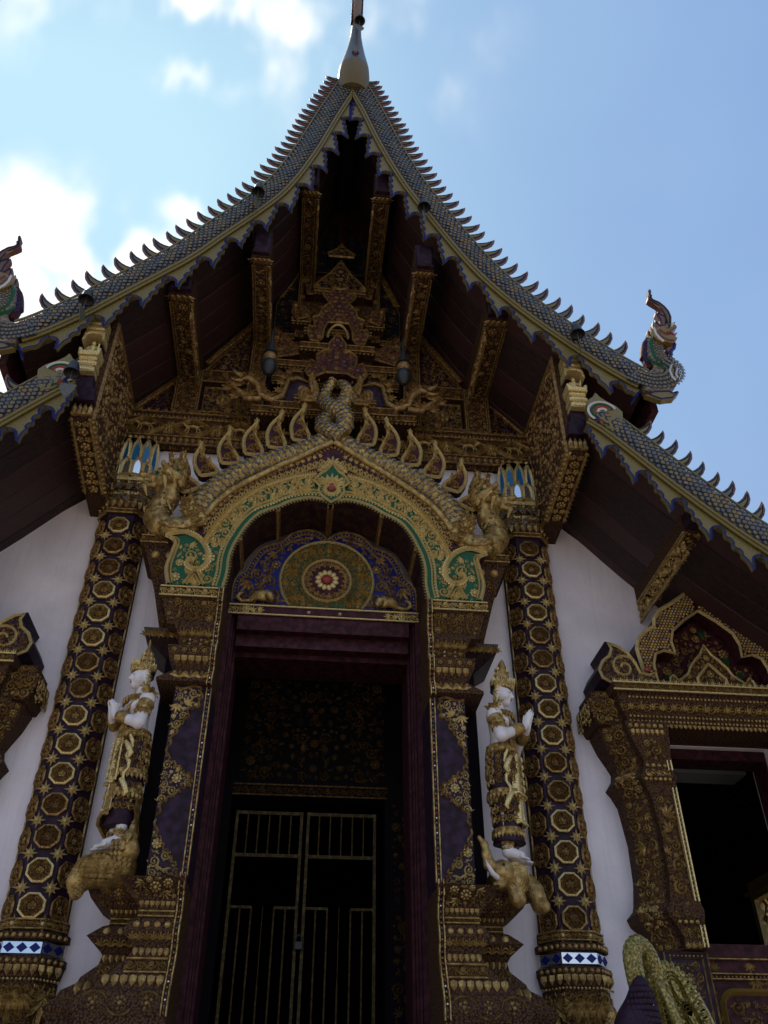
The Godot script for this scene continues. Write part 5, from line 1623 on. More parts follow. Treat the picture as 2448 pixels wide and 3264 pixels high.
func portal() -> void:
	var zf := 0.58
	var root := holder("portal_arch", temple, "ogee arch over the doorway, gilded scrolls on green")
	var ie := lobed(IE); var ho := smooth(pv(HO), 4); var go := smooth(pv(GO), 4)
	for s in [1.0, -1.0]:
		var plate := B.new()
		var o := ie.duplicate()
		var rv := ho.duplicate(); rv.reverse()
		o.append_array(rv)
		o.append_array(pv([0.97, 5.42, 1.07, 5.375, 1.22, 5.345, 1.16, 5.28, 1.175, 5.19, 1.205, 5.05, 1.18, 4.91]))
		plate.plate(o, 0.17, zf, 0.0)
		obj("arch_body", side({MAR: plate}, s), root)
		var gp := B.new()
		var og := B.inset(o, 0.0)
		og = ie.duplicate()
		var rg := go.duplicate(); rg.reverse()
		og.append_array(rg)
		og.append_array(pv([0.95, 5.33, 1.07, 5.365, 1.2, 5.338, 1.145, 5.28, 1.16, 5.19, 1.185, 5.05, 1.165, 4.915]))
		if Geometry2D.is_polygon_clockwise(og): og.reverse()
		gp.plate(og, zf, zf + 0.006)
		obj("green_field", side({GREEN: gp}, s), root)
		var r := B.new()
		var iep := ie.duplicate()
		for k in [[0.016, 0.02, 0.02], [0.062, 0.014, 0.016], [0.088, 0.016, 0.02]]:
			var q := PackedVector2Array()
			for i in iep.size():
				var e := (iep[mini(i + 1, iep.size() - 1)] - iep[maxi(i - 1, 0)]).normalized()
				q.push_back(iep[i] + Vector2(e.y, -e.x) * k[0])
			for i in q.size(): q[i].x = maxf(q[i].x, 0.0)
			r.ridge(q, k[1], zf + 0.006, k[2])
			if k[0] > 0.05 and k[0] < 0.07:
				along(r, q, 0.026, func(p: Vector2, d: Vector2) -> void: r.add(BEAD, place(p.x - d.y * -0.02, p.y - d.x * 0.0 - 0.018, 0.016, 0, zf + 0.008)))
		along(r, ie, 0.026, func(p: Vector2, d: Vector2) -> void: r.add(WAVE[0], place(p.x, p.y, 0.034, atan2(d.y, d.x) - 0.6, zf + 0.002)))
		obj("rope_moulding", side({GB: r}, s), root)
		var rb := B.new()
		rb.ridge(go, 0.05, zf + 0.006, 0.022)
		along(rb, go, 0.02, func(p: Vector2, d: Vector2) -> void: rb.ridge(PackedVector2Array([p + Vector2(-d.y, d.x) * 0.026, p + d * 0.012, p + Vector2(d.y, -d.x) * 0.026]), 0.011, zf + 0.016, 0.02))
		obj("feather_band", side({GB: rb}, s), root)
		var hk := B.new()
		var mid := PackedVector2Array()
		for i in go.size():
			var j := clampi(roundi(i * (ho.size() - 1) / float(go.size() - 1)), 0, ho.size() - 1)
			mid.push_back(go[i].lerp(ho[j], 0.42))
		along(hk, mid, 0.052, func(p: Vector2, d: Vector2) -> void:
			hk.add(CURL[0], place(p.x, p.y, 0.082, atan2(d.y, d.x), zf + 0.002))
			hk.add(LEAF, place(p.x - d.y * -0.03, p.y + d.x * -0.03 + 0.05, 0.04, atan2(d.y, d.x) - 1.2, zf + 0.002)))
		obj("hook_scrolls", side({GB: hk}, s), root)
		var sc := B.new()
		var vine := PackedVector2Array(); var wid := PackedFloat32Array()
		var n0 := ie.size() - 1
		for i in 41:
			var f := i / 40.0
			var p := ie[clampi(roundi(lerpf(10.0, n0, f)), 0, n0)]; var q := go[clampi(roundi(f * (go.size() - 1)), 0, go.size() - 1)]
			var u := (q - p).normalized() * 0.085
			vine.push_back((p + u).lerp(q, 0.46)); wid.push_back((p + u).distance_to(q))
		var step := 0; var acc := 0.0
		for i in vine.size() - 2:
			acc += vine[i].distance_to(vine[i + 1])
			if acc < 0.058 or vine[i].x < 0.16: continue
			acc = 0.0
			var d := (vine[i + 1] - vine[i]).normalized(); var nn := Vector2(-d.y, d.x)
			var sg := 1.0 if step % 2 else -1.0
			var wd := clampf(wid[i], 0.06, 0.15)
			var p := vine[i] + nn * sg * wd * 0.2
			sc.add(CURL[step % 2], place(p.x, p.y, wd * 0.82, d.angle() + sg * 0.7, zf + 0.007))
			if step % 3 == 0: sc.add(ROSE5, place(p.x, p.y, wd * 0.42, step, zf + 0.014))
			p = vine[i] - nn * sg * wd * 0.34
			sc.add(LEAF, place(p.x, p.y, wd * 0.55, d.angle() - PI / 2 - sg * 0.9, zf + 0.007)); sc.add(WAVE[step % 2], place(p.x + d.x * 0.03, p.y + d.y * 0.03, wd * 0.5, d.angle(), zf + 0.007))
			step += 1
		fill(sc, pv([0.83, 4.92, 1.15, 4.92, 1.13, 5.06, 1.12, 5.2, 1.11, 5.31, 0.99, 5.29, 0.93, 5.2, 0.86, 5.4, 0.81, 5.35]), 0.095, 7, Transform3D(Basis(), Vector3(0, 0, zf + 0.007)), 1e9, 0.16)
		obj("arch_scrollwork", side({GB: sc}, s), root)
		# volute and chevron of the springing
		var v := B.new()
		v.ridge(smooth(pv([1.22, 5.35, 1.09, 5.385, 0.97, 5.33, 0.9, 5.22, 0.9, 5.11, 0.95, 5.065, 1.02, 5.085, 1.035, 5.135, 1.0, 5.15, 0.975, 5.125]), 4), 0.034, zf + 0.012, 0.035)
		v.ridge(smooth(pv([1.22, 5.35, 1.145, 5.3, 1.155, 5.2, 1.175, 5.06, 1.14, 4.92]), 4), 0.032, zf + 0.01, 0.03)
		v.ridge(smooth(pv([1.2, 5.33, 1.12, 5.31, 1.13, 5.2, 1.145, 5.06, 1.115, 4.925]), 4), 0.014, zf + 0.01, 0.026)
		var spir := smooth(pv([1.22, 5.36, 1.09, 5.405, 0.96, 5.345, 0.88, 5.22, 0.88, 5.11, 0.94, 5.045, 1.03, 5.07, 1.055, 5.13]), 4)
		along(v, spir, 0.022, func(p: Vector2, d: Vector2) -> void: v.add(BEAD, place(p.x, p.y, 0.024, 0, zf + 0.012)))
		obj("volute", side({GB: v}, s), root)
		var ch := B.new()
		for k in 2:
			ch.ridge(pv([0.885 + k * 0.025, 4.925, 0.965, 5.06 - k * 0.045, 1.045 - k * 0.025, 4.925]), 0.024, zf + 0.012, 0.026)
		ch.add(LEAF, place(0.965, 4.955, 0.07, 0, zf + 0.012))
		obj("chevron", side({GB: ch}, s), root)
		# roll moulding under the serpent
		var rl := B.new()
		var path := []
		for p in ho: path.append(Vector3(p.x + 0.012, p.y + 0.018, zf + 0.01))
		rl.tube(path, [0.026], 8)
		var bd := B.new()
		along(bd, ho, 0.034, func(p: Vector2, d: Vector2) -> void: bd.add(TOOTH, place(p.x - 0.004, p.y - 0.006, 0.03, atan2(d.y, d.x) + PI, zf + 0.002)))
		obj("roll_moulding", side({G: rl, GD: bd}, s), root)
		# vault of the arch
		var vt := B.new(); var rows := []
		for z in [0.165, zf]:
			var row := PackedVector3Array()
			for p in ie: row.push_back(Vector3(p.x, p.y, z))
			rows.append(row)
		vt.loft(rows, false, true, false, false, 1.0)
		obj("vault", side({VAULT: vt}, s), root)
		for i in [ie.size() - 1, 16, 28]:
			if i >= ie.size(): continue
			var rr := B.new()
			var p := ie[i]
			rr.tube([Vector3(maxf(p.x, 0.004), p.y - 0.004, 0.19), Vector3(maxf(p.x, 0.004), p.y - 0.004, zf - 0.01)], [0.022], 6)
			for k in 12: rr.add(BEAD, face(Vector3(p.x, p.y - 0.024, 0.2 + k * 0.03), Vector3(1, 0, 0), Vector3(0, -1, 0)) * place(0, 0, 0.02))
			obj("vault_rib", side({GD: rr}, s), root)
	# jewelled boss at the crown of the arch
	var bs := holder("arch_boss", temple, "red jewel in a green lozenge at the crown of the arch")
	var dm := mirx(pv([0.0, 5.735, 0.07, 5.79, 0.11, 5.85, 0.10, 5.9, 0.15, 5.95, 0.1, 6.03, 0.06, 6.06, 0.0, 6.14]))
	if Geometry2D.is_polygon_clockwise(dm): dm.reverse()
	var d1 := B.new(); var d2 := B.new(); var d3 := B.new()
	d1.plate(dm, zf, zf + 0.03)
	d2.ridge(B.inset(dm, 0.006), 0.022, zf + 0.03, 0.022, Transform3D(), true)
	for k in 10:
		var a := (k + 0.5) * TAU / 10
		d2.add(LEAF, place(cos(a) * 0.055, 5.87 + sin(a) * 0.05, 0.06, a - PI / 2, zf + 0.03))
	for k in 5: d2.add(LEAF, place((k - 2) * 0.028, 5.975 - absf(k - 2) * 0.012, 0.1, -(k - 2) * 0.3, zf + 0.032))
	for k in 7: d2.add(LEAF, place((k - 3) * 0.032, 6.17 - absf(k - 3) * 0.03, 0.1 - absf(k - 3) * 0.012, -(k - 3) * 0.2, zf + 0.02))
	for s in [1.0, -1.0]: d2.add(CURL[0 if s > 0 else 1], place(0.1 * s, 5.95, 0.08, 0.4 * s, zf + 0.03))
	d3.add(BEAD, Transform3D(Basis.from_scale(Vector3(0.055, 0.07, 0.09)), Vector3(0, 5.88, zf + 0.04)))
	obj("lozenge", {GREEN: d1}, bs); obj("boss_leaves", {GB: d2}, bs); obj("jewel", {RED: d3}, bs)
	tympanum()
func tympanum() -> void:
	var z := 0.17
	var root := holder("tympanum", temple, "lobed tympanum, gilded wheel and scrolls on deep blue")
	var half := lobed(TY)
	var o := mirx(half)
	if Geometry2D.is_polygon_clockwise(o): o.reverse()
	var bl := B.new(); bl.plate(o, 0.0, z)
	obj("blue_field", {BLUE: bl}, root)
	var rim := B.new()
	rim.ridge(B.inset(o, 0.008), 0.018, z, 0.02, Transform3D(), true); rim.ridge(B.inset(o, 0.05), 0.014, z, 0.018, Transform3D(), true)
	along(rim, B.inset(o, 0.03), 0.03, func(p: Vector2, d: Vector2) -> void: rim.add(BEAD, place(p.x, p.y, 0.018, 0, z)))
	obj("lobed_rim", {G: rim}, root)
	var c := Vector2(0.008, 5.285)
	var gf := PackedVector2Array()
	for k in 41:
		var a := deg_to_rad(-42 + 264.0 * k / 40)
		gf.push_back(c + Vector2(cos(a), sin(a)) * 0.37)
	var gr := B.new(); gr.plate(gf, z, z + 0.01)
	obj("green_disc", {GREEN: gr}, root)
	var rg := B.new(); rg.ridge(gf, 0.022, z + 0.01, 0.022)
	var rn := PackedVector2Array()
	for k in 40: rn.push_back(c + Vector2(cos(TAU * k / 40), sin(TAU * k / 40)) * 0.19)
	obj("wheel_ring", {GB: rg}, root)
	rg = B.new(); rg.ridge(rn, 0.024, z + 0.012, 0.024, Transform3D(), true)
	obj("wheel_ring", {GB: rg}, root)
	var df := B.new()
	var disc := PackedVector2Array()
	for k in 32: disc.push_back(c + Vector2(cos(TAU * k / 32), sin(TAU * k / 32)) * 0.185)
	df.plate(disc, z + 0.01, z + 0.016)
	obj("wheel_disc", {MAR: df}, root)
	var sc := B.new()
	for k in 14:
		var a := TAU * k / 14
		var p := c + Vector2(cos(a), sin(a)) * 0.285
		if p.y < 5.06: continue
		sc.add(CURL[k % 2], place(p.x, p.y, 0.135, a, z + 0.012))
		sc.add(ROSE5, place(p.x, p.y, 0.05, a, z + 0.02))
		sc.add(LEAF, place(c.x + cos(a + 0.22) * 0.3, c.y + sin(a + 0.22) * 0.3, 0.09, a, z + 0.012))
		sc.add(LEAF, place(c.x + cos(a + 0.1) * 0.33, c.y + sin(a + 0.1) * 0.33, 0.06, a - PI / 2, z + 0.012))
	for k in 18:
		var a := TAU * k / 18
		sc.add(LEAF, place(c.x + cos(a) * 0.155, c.y + sin(a) * 0.155, 0.06, a - PI / 2, z + 0.016))
		sc.add(BEAD, place(c.x + cos(a) * 0.128, c.y + sin(a) * 0.128, 0.014, 0, z + 0.016))
	for k in 30:
		var a := TAU * (k + 0.5) / 30
		for q in [0.222, 0.345]:
			var p := c + Vector2(cos(a), sin(a)) * (q as float)
			if p.y > 5.04: sc.add(CURL[(k + int(q * 10)) % 2], place(p.x, p.y, 0.058, a * 2, z + 0.011))
	obj("wheel_scrolls", {G: sc}, root)
	for k in 12:
		var a := TAU * (k + 0.5) / 12
		var pt := B.new()
		dome(pt, Vector3.ZERO, 0.5, 0.4, 9)
		var p2 := B.new(); p2.add(pt, Transform3D(Basis(Vector3(0, 0, 1), a) * Basis.from_scale(Vector3(0.055, 0.04, 0.045)), Vector3(c.x + cos(a) * 0.07, c.y + sin(a) * 0.07, z + 0.018)))
		obj("petal", {GB: p2}, root)
	var jw := B.new(); jw.add(BEAD, place(c.x, c.y, 0.085, 0, z + 0.025))
	obj("jewel", {RED: jw}, root)
	for s in [1.0, -1.0]:
		var g := B.new()
		g.ridge(smooth(pv([0.5, 5.08, 0.52, 5.2, 0.44, 5.3, 0.5, 5.42, 0.42, 5.52, 0.3, 5.64, 0.12, 5.7]), 4), 0.016, z, 0.018)
		var bf := PackedVector2Array()
		for p in half: bf.push_back(Vector2(maxf(c.x + (p.x - c.x) * 0.9, 0.0), c.y + (p.y - c.y) * (0.86 if p.y > c.y else 0.9)))
		for k in 19:
			var an := deg_to_rad(92.0 - k * 7.2)
			bf.push_back(c + Vector2(cos(an), sin(an)) * 0.385)
		fill(g, bf, 0.1, 6, Transform3D(Basis(), Vector3(0, 0, z + 0.002)), 1e9, 0.08)
		obj("blue_field_scrolls", side({G: g}, s), root)
		# little lion crouching at the foot
		var l := B.new()
		l.tube([Vector3(0.42, 5.075, z + 0.02), Vector3(0.47, 5.1, z + 0.03), Vector3(0.53, 5.1, z + 0.03), Vector3(0.58, 5.06, z + 0.02)], [0.03, 0.05, 0.045, 0.02], 9, 0.7)
		l.tube([Vector3(0.435, 5.1, z + 0.04), Vector3(0.42, 5.07, z + 0.05), Vector3(0.4, 5.055, z + 0.05)], [0.04, 0.032, 0.02], 8)
		l.tube([Vector3(0.57, 5.06, z + 0.02), Vector3(0.64, 5.05, z + 0.02), Vector3(0.68, 5.08, z + 0.02), Vector3(0.66, 5.12, z + 0.02), Vector3(0.63, 5.13, z + 0.02)], [0.014, 0.016, 0.02, 0.016, 0.004], 7)
		for k in 5: l.add(LEAF, place(0.45 + k * 0.02, 5.13 - k * 0.004, 0.04, 0.2, z + 0.05))
		obj("lion_relief", side({G: l}, s), root)
	var lb := holder("lintel_board", temple, "maroon lintel board with gilded ends under the tympanum")
	var b := B.new(); b.box(Vector3(-0.734, 4.925, 0.0), Vector3(0.734, 5.012, 0.21))
	obj("board", {MAR: b}, lb)
	var g := B.new()
	for y in [4.925, 5.0]: g.slab(Vector3(-0.734, y, 0.21), Vector3(0.734, y + 0.012, 0.222), 0.004)
	for s in [1.0, -1.0]:
		var q := B.new()
		fill(q, rect(0.5, 4.935, 0.734, 5.0), 0.05, 3, Transform3D(Basis(), Vector3(0, 0, 0.211)))
		q.add(ROSE, place(0.6, 4.968, 0.07, 0, 0.215)); q.add(LEAF, place(0.49, 4.968, 0.06, PI / 2, 0.211))
		q.add(ROSE5, place(0.12, 4.968, 0.03, 0, 0.211))
		g.join(q if s > 0 else q.mirror())
	obj("gilding", {GB: g}, lb)

func doorway() -> void:
	var root := holder("door_frame", temple, "moulded maroon frame of the dark doorway")
	for s in [1.0, -1.0]:
		var b := B.new()
		for k in [[0.70, 0.738, 0.22], [0.685, 0.70, 0.16], [0.672, 0.685, 0.12], [0.655, 0.672, 0.06]]: b.box(Vector3(k[0], 1.0, -0.3), Vector3(k[1] - 0.0005, 4.925, k[2]))
		obj("jamb", side({MAR: b}, s), root)
	var h := B.new()
	for k in [[4.80, 4.9245, 0.2], [4.72, 4.80, 0.13], [4.68, 4.72, 0.16], [4.64, 4.68, 0.06]]: h.box(Vector3(-0.6545, k[0], -0.29), Vector3(0.6545, k[1] - 0.0005, k[2]))
	obj("head", {MAR: h}, root)
	# vestibule and carved inner door surround
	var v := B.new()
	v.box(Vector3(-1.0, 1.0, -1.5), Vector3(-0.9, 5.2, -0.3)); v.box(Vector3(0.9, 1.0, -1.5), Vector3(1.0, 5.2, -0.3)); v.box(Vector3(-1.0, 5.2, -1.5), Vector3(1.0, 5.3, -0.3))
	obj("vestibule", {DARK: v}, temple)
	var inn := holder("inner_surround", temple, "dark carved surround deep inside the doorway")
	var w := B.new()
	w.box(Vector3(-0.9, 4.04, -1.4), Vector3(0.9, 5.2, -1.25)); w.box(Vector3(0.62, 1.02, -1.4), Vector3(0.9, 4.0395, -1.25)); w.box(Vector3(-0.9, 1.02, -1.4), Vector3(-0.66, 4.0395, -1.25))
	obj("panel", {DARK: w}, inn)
	var g := B.new()
	frieze(g, face(Vector3(-0.66, 4.04, -1.25), Vector3(1, 0, 0), Vector3(0, 0, 1)), 1.3, 0.1)
	fill(g, rect(-0.6, 4.18, 0.62, 5.1), 0.1, 4, Transform3D(Basis(), Vector3(0, 0, -1.25)), 0.0)
	fill(g, rect(0.68, 1.9, 0.86, 4.0), 0.09, 5, Transform3D(Basis(), Vector3(0, 0, -1.25)))
	obj("carving", {GD: g}, inn, "", "stuff")
	# gate of two leaves
	for L in 2:
		var gate := holder("gate_leaf", temple, ["left leaf of the gilded iron gate in the doorway", "right leaf of the gilded iron gate in the doorway"][L])
		var x0: float = [-0.58, -0.035][L]; var x1: float = [-0.065, 0.5][L]
		var f := B.new(); var z := -0.8
		for x in [x0, x1 - 0.022]: f.box(Vector3(x, 1.05, z), Vector3(x + 0.022, 3.76, z + 0.03))
		for y in [3.735, 3.42, 1.1]: f.box(Vector3(x0 + 0.0225, y, z + 0.002), Vector3(x1 - 0.0225, y + 0.024, z + 0.026))
		obj("frame", {IRON: f}, gate)
		for k in 5:
			var x := lerpf(x0 + 0.011, x1 - 0.011, (k + 1) / 6.0)
			var bar := B.new()
			bar.tube([Vector3(x, 3.43, z + 0.014), Vector3(x, 3.74, z + 0.014)], [0.007], 6)
			obj("upper_bar", {IRON: bar}, gate)
			if k == 2: bar = B.new()
			var lo := B.new()
			lo.tube([Vector3(x, 1.1, z + 0.014), Vector3(x, 2.57 if k == 2 else 3.07, z + 0.014)], [0.0085], 6)
			obj("lower_bar", {IRON: lo}, gate)
		for e in [[0, 2], [4, 6]]:
			var t := B.new()
			var xa := lerpf(x0 + 0.011, x1 - 0.011, e[0] / 6.0); var xb := lerpf(x0 + 0.011, x1 - 0.011, e[1] / 6.0)
			t.box(Vector3(xa, 3.06, z + 0.004), Vector3(xb, 3.078, z + 0.024))
			obj("cross_bar", {IRON: t}, gate)
		var cx := (x0 + x1) / 2
		var st := B.new()
		st.tube([Vector3(cx, 2.57, z + 0.014), Vector3(cx, 3.08, z + 0.014)], [0.004], 5)
		obj("gate_stem", {IRON: st}, gate)
	var lk := B.new(); lk.box(Vector3(-0.085, 2.79, -0.79), Vector3(-0.015, 2.88, -0.74))
	var lock := thing("padlock", "dark padlock where the two gate leaves meet", "padlock")
	lock.position = Vector3(-0.05, 2.79, -0.755)
	lk = B.new(); lk.slab(Vector3(-0.03, 0, -0.012), Vector3(0.03, 0.055, 0.012), 0.004)
	obj("body", {BLACK: lk}, lock)
	var hs := B.new(); hs.tube([Vector3(-0.02, 0.05, 0), Vector3(-0.02, 0.08, 0), Vector3(0, 0.1, 0), Vector3(0.02, 0.08, 0), Vector3(0.02, 0.05, 0)], [0.006], 6)
	obj("shackle", {BLACK: hs}, lock)
# ---------------------------------------------------------------- windows
const WC := [[2.65, 0.755, 0.25], [2.70, 0.755, 0.25], [2.78, 0.785, 0.26], [2.82, 0.835, 0.29], [2.87, 0.855, 0.3], [2.92, 0.805, 0.27], [2.95, 0.795, 0.25], [3.1, 0.77, 0.24], [3.34, 0.765, 0.235], [3.6, 0.795, 0.25], [3.68, 0.835, 0.27], [3.72, 0.865, 0.3], [3.79, 0.815, 0.26], [3.84, 0.805, 0.26], [3.9, 0.835, 0.28], [3.99, 0.885, 0.31], [4.1, 0.925, 0.33], [4.11, 0.925, 0.33]]
const WF := [[4.105, 0.72, 0.35], [4.13, 0.74, 0.36], [4.22, 0.79, 0.4], [4.31, 0.81, 0.42], [4.32, 0.84, 0.45], [4.392, 0.84, 0.45], [4.4, 0.82, 0.42]]
const WR := [[4.112, 0.95, 0.31], [4.2, 0.99, 0.33], [4.25, 1.0, 0.34], [4.30, 1.0, 0.34], [4.31, 0.97, 0.31], [4.372, 0.97, 0.31], [4.38, 0.93, 0.28]]
func window(s: float) -> void:
	var root := holder("window_surround", temple, "gilded window surround with pointed pediment right of the pilaster" if s > 0 else "gilded window surround mostly cut off by the left edge")
	var X := 2.95
	var w := func(a: Array) -> PackedVector2Array:
		var o := PackedVector2Array()
		for i in range(0, a.size(), 2): o.push_back(Vector2(a[i], a[i + 1]))
		o = mirx(o)
		for i in o.size(): o[i].x += X
		if Geometry2D.is_polygon_clockwise(o): o.reverse()
		return o
	# jamb columns (both sides of the opening)
	for e in [-1.0, 1.0]:
		var b := B.new(); var g := B.new(); var rl := B.new()
		var rows := []; var rows2 := []
		for p in WC:
			rows.append(PackedVector3Array([Vector3(0.47, p[0], 0), Vector3(p[1] - 0.14, p[0], 0), Vector3(p[1] - 0.14, p[0], p[2] + 0.07), Vector3(0.47, p[0], p[2] + 0.07)]))
			rows2.append(PackedVector3Array([Vector3(0.6, p[0], 0), Vector3(p[1], p[0], 0), Vector3(p[1], p[0], p[2] - 0.1), Vector3(p[1] - 0.12, p[0], p[2] + 0.02), Vector3(0.6, p[0], p[2] + 0.02)]))
		b.loft(rows, true, false, true, true); b.loft(rows2, true, false, true, true)
		var WC2 := []
		for p in WC: WC2.append([p[0], p[1] - 0.14, p[2] + 0.07])
		for d in [[2.655, 2.7, 4], [2.71, 2.77, 6], [2.785, 2.815, 3], [2.83, 2.915, 6], [3.69, 3.72, 3], [3.725, 3.785, 6], [3.795, 3.835, 3], [3.85, 3.99, 6], [4.0, 4.05, 2], [4.055, 4.1, 3]]:
			decorate(g, WC2, 0.5, d[0], d[1], d[2])
		for k in WC.size() - 1:   # scrollwork on the canted and front faces, course by course
			var p: Array = WC[k]; var q: Array = WC[k + 1]
			var c0 := Vector3(p[1] - 0.12, p[0], p[2] + 0.02); var c1 := Vector3(q[1] - 0.12, q[0], q[2] + 0.02)
			var len := c0.distance_to(c1)
			if len < 0.03: continue
			var xx := Vector3(1, 0, -1).normalized(); var yy := (c1 - c0)
			yy = (yy - xx * yy.dot(xx)).normalized()
			fill(g, rect(0.0, 0.0, 0.17, len), minf(0.075, len * 0.9), k * 5 + 1, Transform3D(Basis(xx, yy, xx.cross(yy)), c0))
			if len > 0.12:
				var f0 := Vector3(0.51, p[0], p[2] + 0.07); var f1 := Vector3(0.51, q[0], q[2] + 0.07)
				fill(g, rect(0.0, 0.0, minf(p[1], q[1]) - 0.65, len), 0.085, k * 5 + 2, face(f0, Vector3(1, 0, 0), Vector3(0, -(f1 - f0).z, (f1 - f0).y)))
		rl.box(Vector3(0.468, 2.66, 0.28), Vector3(0.478, 4.1, 0.335)); rl.box(Vector3(0.494, 2.66, 0.3), Vector3(0.502, 4.1, 0.335))
		for i in 46: rl.add(BEAD, place(0.486, 2.68 + i * 0.031, 0.012, 0, 0.326))
		var sh := {CARV: b, G: g, GB: rl}
		if e < 0: sh = flip(sh)
		for m in sh:
			var q: B = sh[m]
			q.v = Transform3D(Basis(), Vector3(X, 0, 0)) * q.v
		obj("jamb_column", side(sh, s), root)
		# pedestal
		var pb := B.new(); var pg := B.new()
		pb.box(Vector3(X + e * 0.46, 1.0, 0), Vector3(X + e * 0.75, 2.645, 0.27))
		var xa: float = minf(X + e * 0.46, X + e * 0.75)
		for k in [0.0, 0.035]:
			var rr := rect(xa + 0.006 + k, 1.8 + k, xa + 0.284 - k, 2.64 - k)
			pg.ridge(rr, 0.01, 0.27, 0.012, Transform3D(), true)
		beads(pg, face(Vector3(xa + 0.03, 2.62, 0.271), Vector3(1, 0, 0), Vector3(0, 0, 1)), 0.23, 0.006, 0.025)
		fill(pg, rect(xa + 0.06, 2.35, xa + 0.23, 2.58), 0.065, 8, Transform3D(Basis(), Vector3(0, 0, 0.271)), xa + 0.145)
		fill(pg, rect(xa + 0.15, 1.9, xa + 0.24, 2.34), 0.065, 9, Transform3D(Basis(), Vector3(0, 0, 0.271)))
		obj("pedestal", side({PUR: pb, G: pg}, s), root)
	# cornice
	var cb := B.new(); var cg := B.new(); var cr := B.new()
	for a in [WF, WR]:
		var rows := []
		for p in a: rows.append(PackedVector3Array([Vector3(X - p[1], p[0], 0), Vector3(X + p[1], p[0], 0), Vector3(X + p[1], p[0], p[2]), Vector3(X - p[1], p[0], p[2])]))
		cb.loft(rows, true, false, true, true)
	for y in [4.322, 4.38]: cr.slab(Vector3(X - 0.842, y, 0.45), Vector3(X + 0.842, y + 0.012, 0.462), 0.004)
	scroll(cg, face(Vector3(X - 0.83, 4.334, 0.45), Vector3(1, 0, 0), Vector3(0, 0, 1)), 1.66, 0.046)
	for i in 36: cr.add(LEAF, place(X - 0.82 + i * 0.0468, 4.4, 0.045, 0, 0.44))
	for y in [[4.285, 0.425], [4.155, 0.385], [4.125, 0.37]]: beads(cg, face(Vector3(X - 0.74, y[0], y[1]), Vector3(1, 0, 0), Vector3(0, 0, 1)), 1.48, 0.01, 0.028)
	for i in 10:
		var t := face(Vector3(X - 0.72 + i * 0.16, 4.22, 0.405), Vector3(1, 0, 0), Vector3(0, -0.4, 1))
		cg.add(ROSE5, t * place(0, 0, 0.05, 0.3))
		for c in 2: cg.add(CURL[c], t * place(0.038 if c == 0 else -0.038, -0.004, 0.075, 1.2 if c == 0 else -1.2))
		cg.add(LEAF, t * place(0.08, 0.0, 0.07))
	teeth(cg, face(Vector3(X - 0.72, 4.112, 0.352), Vector3(1, 0, 0), Vector3(0, 0, 1)), 1.44, 0.03, 0.035)
	for e in [-1.0, 1.0]:
		var xa: float = X + e * 0.9 - 0.06
		scroll(cg, face(Vector3(xa, 4.312, 0.312), Vector3(1, 0, 0), Vector3(0, 0, 1)), 0.12, 0.055)
		fill(cg, rect(xa - 0.04, 4.12, xa + 0.16, 4.3), 0.07, 11, Transform3D(Basis(), Vector3(0, 0, 0.342)))
		fill(cg, rect(0.0, 4.12, 0.33, 4.3), 0.07, 12, face(Vector3(X + e * 1.001, 0, 0.33 if e > 0 else 0.0), Vector3(0, 0, -e), Vector3(e, 0, 0)))
	obj("cornice", side({CARV: cb, G: cg, GB: cr}, s), root)
	# pediment: scaled lobed arch
	var outer := PackedVector2Array(); var inner := PackedVector2Array()
	var oh := pv([0.53, 4.4, 0.55, 4.62, 0.56, 4.72, 0.54, 4.8, 0.47, 4.88, 0.385, 4.93, 0.37, 5.0, 0.31, 5.08, 0.2, 5.15, 0.08, 5.24, 0, 5.36])
	var ih := pv([0.45, 4.4, 0.45, 4.6, 0.42, 4.69, 0.35, 4.72, 0.265, 4.695, 0.275, 4.8, 0.24, 4.9, 0.13, 5.0, 0, 5.09])
	for hs in [1.0, -1.0]:
		var o := PackedVector2Array()
		for p in oh: o.push_back(Vector2(X + p.x * hs, p.y))
		for i in range(ih.size() - 1, -1, -1): o.push_back(Vector2(X + ih[i].x * hs, ih[i].y))
		var pb := B.new(); var pg := B.new(); var pt := B.new(); var pr := B.new()
		pb.plate(o, 0.0, 0.34)
		if Geometry2D.is_polygon_clockwise(o): o.reverse()
		for r in range(0, 40):
			for c in range(0, 26):
				var p := Vector2(X + hs * (c * 0.026 + (0.013 if r % 2 else 0.0)), 4.42 + r * 0.0235)
				if inside(p, o, 0.02):
					pg.add(BEAD, place(p.x, p.y, 0.024, 0, 0.34))
					if (r * 7 + c * 3) % 5 == 0: pt.add(BEAD, place(p.x, p.y, 0.012, 0, 0.349))
		var oe := PackedVector2Array(); var oi := PackedVector2Array()
		for p in oh: oe.push_back(Vector2(X + p.x * hs, p.y))
		for p in ih: oi.push_back(Vector2(X + p.x * hs, p.y))
		pr.ridge(oe, 0.034, 0.34, 0.022); pr.ridge(oi, 0.022, 0.34, 0.024)
		along(pr, oe, 0.03, func(p: Vector2, d: Vector2) -> void: pr.add(BEAD, place(p.x, p.y, 0.03, 0, 0.34)))
		obj("pediment_arch", side({MAR: pb, G: pg, TURQ: pt, GB: pr}, s), root)
		# volute wing
		var v := PackedVector2Array()
		for p in pv([0.46, 4.39, 0.83, 4.39, 0.9, 4.43, 0.92, 4.5, 0.88, 4.58, 0.82, 4.63, 0.8, 4.68, 0.83, 4.74, 0.74, 4.72, 0.66, 4.66, 0.61, 4.57, 0.59, 4.5, 0.53, 4.49, 0.47, 4.52]): v.push_back(Vector2(X + p.x * hs, p.y))
		if Geometry2D.is_polygon_clockwise(v): v.reverse()
		var vb := B.new(); var vg := B.new(); var vr := B.new()
		vb.plate(v, 0.02, 0.4)
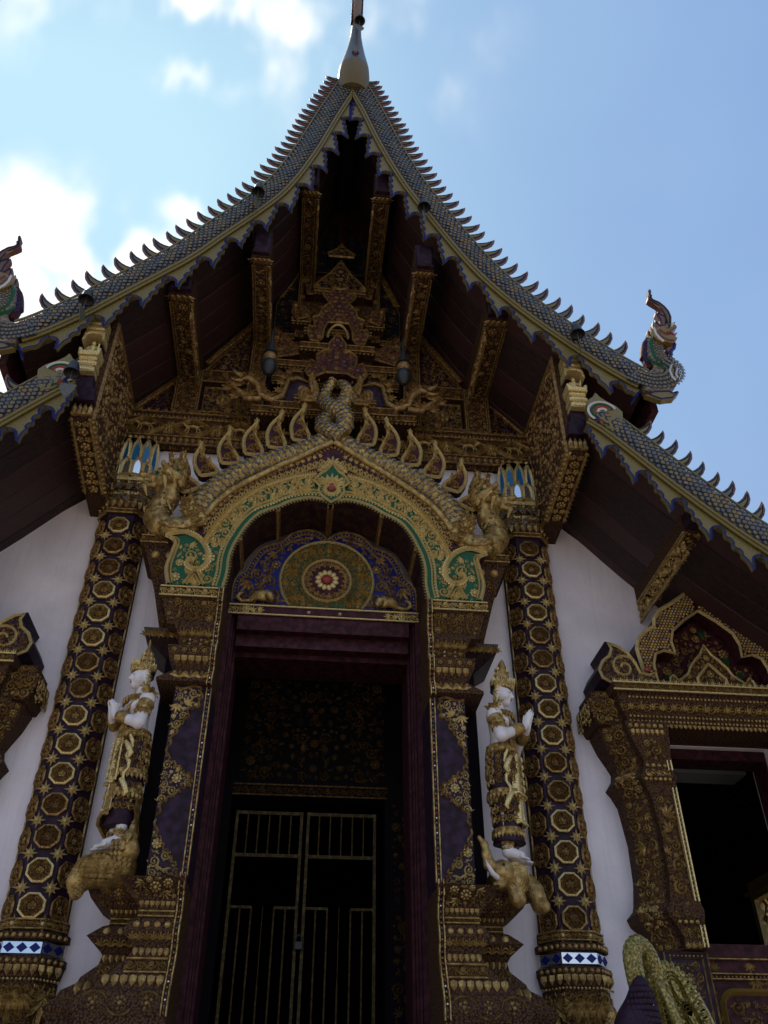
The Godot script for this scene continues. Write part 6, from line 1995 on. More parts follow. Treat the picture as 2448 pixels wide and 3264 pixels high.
		vr.ridge(B.inset(v, 0.012), 0.024, 0.4, 0.02, Transform3D(), true)
		var sp := PackedVector2Array()
		for k in 22:
			var a := k * 0.42
			sp.push_back(Vector2(X + hs * (0.715 + cos(a) * (0.015 + 0.0042 * k)), 4.53 + sin(a) * (0.015 + 0.0042 * k)))
		vr.ridge(sp, 0.02, 0.4, 0.02)
		fill(vg, B.inset(v, 0.02), 0.06, 21, Transform3D(Basis(), Vector3(0, 0, 0.4)))
		var jw := B.new(); jw.add(BEAD, place(X + hs * 0.53, 4.53, 0.05, 0, 0.38))
		obj("volute", side({PUR: vb, G: vg, GB: vr, RED: jw}, s), root)
	var fld := B.new(); fld.plate(w.call([0.44, 4.4, 0.44, 4.6, 0.41, 4.7, 0.27, 4.7, 0.27, 4.8, 0.24, 4.89, 0, 5.07]), 0.0, 0.2)
	var fg := B.new(); var gn := B.new()
	fill(fg, w.call([0.42, 4.41, 0.42, 4.6, 0.36, 4.68, 0.24, 4.68, 0.25, 4.8, 0.18, 4.9, 0, 5.02]), 0.085, 22, Transform3D(Basis(), Vector3(0, 0, 0.202)), X)
	for q in [[0.2, 4.72], [0.28, 4.6], [0.05, 4.95], [-0.3, 4.55]]: gn.add(ROSE, place(X + q[0], q[1], 0.06, 0, 0.22))
	obj("pediment_field", side({MAR: fld, G: fg, GREEN: gn}, s), root)
	var ip := B.new(); var ir := B.new(); var ig := B.new()
	var io: PackedVector2Array = w.call([0.36, 4.4, 0.33, 4.52, 0.3, 4.55, 0.26, 4.5, 0.18, 4.56, 0.15, 4.62, 0.1, 4.68, 0.05, 4.73, 0, 4.82])
	ip.plate(io, 0.1, 0.3); ir.ridge(B.inset(io, 0.008), 0.02, 0.3, 0.016, Transform3D(), true)
	fill(ig, io, 0.06, 23, Transform3D(Basis(), Vector3(0, 0, 0.3)), X)
	ir.ridge(pv([X - 0.12, 4.4, X - 0.11, 4.52, X, 4.64, X + 0.11, 4.52, X + 0.12, 4.4]), 0.026, 0.305, 0.02)
	obj("inner_pediment", side({CARV: ip, GB: ir, G: ig}, s), root)
	# sill and apron
	var sb := B.new(); var sg := B.new(); var yf := B.new()
	sb.box(Vector3(X - 0.46, 2.64, -0.3), Vector3(X + 0.46, 2.72, 0.12)); sb.box(Vector3(X - 0.459, 1.0, 0), Vector3(X + 0.459, 2.6395, 0.1))
	for y in [2.63, 2.545, 2.515]: sg.slab(Vector3(X - 0.458, y, 0.1), Vector3(X + 0.458, y + 0.009, 0.125), 0.003)
	beads(sg, face(Vector3(X - 0.45, 2.534, 0.105), Vector3(1, 0, 0), Vector3(0, 0, 1)), 0.9, 0.008, 0.026)
	for i in 4: sg.add(LEAF, place(X - 0.36 + i * 0.24, 2.59, 0.07, PI * (i % 2), 0.1))
	for i in 3: sg.add(LEAF, place(X - 0.1 + i * 0.1, 2.49, 0.09, PI, 0.1))
	var rr := PackedVector2Array()
	for c in [[0.26, 2.36, 0.0], [-0.26, 2.36, 90.0], [-0.26, 1.9, 180.0], [0.26, 1.9, 270.0]]:
		for k in 6:
			var a := deg_to_rad(c[2] + k * 18.0)
			rr.push_back(Vector2(X + c[0] + cos(a) * 0.09, c[1] + sin(a) * 0.09))
	yf.ridge(rr, 0.04, 0.1, 0.03, Transform3D(), true)
	fill(sg, rect(X - 0.3, 1.88, X + 0.3, 2.4), 0.08, 31, Transform3D(Basis(), Vector3(0, 0, 0.101)), X)
	fill(sg, rect(X + 0.37, 1.88, X + 0.45, 2.48), 0.06, 32, Transform3D(Basis(), Vector3(0, 0, 0.101))); fill(sg, rect(X - 0.45, 1.88, X - 0.37, 2.48), 0.06, 32, Transform3D(Basis(), Vector3(0, 0, 0.101)))
	obj("sill", side({MAR: sb, G: sg, AMBER: yf}, s), root)
	var lv := B.new()
	for x in [X - 0.458, X + 0.448]: lv.box(Vector3(x, 2.7205, -0.25), Vector3(x + 0.01, 4.1, -0.05))
	lv.box(Vector3(X - 0.4475, 4.02, -0.25), Vector3(X + 0.4475, 4.099, -0.05))
	obj("window_frame", side({MAR: lv}, s), root)
	# carved rafter bracket of the side eave
	var rb := holder("side_purlin", temple, "carved beam under the lower right eave" if s > 0 else "")
	var q := B.new(); var g1 := B.new(); var g2 := B.new(); var cp2 := B.new()
	q.box(Vector3(2.62, 5.345, 0.0), Vector3(2.85, 5.62, 1.05))
	carved_face(g1, face(Vector3(2.62, 5.345, 1.04), Vector3(0, 0, -1), Vector3(0, -1, 0)), 1.03, 0.23, 9)
	carved_face(g2, face(Vector3(2.62, 5.345, 1.04), Vector3(0, 0, -1), Vector3(-1, 0, 0)), 1.03, 0.2, 10)
	cp2.slab(Vector3(2.63, 5.36, 1.05), Vector3(2.84, 5.6, 1.12), 0.02)
	obj("beam", side({CARV: q}, s), rb); obj("carved_underside", side({G: g1}, s), rb); obj("carved_flank", side({G: g2}, s), rb); obj("end_cap", side({PUR: cp2}, s), rb)
	var q3 := B.new(); q3.box(Vector3(3.55, 4.75, 0.0), Vector3(3.75, 5.05, 1.05))
	obj("outer_purlin", side({MAR: q3}, s), temple)
func rebase(root: Node3D, base: Vector3) -> void:
	for c in root.get_children(): (c as Node3D).position -= base
	root.position = base
# ---------------------------------------------------------------- serpents of the arch
func guardians() -> void:
	var scr := B.new(); var scg := B.new()
	for j in 8:
		var f := func(a: float, r: float, z: float) -> Vector3: return Vector3(cos(a) * r, -sin(a) * r * 1.05, z)
		var a0 := PI * j / 8; var a1 := PI * (j + 1) / 8
		scr.quad(f.call(a1, 0.5, -0.02), f.call(a0, 0.5, -0.02), f.call(a0, 0.42, 0.12), f.call(a1, 0.42, 0.12))
		scr.quad(f.call(a1, 0.42, 0.12), f.call(a0, 0.42, 0.12), f.call(a0, 0.26, 0.07), f.call(a1, 0.26, 0.07))
		scr.quad(f.call(a1, 0.26, 0.13), f.call(a0, 0.26, 0.13), f.call(a0, 0.0, 0.15), f.call(a1, 0.0, 0.15))
	scg.add(BEAD, Transform3D(Basis.from_scale(Vector3(0.3, 0.3, 0.22)), Vector3(0, 0.16, 0.1)))
	var scale_mesh := mesh_of({G: scr, TURQ: scg}); var green_mesh := mesh_of({GD: scr, GREEN: scg})
	for s in [1.0, -1.0]:
		var nm := "right" if s > 0 else "left"
		var root := thing("arch_naga", "gilded serpent with blue-gemmed scales along the %s half of the doorway arch" % nm, "naga statue", "nagas on the doorway arch")
		# body along the arch
		var bp := smooth(pv([1.03, 5.52, 1.02, 5.64, 0.97, 5.78, 0.87, 5.92, 0.73, 6.055, 0.57, 6.16, 0.39, 6.255, 0.2, 6.365, 0.08, 6.46]), 5)
		var path := []; var rad := []
		for i in bp.size():
			path.append(Vector3(bp[i].x, bp[i].y, 0.5)); rad.append(0.115 - 0.035 * float(i) / bp.size())
		var b := B.new(); b.tube(path, rad, 14, 0.9)
		# knot
		var kp := smooth(pv([0.08, 6.46, -0.02, 6.535, -0.09, 6.63, -0.072, 6.74, 0.015, 6.825, 0.085, 6.92, 0.1, 7.01, 0.07, 7.1, 0.03, 7.17]), 5)
		var kpath := []; var krad := []
		for i in kp.size():
			var f := float(i) / (kp.size() - 1)
			kpath.append(Vector3(kp[i].x, kp[i].y, 0.52 + s * 0.05 * cos(f * PI * 2.6))); krad.append(0.078 - 0.045 * f * f)
		b.tube(kpath, krad, 12, 0.9)
		obj("body", side({G: b}, s), root)
		# scales
		var npath := [Vector3(1.1, 5.47, 0.53), Vector3(1.17, 5.45, 0.53), Vector3(1.24, 5.465, 0.52), Vector3(1.29, 5.49, 0.5), Vector3(1.325, 5.54, 0.48), Vector3(1.345, 5.6, 0.47), Vector3(1.34, 5.66, 0.465), Vector3(1.31, 5.73, 0.465), Vector3(1.275, 5.8, 0.475), Vector3(1.26, 5.86, 0.49)]
		var all := [[path, rad, 0.05], [kpath, krad, 0.044], [npath, [0.086, 0.086, 0.087, 0.09, 0.09, 0.09, 0.09, 0.086, 0.08, 0.07], 0.044]]
		for set in all:
			var pa: Array = set[0]; var ra: Array = set[1]; var pitch: float = set[2]
			var acc := pitch * 0.5; var row := 0
			for i in pa.size() - 1:
				var l: float = pa[i].distance_to(pa[i + 1])
				while acc < l:
					var p: Vector3 = (pa[i] as Vector3).lerp(pa[i + 1], acc / l)
					var d: Vector3 = (pa[i + 1] - pa[i]).normalized()
					var r: float = ra[i]
					var w := Vector3(-d.y, d.x, 0).normalized()
					var k := 5 if r > 0.06 else 3
					for c in k:
						var an := deg_to_rad((c - (k - 1) / 2.0 + (0.25 if row % 2 else -0.25)) * (150.0 / k) )
						var n := Vector3(0, 0, 1) * cos(an) + w * sin(an)
						var o := p + n * Vector3(1, 1, 0.9) * (r + 0.001)
						var t := Transform3D(Basis(n.cross(-d).cross(n).cross(n) * -1.0, -d, n), o)
						t.basis = Basis((-d).cross(n).normalized() * 1.0, -d, n)
						t.basis = t.basis.orthonormalized().scaled_local(Vector3(1, 1, 1) * (0.052 if r > 0.06 else 0.042))
						if s < 0: t = Transform3D(Basis(Vector3(t.basis.x.x, -t.basis.x.y, -t.basis.x.z), Vector3(-t.basis.y.x, t.basis.y.y, t.basis.y.z), Vector3(-t.basis.z.x, t.basis.z.y, t.basis.z.z)), Vector3(-t.origin.x, t.origin.y, t.origin.z))
						put("scale", scale_mesh if set != all[2] else green_mesh, root, t)
					row += 1
					acc += pitch
				acc -= l
		# dorsal flames
		var bases := [[0.27, 6.46], [0.47, 6.36], [0.65, 6.27], [0.83, 6.16], [0.98, 6.03], [1.1, 5.86]]
		var tips := [[0.26, 6.87], [0.45, 6.77], [0.655, 6.65], [0.87, 6.53], [1.09, 6.36], [1.255, 6.16]]
		for i in 6:
			var a := Vector2(bases[i][0], bases[i][1]); var c := Vector2(tips[i][0], tips[i][1])
			var v := (c - a) * 1.1; var u := Vector2(v.y, -v.x).normalized() * 0.165
			var o := PackedVector2Array()
			for q in pv([-0.42, 0, 0.42, 0, 0.6, 0.16, 0.68, 0.34, 0.62, 0.52, 0.46, 0.67, 0.24, 0.8, 0.1, 0.9, 0.03, 1.02, -0.02, 0.88, 0.0, 0.74, 0.0, 0.6, -0.08, 0.47, -0.26, 0.34, -0.42, 0.2, -0.47, 0.08]): o.push_back(a + u * q.x + v * q.y)
			o = smooth_ring(o)
			if Geometry2D.is_polygon_clockwise(o): o.reverse()
			var p := B.new(); var r := B.new(); var g := B.new()
			p.plate(o, 0.42, 0.49, 0.0, Transform3D(), true)
			r.ridge(B.inset(o, 0.009), 0.024, 0.49, 0.02, Transform3D(), true); r.ridge(B.inset(o, 0.026), 0.008, 0.49, 0.01, Transform3D(), true)
			var ang := v.angle() - PI / 2
			g.add(CURL[0], place(a.x + v.x * 0.2 + u.x * 0.12, a.y + v.y * 0.2 + u.y * 0.12, 0.1, ang + 1.0, 0.49))
			g.add(WAVE[1], place(a.x + v.x * 0.42, a.y + v.y * 0.42, 0.13, ang, 0.49)); g.add(CURL[1], place(a.x + v.x * 0.5 + u.x * 0.18, a.y + v.y * 0.5 + u.y * 0.18, 0.07, ang, 0.49))
			g.add(WAVE[0], place(a.x + v.x * 0.7, a.y + v.y * 0.7, 0.12, ang, 0.49))
			obj("flame", side({MAR: p, GB: r, G: g}, s), root)
		# the rearing heads
		var sd := Sdf.new(0.009)
		sd.chain([Vector3(1.03, 5.56, 0.5), Vector3(1.07, 5.48, 0.52), Vector3(1.17, 5.45, 0.53), Vector3(1.29, 5.49, 0.5), Vector3(1.345, 5.58, 0.47), Vector3(1.33, 5.69, 0.46), Vector3(1.28, 5.78, 0.47)], [0.085, 0.085, 0.085, 0.09, 0.09, 0.09, 0.085], 0.03)
		for h in [[Vector3(1.24, 5.93, 0.55), Vector3(0.5, 0, 0.86)], [Vector3(1.36, 5.95, 0.47), Vector3(0.97, 0, 0.25)], [Vector3(1.28, 5.97, 0.36), Vector3(0.8, 0, -0.6)]]:
			var c: Vector3 = h[0]; var d: Vector3 = (h[1] as Vector3).normalized()
			sd.cap(Vector3(1.29, 5.76, 0.47), c, 0.075, 0.055, 0.03)
			sd.cap(c, c + d * 0.08 + Vector3(0, 0.012, 0), 0.06, 0.04, 0.02)
			sd.cap(c + d * 0.08 + Vector3(0, 0.016, 0), c + d * 0.16 + Vector3(0, 0.03, 0), 0.032, 0.022, 0.012); sd.cap(c + d * 0.16 + Vector3(0, 0.034, 0), c + d * 0.165 + Vector3(0, 0.06, 0), 0.018, 0.008, 0.012)
			sd.cap(c + Vector3(0, -0.04, 0), c + d * 0.13 + Vector3(0, -0.075, 0), 0.034, 0.016, 0.012)
			sd.cap(c + d * 0.12 + Vector3(0, -0.08, 0), c + d * 0.085 + Vector3(0, -0.17, 0), 0.024, 0.006, 0.01)
			var q := d.cross(Vector3.UP)
			for e in [-1.0, 1.0]: sd.cap(c + q * 0.03 * e + d * 0.035 + Vector3(0, 0.035, 0), c + q * 0.034 * e + d * 0.02 + Vector3(0, 0.045, 0), 0.02, 0.018, 0.008)
		obj("heads", side({G: sd.mesh()}, s), root)
		var cr := B.new(); var ey := B.new(); var th := B.new()
		for h in [[Vector3(1.24, 5.93, 0.55), Vector3(0.5, 0, 0.86), 0.2], [Vector3(1.36, 5.95, 0.47), Vector3(0.97, 0, 0.25), 0.27], [Vector3(1.28, 5.97, 0.36), Vector3(0.8, 0, -0.6), 0.2]]:
			var c: Vector3 = h[0]; var d: Vector3 = (h[1] as Vector3).normalized()
			var t := face(c - d * 0.02, d, d.cross(Vector3.UP))
			if t.basis.y.y < 0: t = face(c - d * 0.02, -d, -d.cross(Vector3.UP) * -1.0)
			var dirs := signf(t.basis.x.dot(d))
			var o := smooth_ring(pv([-0.1, -0.05, 0.05, 0.02, 0.085, 0.06, 0.06, 0.12, 0.01, 0.17, -0.01, 0.23, 0.0, 0.3, -0.06, 0.26, -0.11, 0.19, -0.135, 0.1, -0.13, 0.02]))
			for i in o.size(): o[i].x *= dirs
			if Geometry2D.is_polygon_clockwise(o): o.reverse()
			cr.plate(o, -0.02, 0.02, 0.006, t, true)
			fill(cr, o, 0.06, 5, t * Transform3D(Basis(), Vector3(0, 0, 0.02)))
			for k in 8: cr.add(LEAF, t * place((-0.125 + 0.006 * k) * dirs, -0.05 + k * 0.035, 0.06, 0.9 * dirs, 0.0))
			var q := d.cross(Vector3.UP)
			for e in [-1.0, 1.0]:
				ey.add(BEAD, face(c + q * 0.05 * e + d * 0.045 + Vector3(0, 0.04, 0), d, q * e) * place(0, 0, 0.034))
				for k in 7:
					var an := -1.3 + k * 0.43
					cr.add(LEAF, face(c - d * (0.02 + 0.03 * cos(an)) + q * 0.05 * e + Vector3(0, sin(an) * 0.06, 0), -d if e > 0 else d, q * e) * place(0, 0, 0.1, (an - PI / 2) * (1.0 if e > 0 else 1.0) + (0.0 if e > 0 else 0.0)))
				for k in 5: th.add(TOOTH, face(c + d * (0.05 + 0.018 * k) + q * 0.02 * e + Vector3(0, -0.012, 0), d, q * e) * place(0, 0, 0.022))
		obj("crests", side({G: cr, GREEN: ey, GB: th}, s), root, "", "stuff")
		# neck scales and leaf collar
		var ns := B.new(); var ng := B.new()
		for i in 6:
			for k in 5:
				var a := (k - 2) * 0.5 + (0.25 if i % 2 else 0.0)
				var cc := Vector3(1.315, 5.53 + i * 0.045, 0.465).lerp(Vector3(1.28, 5.78, 0.47), maxf(0.0, i - 3) / 3.0)
				var n := Vector3(sin(a + 0.3), 0, cos(a + 0.3))
				ns.add(scr, Transform3D(Basis(Vector3(n.z, 0, -n.x), Vector3.UP, n).scaled_local(Vector3.ONE * 0.042), cc + n * 0.09))
				ng.add(scg, Transform3D(Basis(Vector3(n.z, 0, -n.x), Vector3.UP, n).scaled_local(Vector3.ONE * 0.042), cc + n * 0.09))
		obj("neck_scales", side({GD: ns, GREEN: ng}, s), root)
		var lc := B.new()
		lc.tube([Vector3(1.02, 5.47, 0.58), Vector3(1.1, 5.42, 0.61), Vector3(1.2, 5.42, 0.61), Vector3(1.29, 5.5, 0.58), Vector3(1.33, 5.58, 0.55)], [0.014, 0.016, 0.018, 0.016, 0.01], 7)
		lc.tube([Vector3(1.23, 5.63, 0.53), Vector3(1.27, 5.7, 0.54), Vector3(1.3, 5.78, 0.54), Vector3(1.3, 5.84, 0.53)], [0.01, 0.012, 0.012, 0.008], 6)
		for k in 8: lc.add(LEAF, place(1.02 + k * 0.035, 5.42 + 0.01 * absf(k - 3), 0.06, PI * 0.9, 0.6))
		for k in 7: lc.add(LEAF, Transform3D(Basis(Vector3(0, 1, 0), 0.4), Vector3(1.085 + k * 0.012, 5.55 + k * 0.035 - 0.03 * (k % 2), 0.57 - 0.01 * k)) * place(0, 0, 0.075, 0.3))
		for k in 9: lc.add(BEAD, place(1.215 + 0.012 * sin(k * 0.4), 5.58 + k * 0.03, 0.022, 0, 0.5))
		fill(lc, pv([0.98, 5.44, 1.1, 5.44, 1.12, 5.56, 1.0, 5.62]), 0.06, 4, Transform3D(Basis(), Vector3(0, 0, 0.6)))
		for P in [[1.0, 5.52, 1.06, 5.5, 1.13, 5.56, 1.15, 5.66, 1.11, 5.7, 1.1, 5.8, 1.06, 5.72, 1.03, 5.66, 1.0, 5.6], [0.93, 5.5, 1.0, 5.44, 1.06, 5.48, 1.06, 5.56, 1.0, 5.64, 0.96, 5.58]]:
			var pl := smooth_ring(pv(P))
			if Geometry2D.is_polygon_clockwise(pl): pl.reverse()
			lc.plate(pl, 0.56, 0.605, 0.01, Transform3D(), true)
			lc.ridge(B.inset(pl, 0.008), 0.014, 0.605, 0.014, Transform3D(), true)
			fill(lc, B.inset(pl, 0.01), 0.07, 3, Transform3D(Basis(), Vector3(0, 0, 0.605)))
		obj("leaf_collar", side({G: lc}, s), root)
		rebase(root, Vector3(1.2 * s, 5.42, 0.45))
func smooth_ring(p: PackedVector2Array) -> PackedVector2Array:
	var o := PackedVector2Array()
	var k := p.size()
	for i in k:
		for j in 2: o.push_back(p[i].cubic_interpolate(p[(i + 1) % k], p[(i + k - 1) % k], p[(i + 2) % k], j / 2.0))
	return o

# ---------------------------------------------------------------- deity statues and their mounts
func ell(b: B, rings: Array, k := 24, wob := 0.0, n := 0) -> void:   # (y, rx, rz, dz)
	var rows := []
	for r in rings:
		var row := PackedVector3Array()
		for j in k:
			var a := TAU * j / k
			var f := 1.0 + wob * cos(a * n)
			row.push_back(Vector3(cos(a) * r[1] * f, r[0], sin(a) * r[2] * f + (r[3] if r.size() > 3 else 0.0)))
		rows.append(row)
	b.loft(rows, true, true, true, true)
func around(g: B, m: B, y: float, rx: float, rz: float, dz: float, count: int, sz: float, rot := 0.0, tilt := 0.0) -> void:
	for i in count:
		var a := TAU * (i + 0.5) / count
		var n := Vector3(cos(a) / rx, tilt, sin(a) / rz).normalized()
		g.add(m, face(Vector3(cos(a) * rx, y, sin(a) * rz + dz), Vector3(-n.z, 0, n.x) * -1.0, n) * place(0, 0, sz, rot))
func statues() -> void:
	for s in [1.0, -1.0]:
		var R: bool = s > 0
		var root := thing("deity_statue", "white-faced gilded deity with tall crown, palms pressed together, right of the doorway" if R else "white-faced gilded deity with spired crown, hands folded at the chest, left of the doorway", "statue", "deity statues beside the doorway")
		var sd := Sdf.new(0.0085)
		sd.cap(Vector3(0, 0.7, 0), Vector3(0, 0.78, 0), 0.088, 0.078, 0.03)
		sd.cap(Vector3(0, 0.78, 0), Vector3(0, 0.93, 0.005), 0.078, 0.1, 0.03, Vector3(1.1, 1, 0.86))
		sd.cap(Vector3(-0.1, 0.965, 0), Vector3(0.1, 0.965, 0), 0.055, 0.055, 0.04)
		for e in [-1.0, 1.0]: sd.cap(Vector3(0.045 * e, 0.925, 0.06), Vector3(0.05 * e, 0.93, 0.062), 0.04, 0.04, 0.03)
		sd.cap(Vector3(0, 0.98, 0.0), Vector3(0, 1.09, 0.012), 0.042, 0.038, 0.03)
		var hands := Vector3(0, 0.93, 0.215) if R else Vector3(-0.015, 0.9, 0.19)
		for e in [-1.0, 1.0]:
			var el := Vector3(0.175 * e, 0.785, 0.055) if R else Vector3(0.17 * e, 0.775, 0.05)
			var wr := hands + Vector3(0.03 * e, -0.055, -0.02)
			sd.cap(Vector3(0.135 * e, 0.96, 0), el, 0.05, 0.042, 0.03)
			sd.cap(el, wr, 0.041, 0.026, 0.015)
			var up := Vector3(0, 0.95, 0.3).normalized() if R else Vector3(0.1 * e, 0.85, 0.1).normalized()
			var p0 := wr + Vector3(-0.012 * e, 0.012, 0.008)
			var p1 := p0 + up * 0.06
			if R: p1.x = 0.014 * e
			sd.cap(p0, p1, 0.021, 0.022, 0.012, Vector3(0.8, 1, 1.2))
			for f in 4:
				var off := Vector3(0.0, -0.004 * absf(f - 1.4), 0.0) + Vector3(0, 0, 1) * (0.02 - f * 0.0135)
				var len: float = [0.05, 0.06, 0.057, 0.044][f]
				var q0 := p1 + off
				var q1 := q0 + up * len * 0.5 + (Vector3.ZERO if R else Vector3(-0.012 * e, 0, 0.01))
				var q2 := q0 + up * len + (Vector3(0.004 * e, 0, 0.004) if R else Vector3(-0.03 * e, -0.012, 0.012))
				sd.cap(q0, q1, 0.0085, 0.0078, 0.004); sd.cap(q1, q2, 0.0078, 0.005, 0.004)
			sd.cap(p0 + Vector3(0, 0.02, -0.02), p1 + up * 0.018 + Vector3(0, 0, -0.034), 0.0095, 0.007, 0.006)
		for e in [-1.0, 1.0]:   # lower legs and feet
			var ank := Vector3(0.058 * e, 0.07, 0.0)
			sd.cap(Vector3(0.055 * e, 0.62, -0.01), Vector3(0.056 * e, 0.36, -0.005), 0.06, 0.044, 0.03)
			sd.cap(Vector3(0.056 * e, 0.36, -0.005), ank, 0.046, 0.034, 0.02)
			sd.cap(ank, ank + Vector3(0.012 * e, -0.035, 0.09), 0.036, 0.028, 0.02)
			for f in 5: sd.cap(ank + Vector3(0.012 * e + (f - 2) * 0.013, -0.045, 0.1), ank + Vector3(0.014 * e + (f - 2) * 0.0145, -0.054, 0.135 - 0.006 * f * (1 if e > 0 else -1) - (0.0 if e > 0 else 0.024)), 0.0115, 0.0085, 0.006)
		# head
		var hsd := Sdf.new(0.0055)
		var tip := 0.22 if R else 0.05   # bow of the head
		hsd.cap(Vector3(0, 0.055, 0.005), Vector3(0, 0.115, -0.008), 0.062, 0.07, 0.02)
		hsd.cap(Vector3(0, 0.018, 0.035), Vector3(0, 0.05, 0.03), 0.034, 0.05, 0.025)
		hsd.cap(Vector3(0, 0.005, 0.052), Vector3(0, 0.006, 0.054), 0.018, 0.018, 0.02)
		hsd.cap(Vector3(0, 0.085, 0.066), Vector3(0, 0.052, 0.086), 0.0085, 0.0135, 0.012)
		for e in [-1.0, 1.0]:
			hsd.cap(Vector3(0.011 * e, 0.048, 0.077), Vector3(0.012 * e, 0.047, 0.075), 0.008, 0.007, 0.006)
			hsd.cap(Vector3(0.018 * e, 0.09, 0.06), Vector3(0.042 * e, 0.092, 0.047), 0.0095, 0.008, 0.01)
			hsd.cap(Vector3(0.02 * e, 0.079, 0.0615), Vector3(0.04 * e, 0.078, 0.05), 0.0095, 0.008, 0.006)
			hsd.cap(Vector3(0.066 * e, 0.095, -0.012), Vector3(0.07 * e, 0.015, -0.008), 0.02, 0.01, 0.008, Vector3(0.55, 1, 1.1))
			hsd.cap(Vector3(0.035 * e, 0.045, 0.04), Vector3(0.04 * e, 0.055, 0.036), 0.024, 0.022, 0.02)
		hsd.cap(Vector3(-0.013, 0.029, 0.072), Vector3(0.013, 0.029, 0.072), 0.006, 0.006, 0.006); hsd.cap(Vector3(-0.01, 0.021, 0.07), Vector3(0.01, 0.021, 0.07), 0.0062, 0.0062, 0.006)
		var ht := Transform3D(Basis(Vector3(1, 0, 0), tip), Vector3(0, 1.085, 0.022))
		var body := sd.mesh()
		body.join(hsd.mesh(ht))
		obj("body", {SKIN: body}, root)
		# painted features: brows, lids, lips
		var br := B.new(); var lp := B.new()
		for e in [-1.0, 1.0]:
			var pts := []; var pl := []
			for k in 6:
				var f := k / 5.0
				pts.append(ht * Vector3((0.012 + 0.036 * f) * e, 0.094 + 0.012 * sin(f * 2.4), 0.0725 - 0.02 * f * f - 0.001))
				pl.append(ht * Vector3((0.014 + 0.03 * f) * e, 0.0765 - 0.004 * sin(f * PI), 0.0722 - 0.019 * f * f + 0.0005))
			br.tube(pts, [0.0024, 0.0034, 0.0034, 0.003, 0.0024, 0.0014], 5); br.tube(pl, [0.002, 0.003, 0.0034, 0.003, 0.0026, 0.0014], 5)
		lp.tube([ht * Vector3(-0.016, 0.0265, 0.0735), ht * Vector3(-0.006, 0.0285, 0.079), ht * Vector3(0, 0.0275, 0.0795), ht * Vector3(0.006, 0.0285, 0.079), ht * Vector3(0.016, 0.0265, 0.0735)], [0.0016, 0.004, 0.0038, 0.004, 0.0016], 6)
		lp.tube([ht * Vector3(-0.012, 0.0225, 0.0735), ht * Vector3(0, 0.0205, 0.078), ht * Vector3(0.012, 0.0225, 0.0735)], [0.0012, 0.003, 0.0012], 6)
		obj("painted_brows", {BLACK: br}, root); obj("lips", {RED: lp}, root)
		# crown
		var cw := B.new(); var cg := B.new(); var hair := B.new()
		var ct := ht
		var put2 := func(m: B, dst: B) -> void: dst.add(m, ct)
		var tmp := B.new()
		ell(tmp, [[0.1, 0.068, 0.077, -0.006], [0.112, 0.078, 0.086, -0.006], [0.135, 0.079, 0.086, -0.008], [0.145, 0.07, 0.076, -0.01]], 22)
		var th2 := B.new(); ell(th2, [[0.07, 0.066, 0.06, -0.028], [0.12, 0.074, 0.074, -0.014], [0.16, 0.066, 0.07, -0.012], [0.19, 0.04, 0.045, -0.012]], 20)
		put2.call(th2, hair)
		if R: ell(tmp, [[0.15, 0.06, 0.066, -0.012], [0.175, 0.062, 0.066, -0.014], [0.2, 0.055, 0.058, -0.016], [0.235, 0.05, 0.05, -0.02], [0.27, 0.034, 0.036, -0.026], [0.31, 0.018, 0.02, -0.03], [0.335, 0.004, 0.004, -0.032]], 18)
		else: ell(tmp, [[0.15, 0.058, 0.06, -0.02], [0.175, 0.06, 0.062, -0.022], [0.185, 0.05, 0.052, -0.022], [0.21, 0.048, 0.05, -0.024], [0.22, 0.036, 0.038, -0.024], [0.245, 0.034, 0.034, -0.025], [0.252, 0.025, 0.026, -0.025], [0.285, 0.022, 0.022, -0.026], [0.295, 0.013, 0.014, -0.026], [0.34, 0.01, 0.01, -0.027], [0.37, 0.002, 0.002, -0.027]], 18)
		put2.call(tmp, cw)
		tmp = B.new()
		around(tmp, LEAF, 0.145, 0.076, 0.082, -0.008, 16, 0.05); around(tmp, BEAD, 0.115, 0.079, 0.087, -0.006, 22, 0.012)
		around(tmp, ROSE5, 0.13, 0.08, 0.087, -0.008, 14, 0.024); around(tmp, LEAF, 0.2, 0.05, 0.052, -0.02, 10, 0.04); around(tmp, LEAF, 0.24, 0.036 if not R else 0.05, 0.038 if not R else 0.05, -0.022, 8, 0.035)
		for k in 7: tmp.add(LEAF, face(Vector3((k - 3) * 0.02, 0.165 - 0.006 * absf(k - 3), 0.083 - 0.006 * absf(k - 3)), Vector3(1, 0, -0.2 * (k - 3)), Vector3(0.2 * (k - 3), 0, 1)) * place(0, 0, 0.05))
		for e in [-1.0, 1.0]:
			for k in 4: tmp.add(LEAF, face(Vector3(0.074 * e, 0.1 - k * 0.03, -0.02), Vector3(0, 0, -e), Vector3(e, 0, 0)) * place(0, 0, 0.04, PI if k > 1 else 0.0))
			tmp.tube([Vector3(0.074 * e, 0.02, -0.006), Vector3(0.076 * e, -0.02, 0.0), Vector3(0.08 * e, -0.07, 0.012)], [0.01, 0.016, 0.004], 8)
		put2.call(tmp, cg)
		obj("crown", {G: cw, GB: cg}, root); obj("hair", {BLACK: hair}, root)
		# collar, belt straps, epaulettes, armlets
		var jw := B.new()
		ell(jw, [[1.02, 0.05, 0.05, 0.005], [1.0, 0.085, 0.07, 0.01], [0.985, 0.115, 0.085, 0.014], [0.965, 0.13, 0.098, 0.018], [0.96, 0.12, 0.09, 0.016]], 24)
		around(jw, LEAF, 0.975, 0.13, 0.098, 0.018, 22, 0.05, PI, 0.5); around(jw, BEAD, 0.995, 0.104, 0.08, 0.014, 26, 0.016, 0, 0.9)
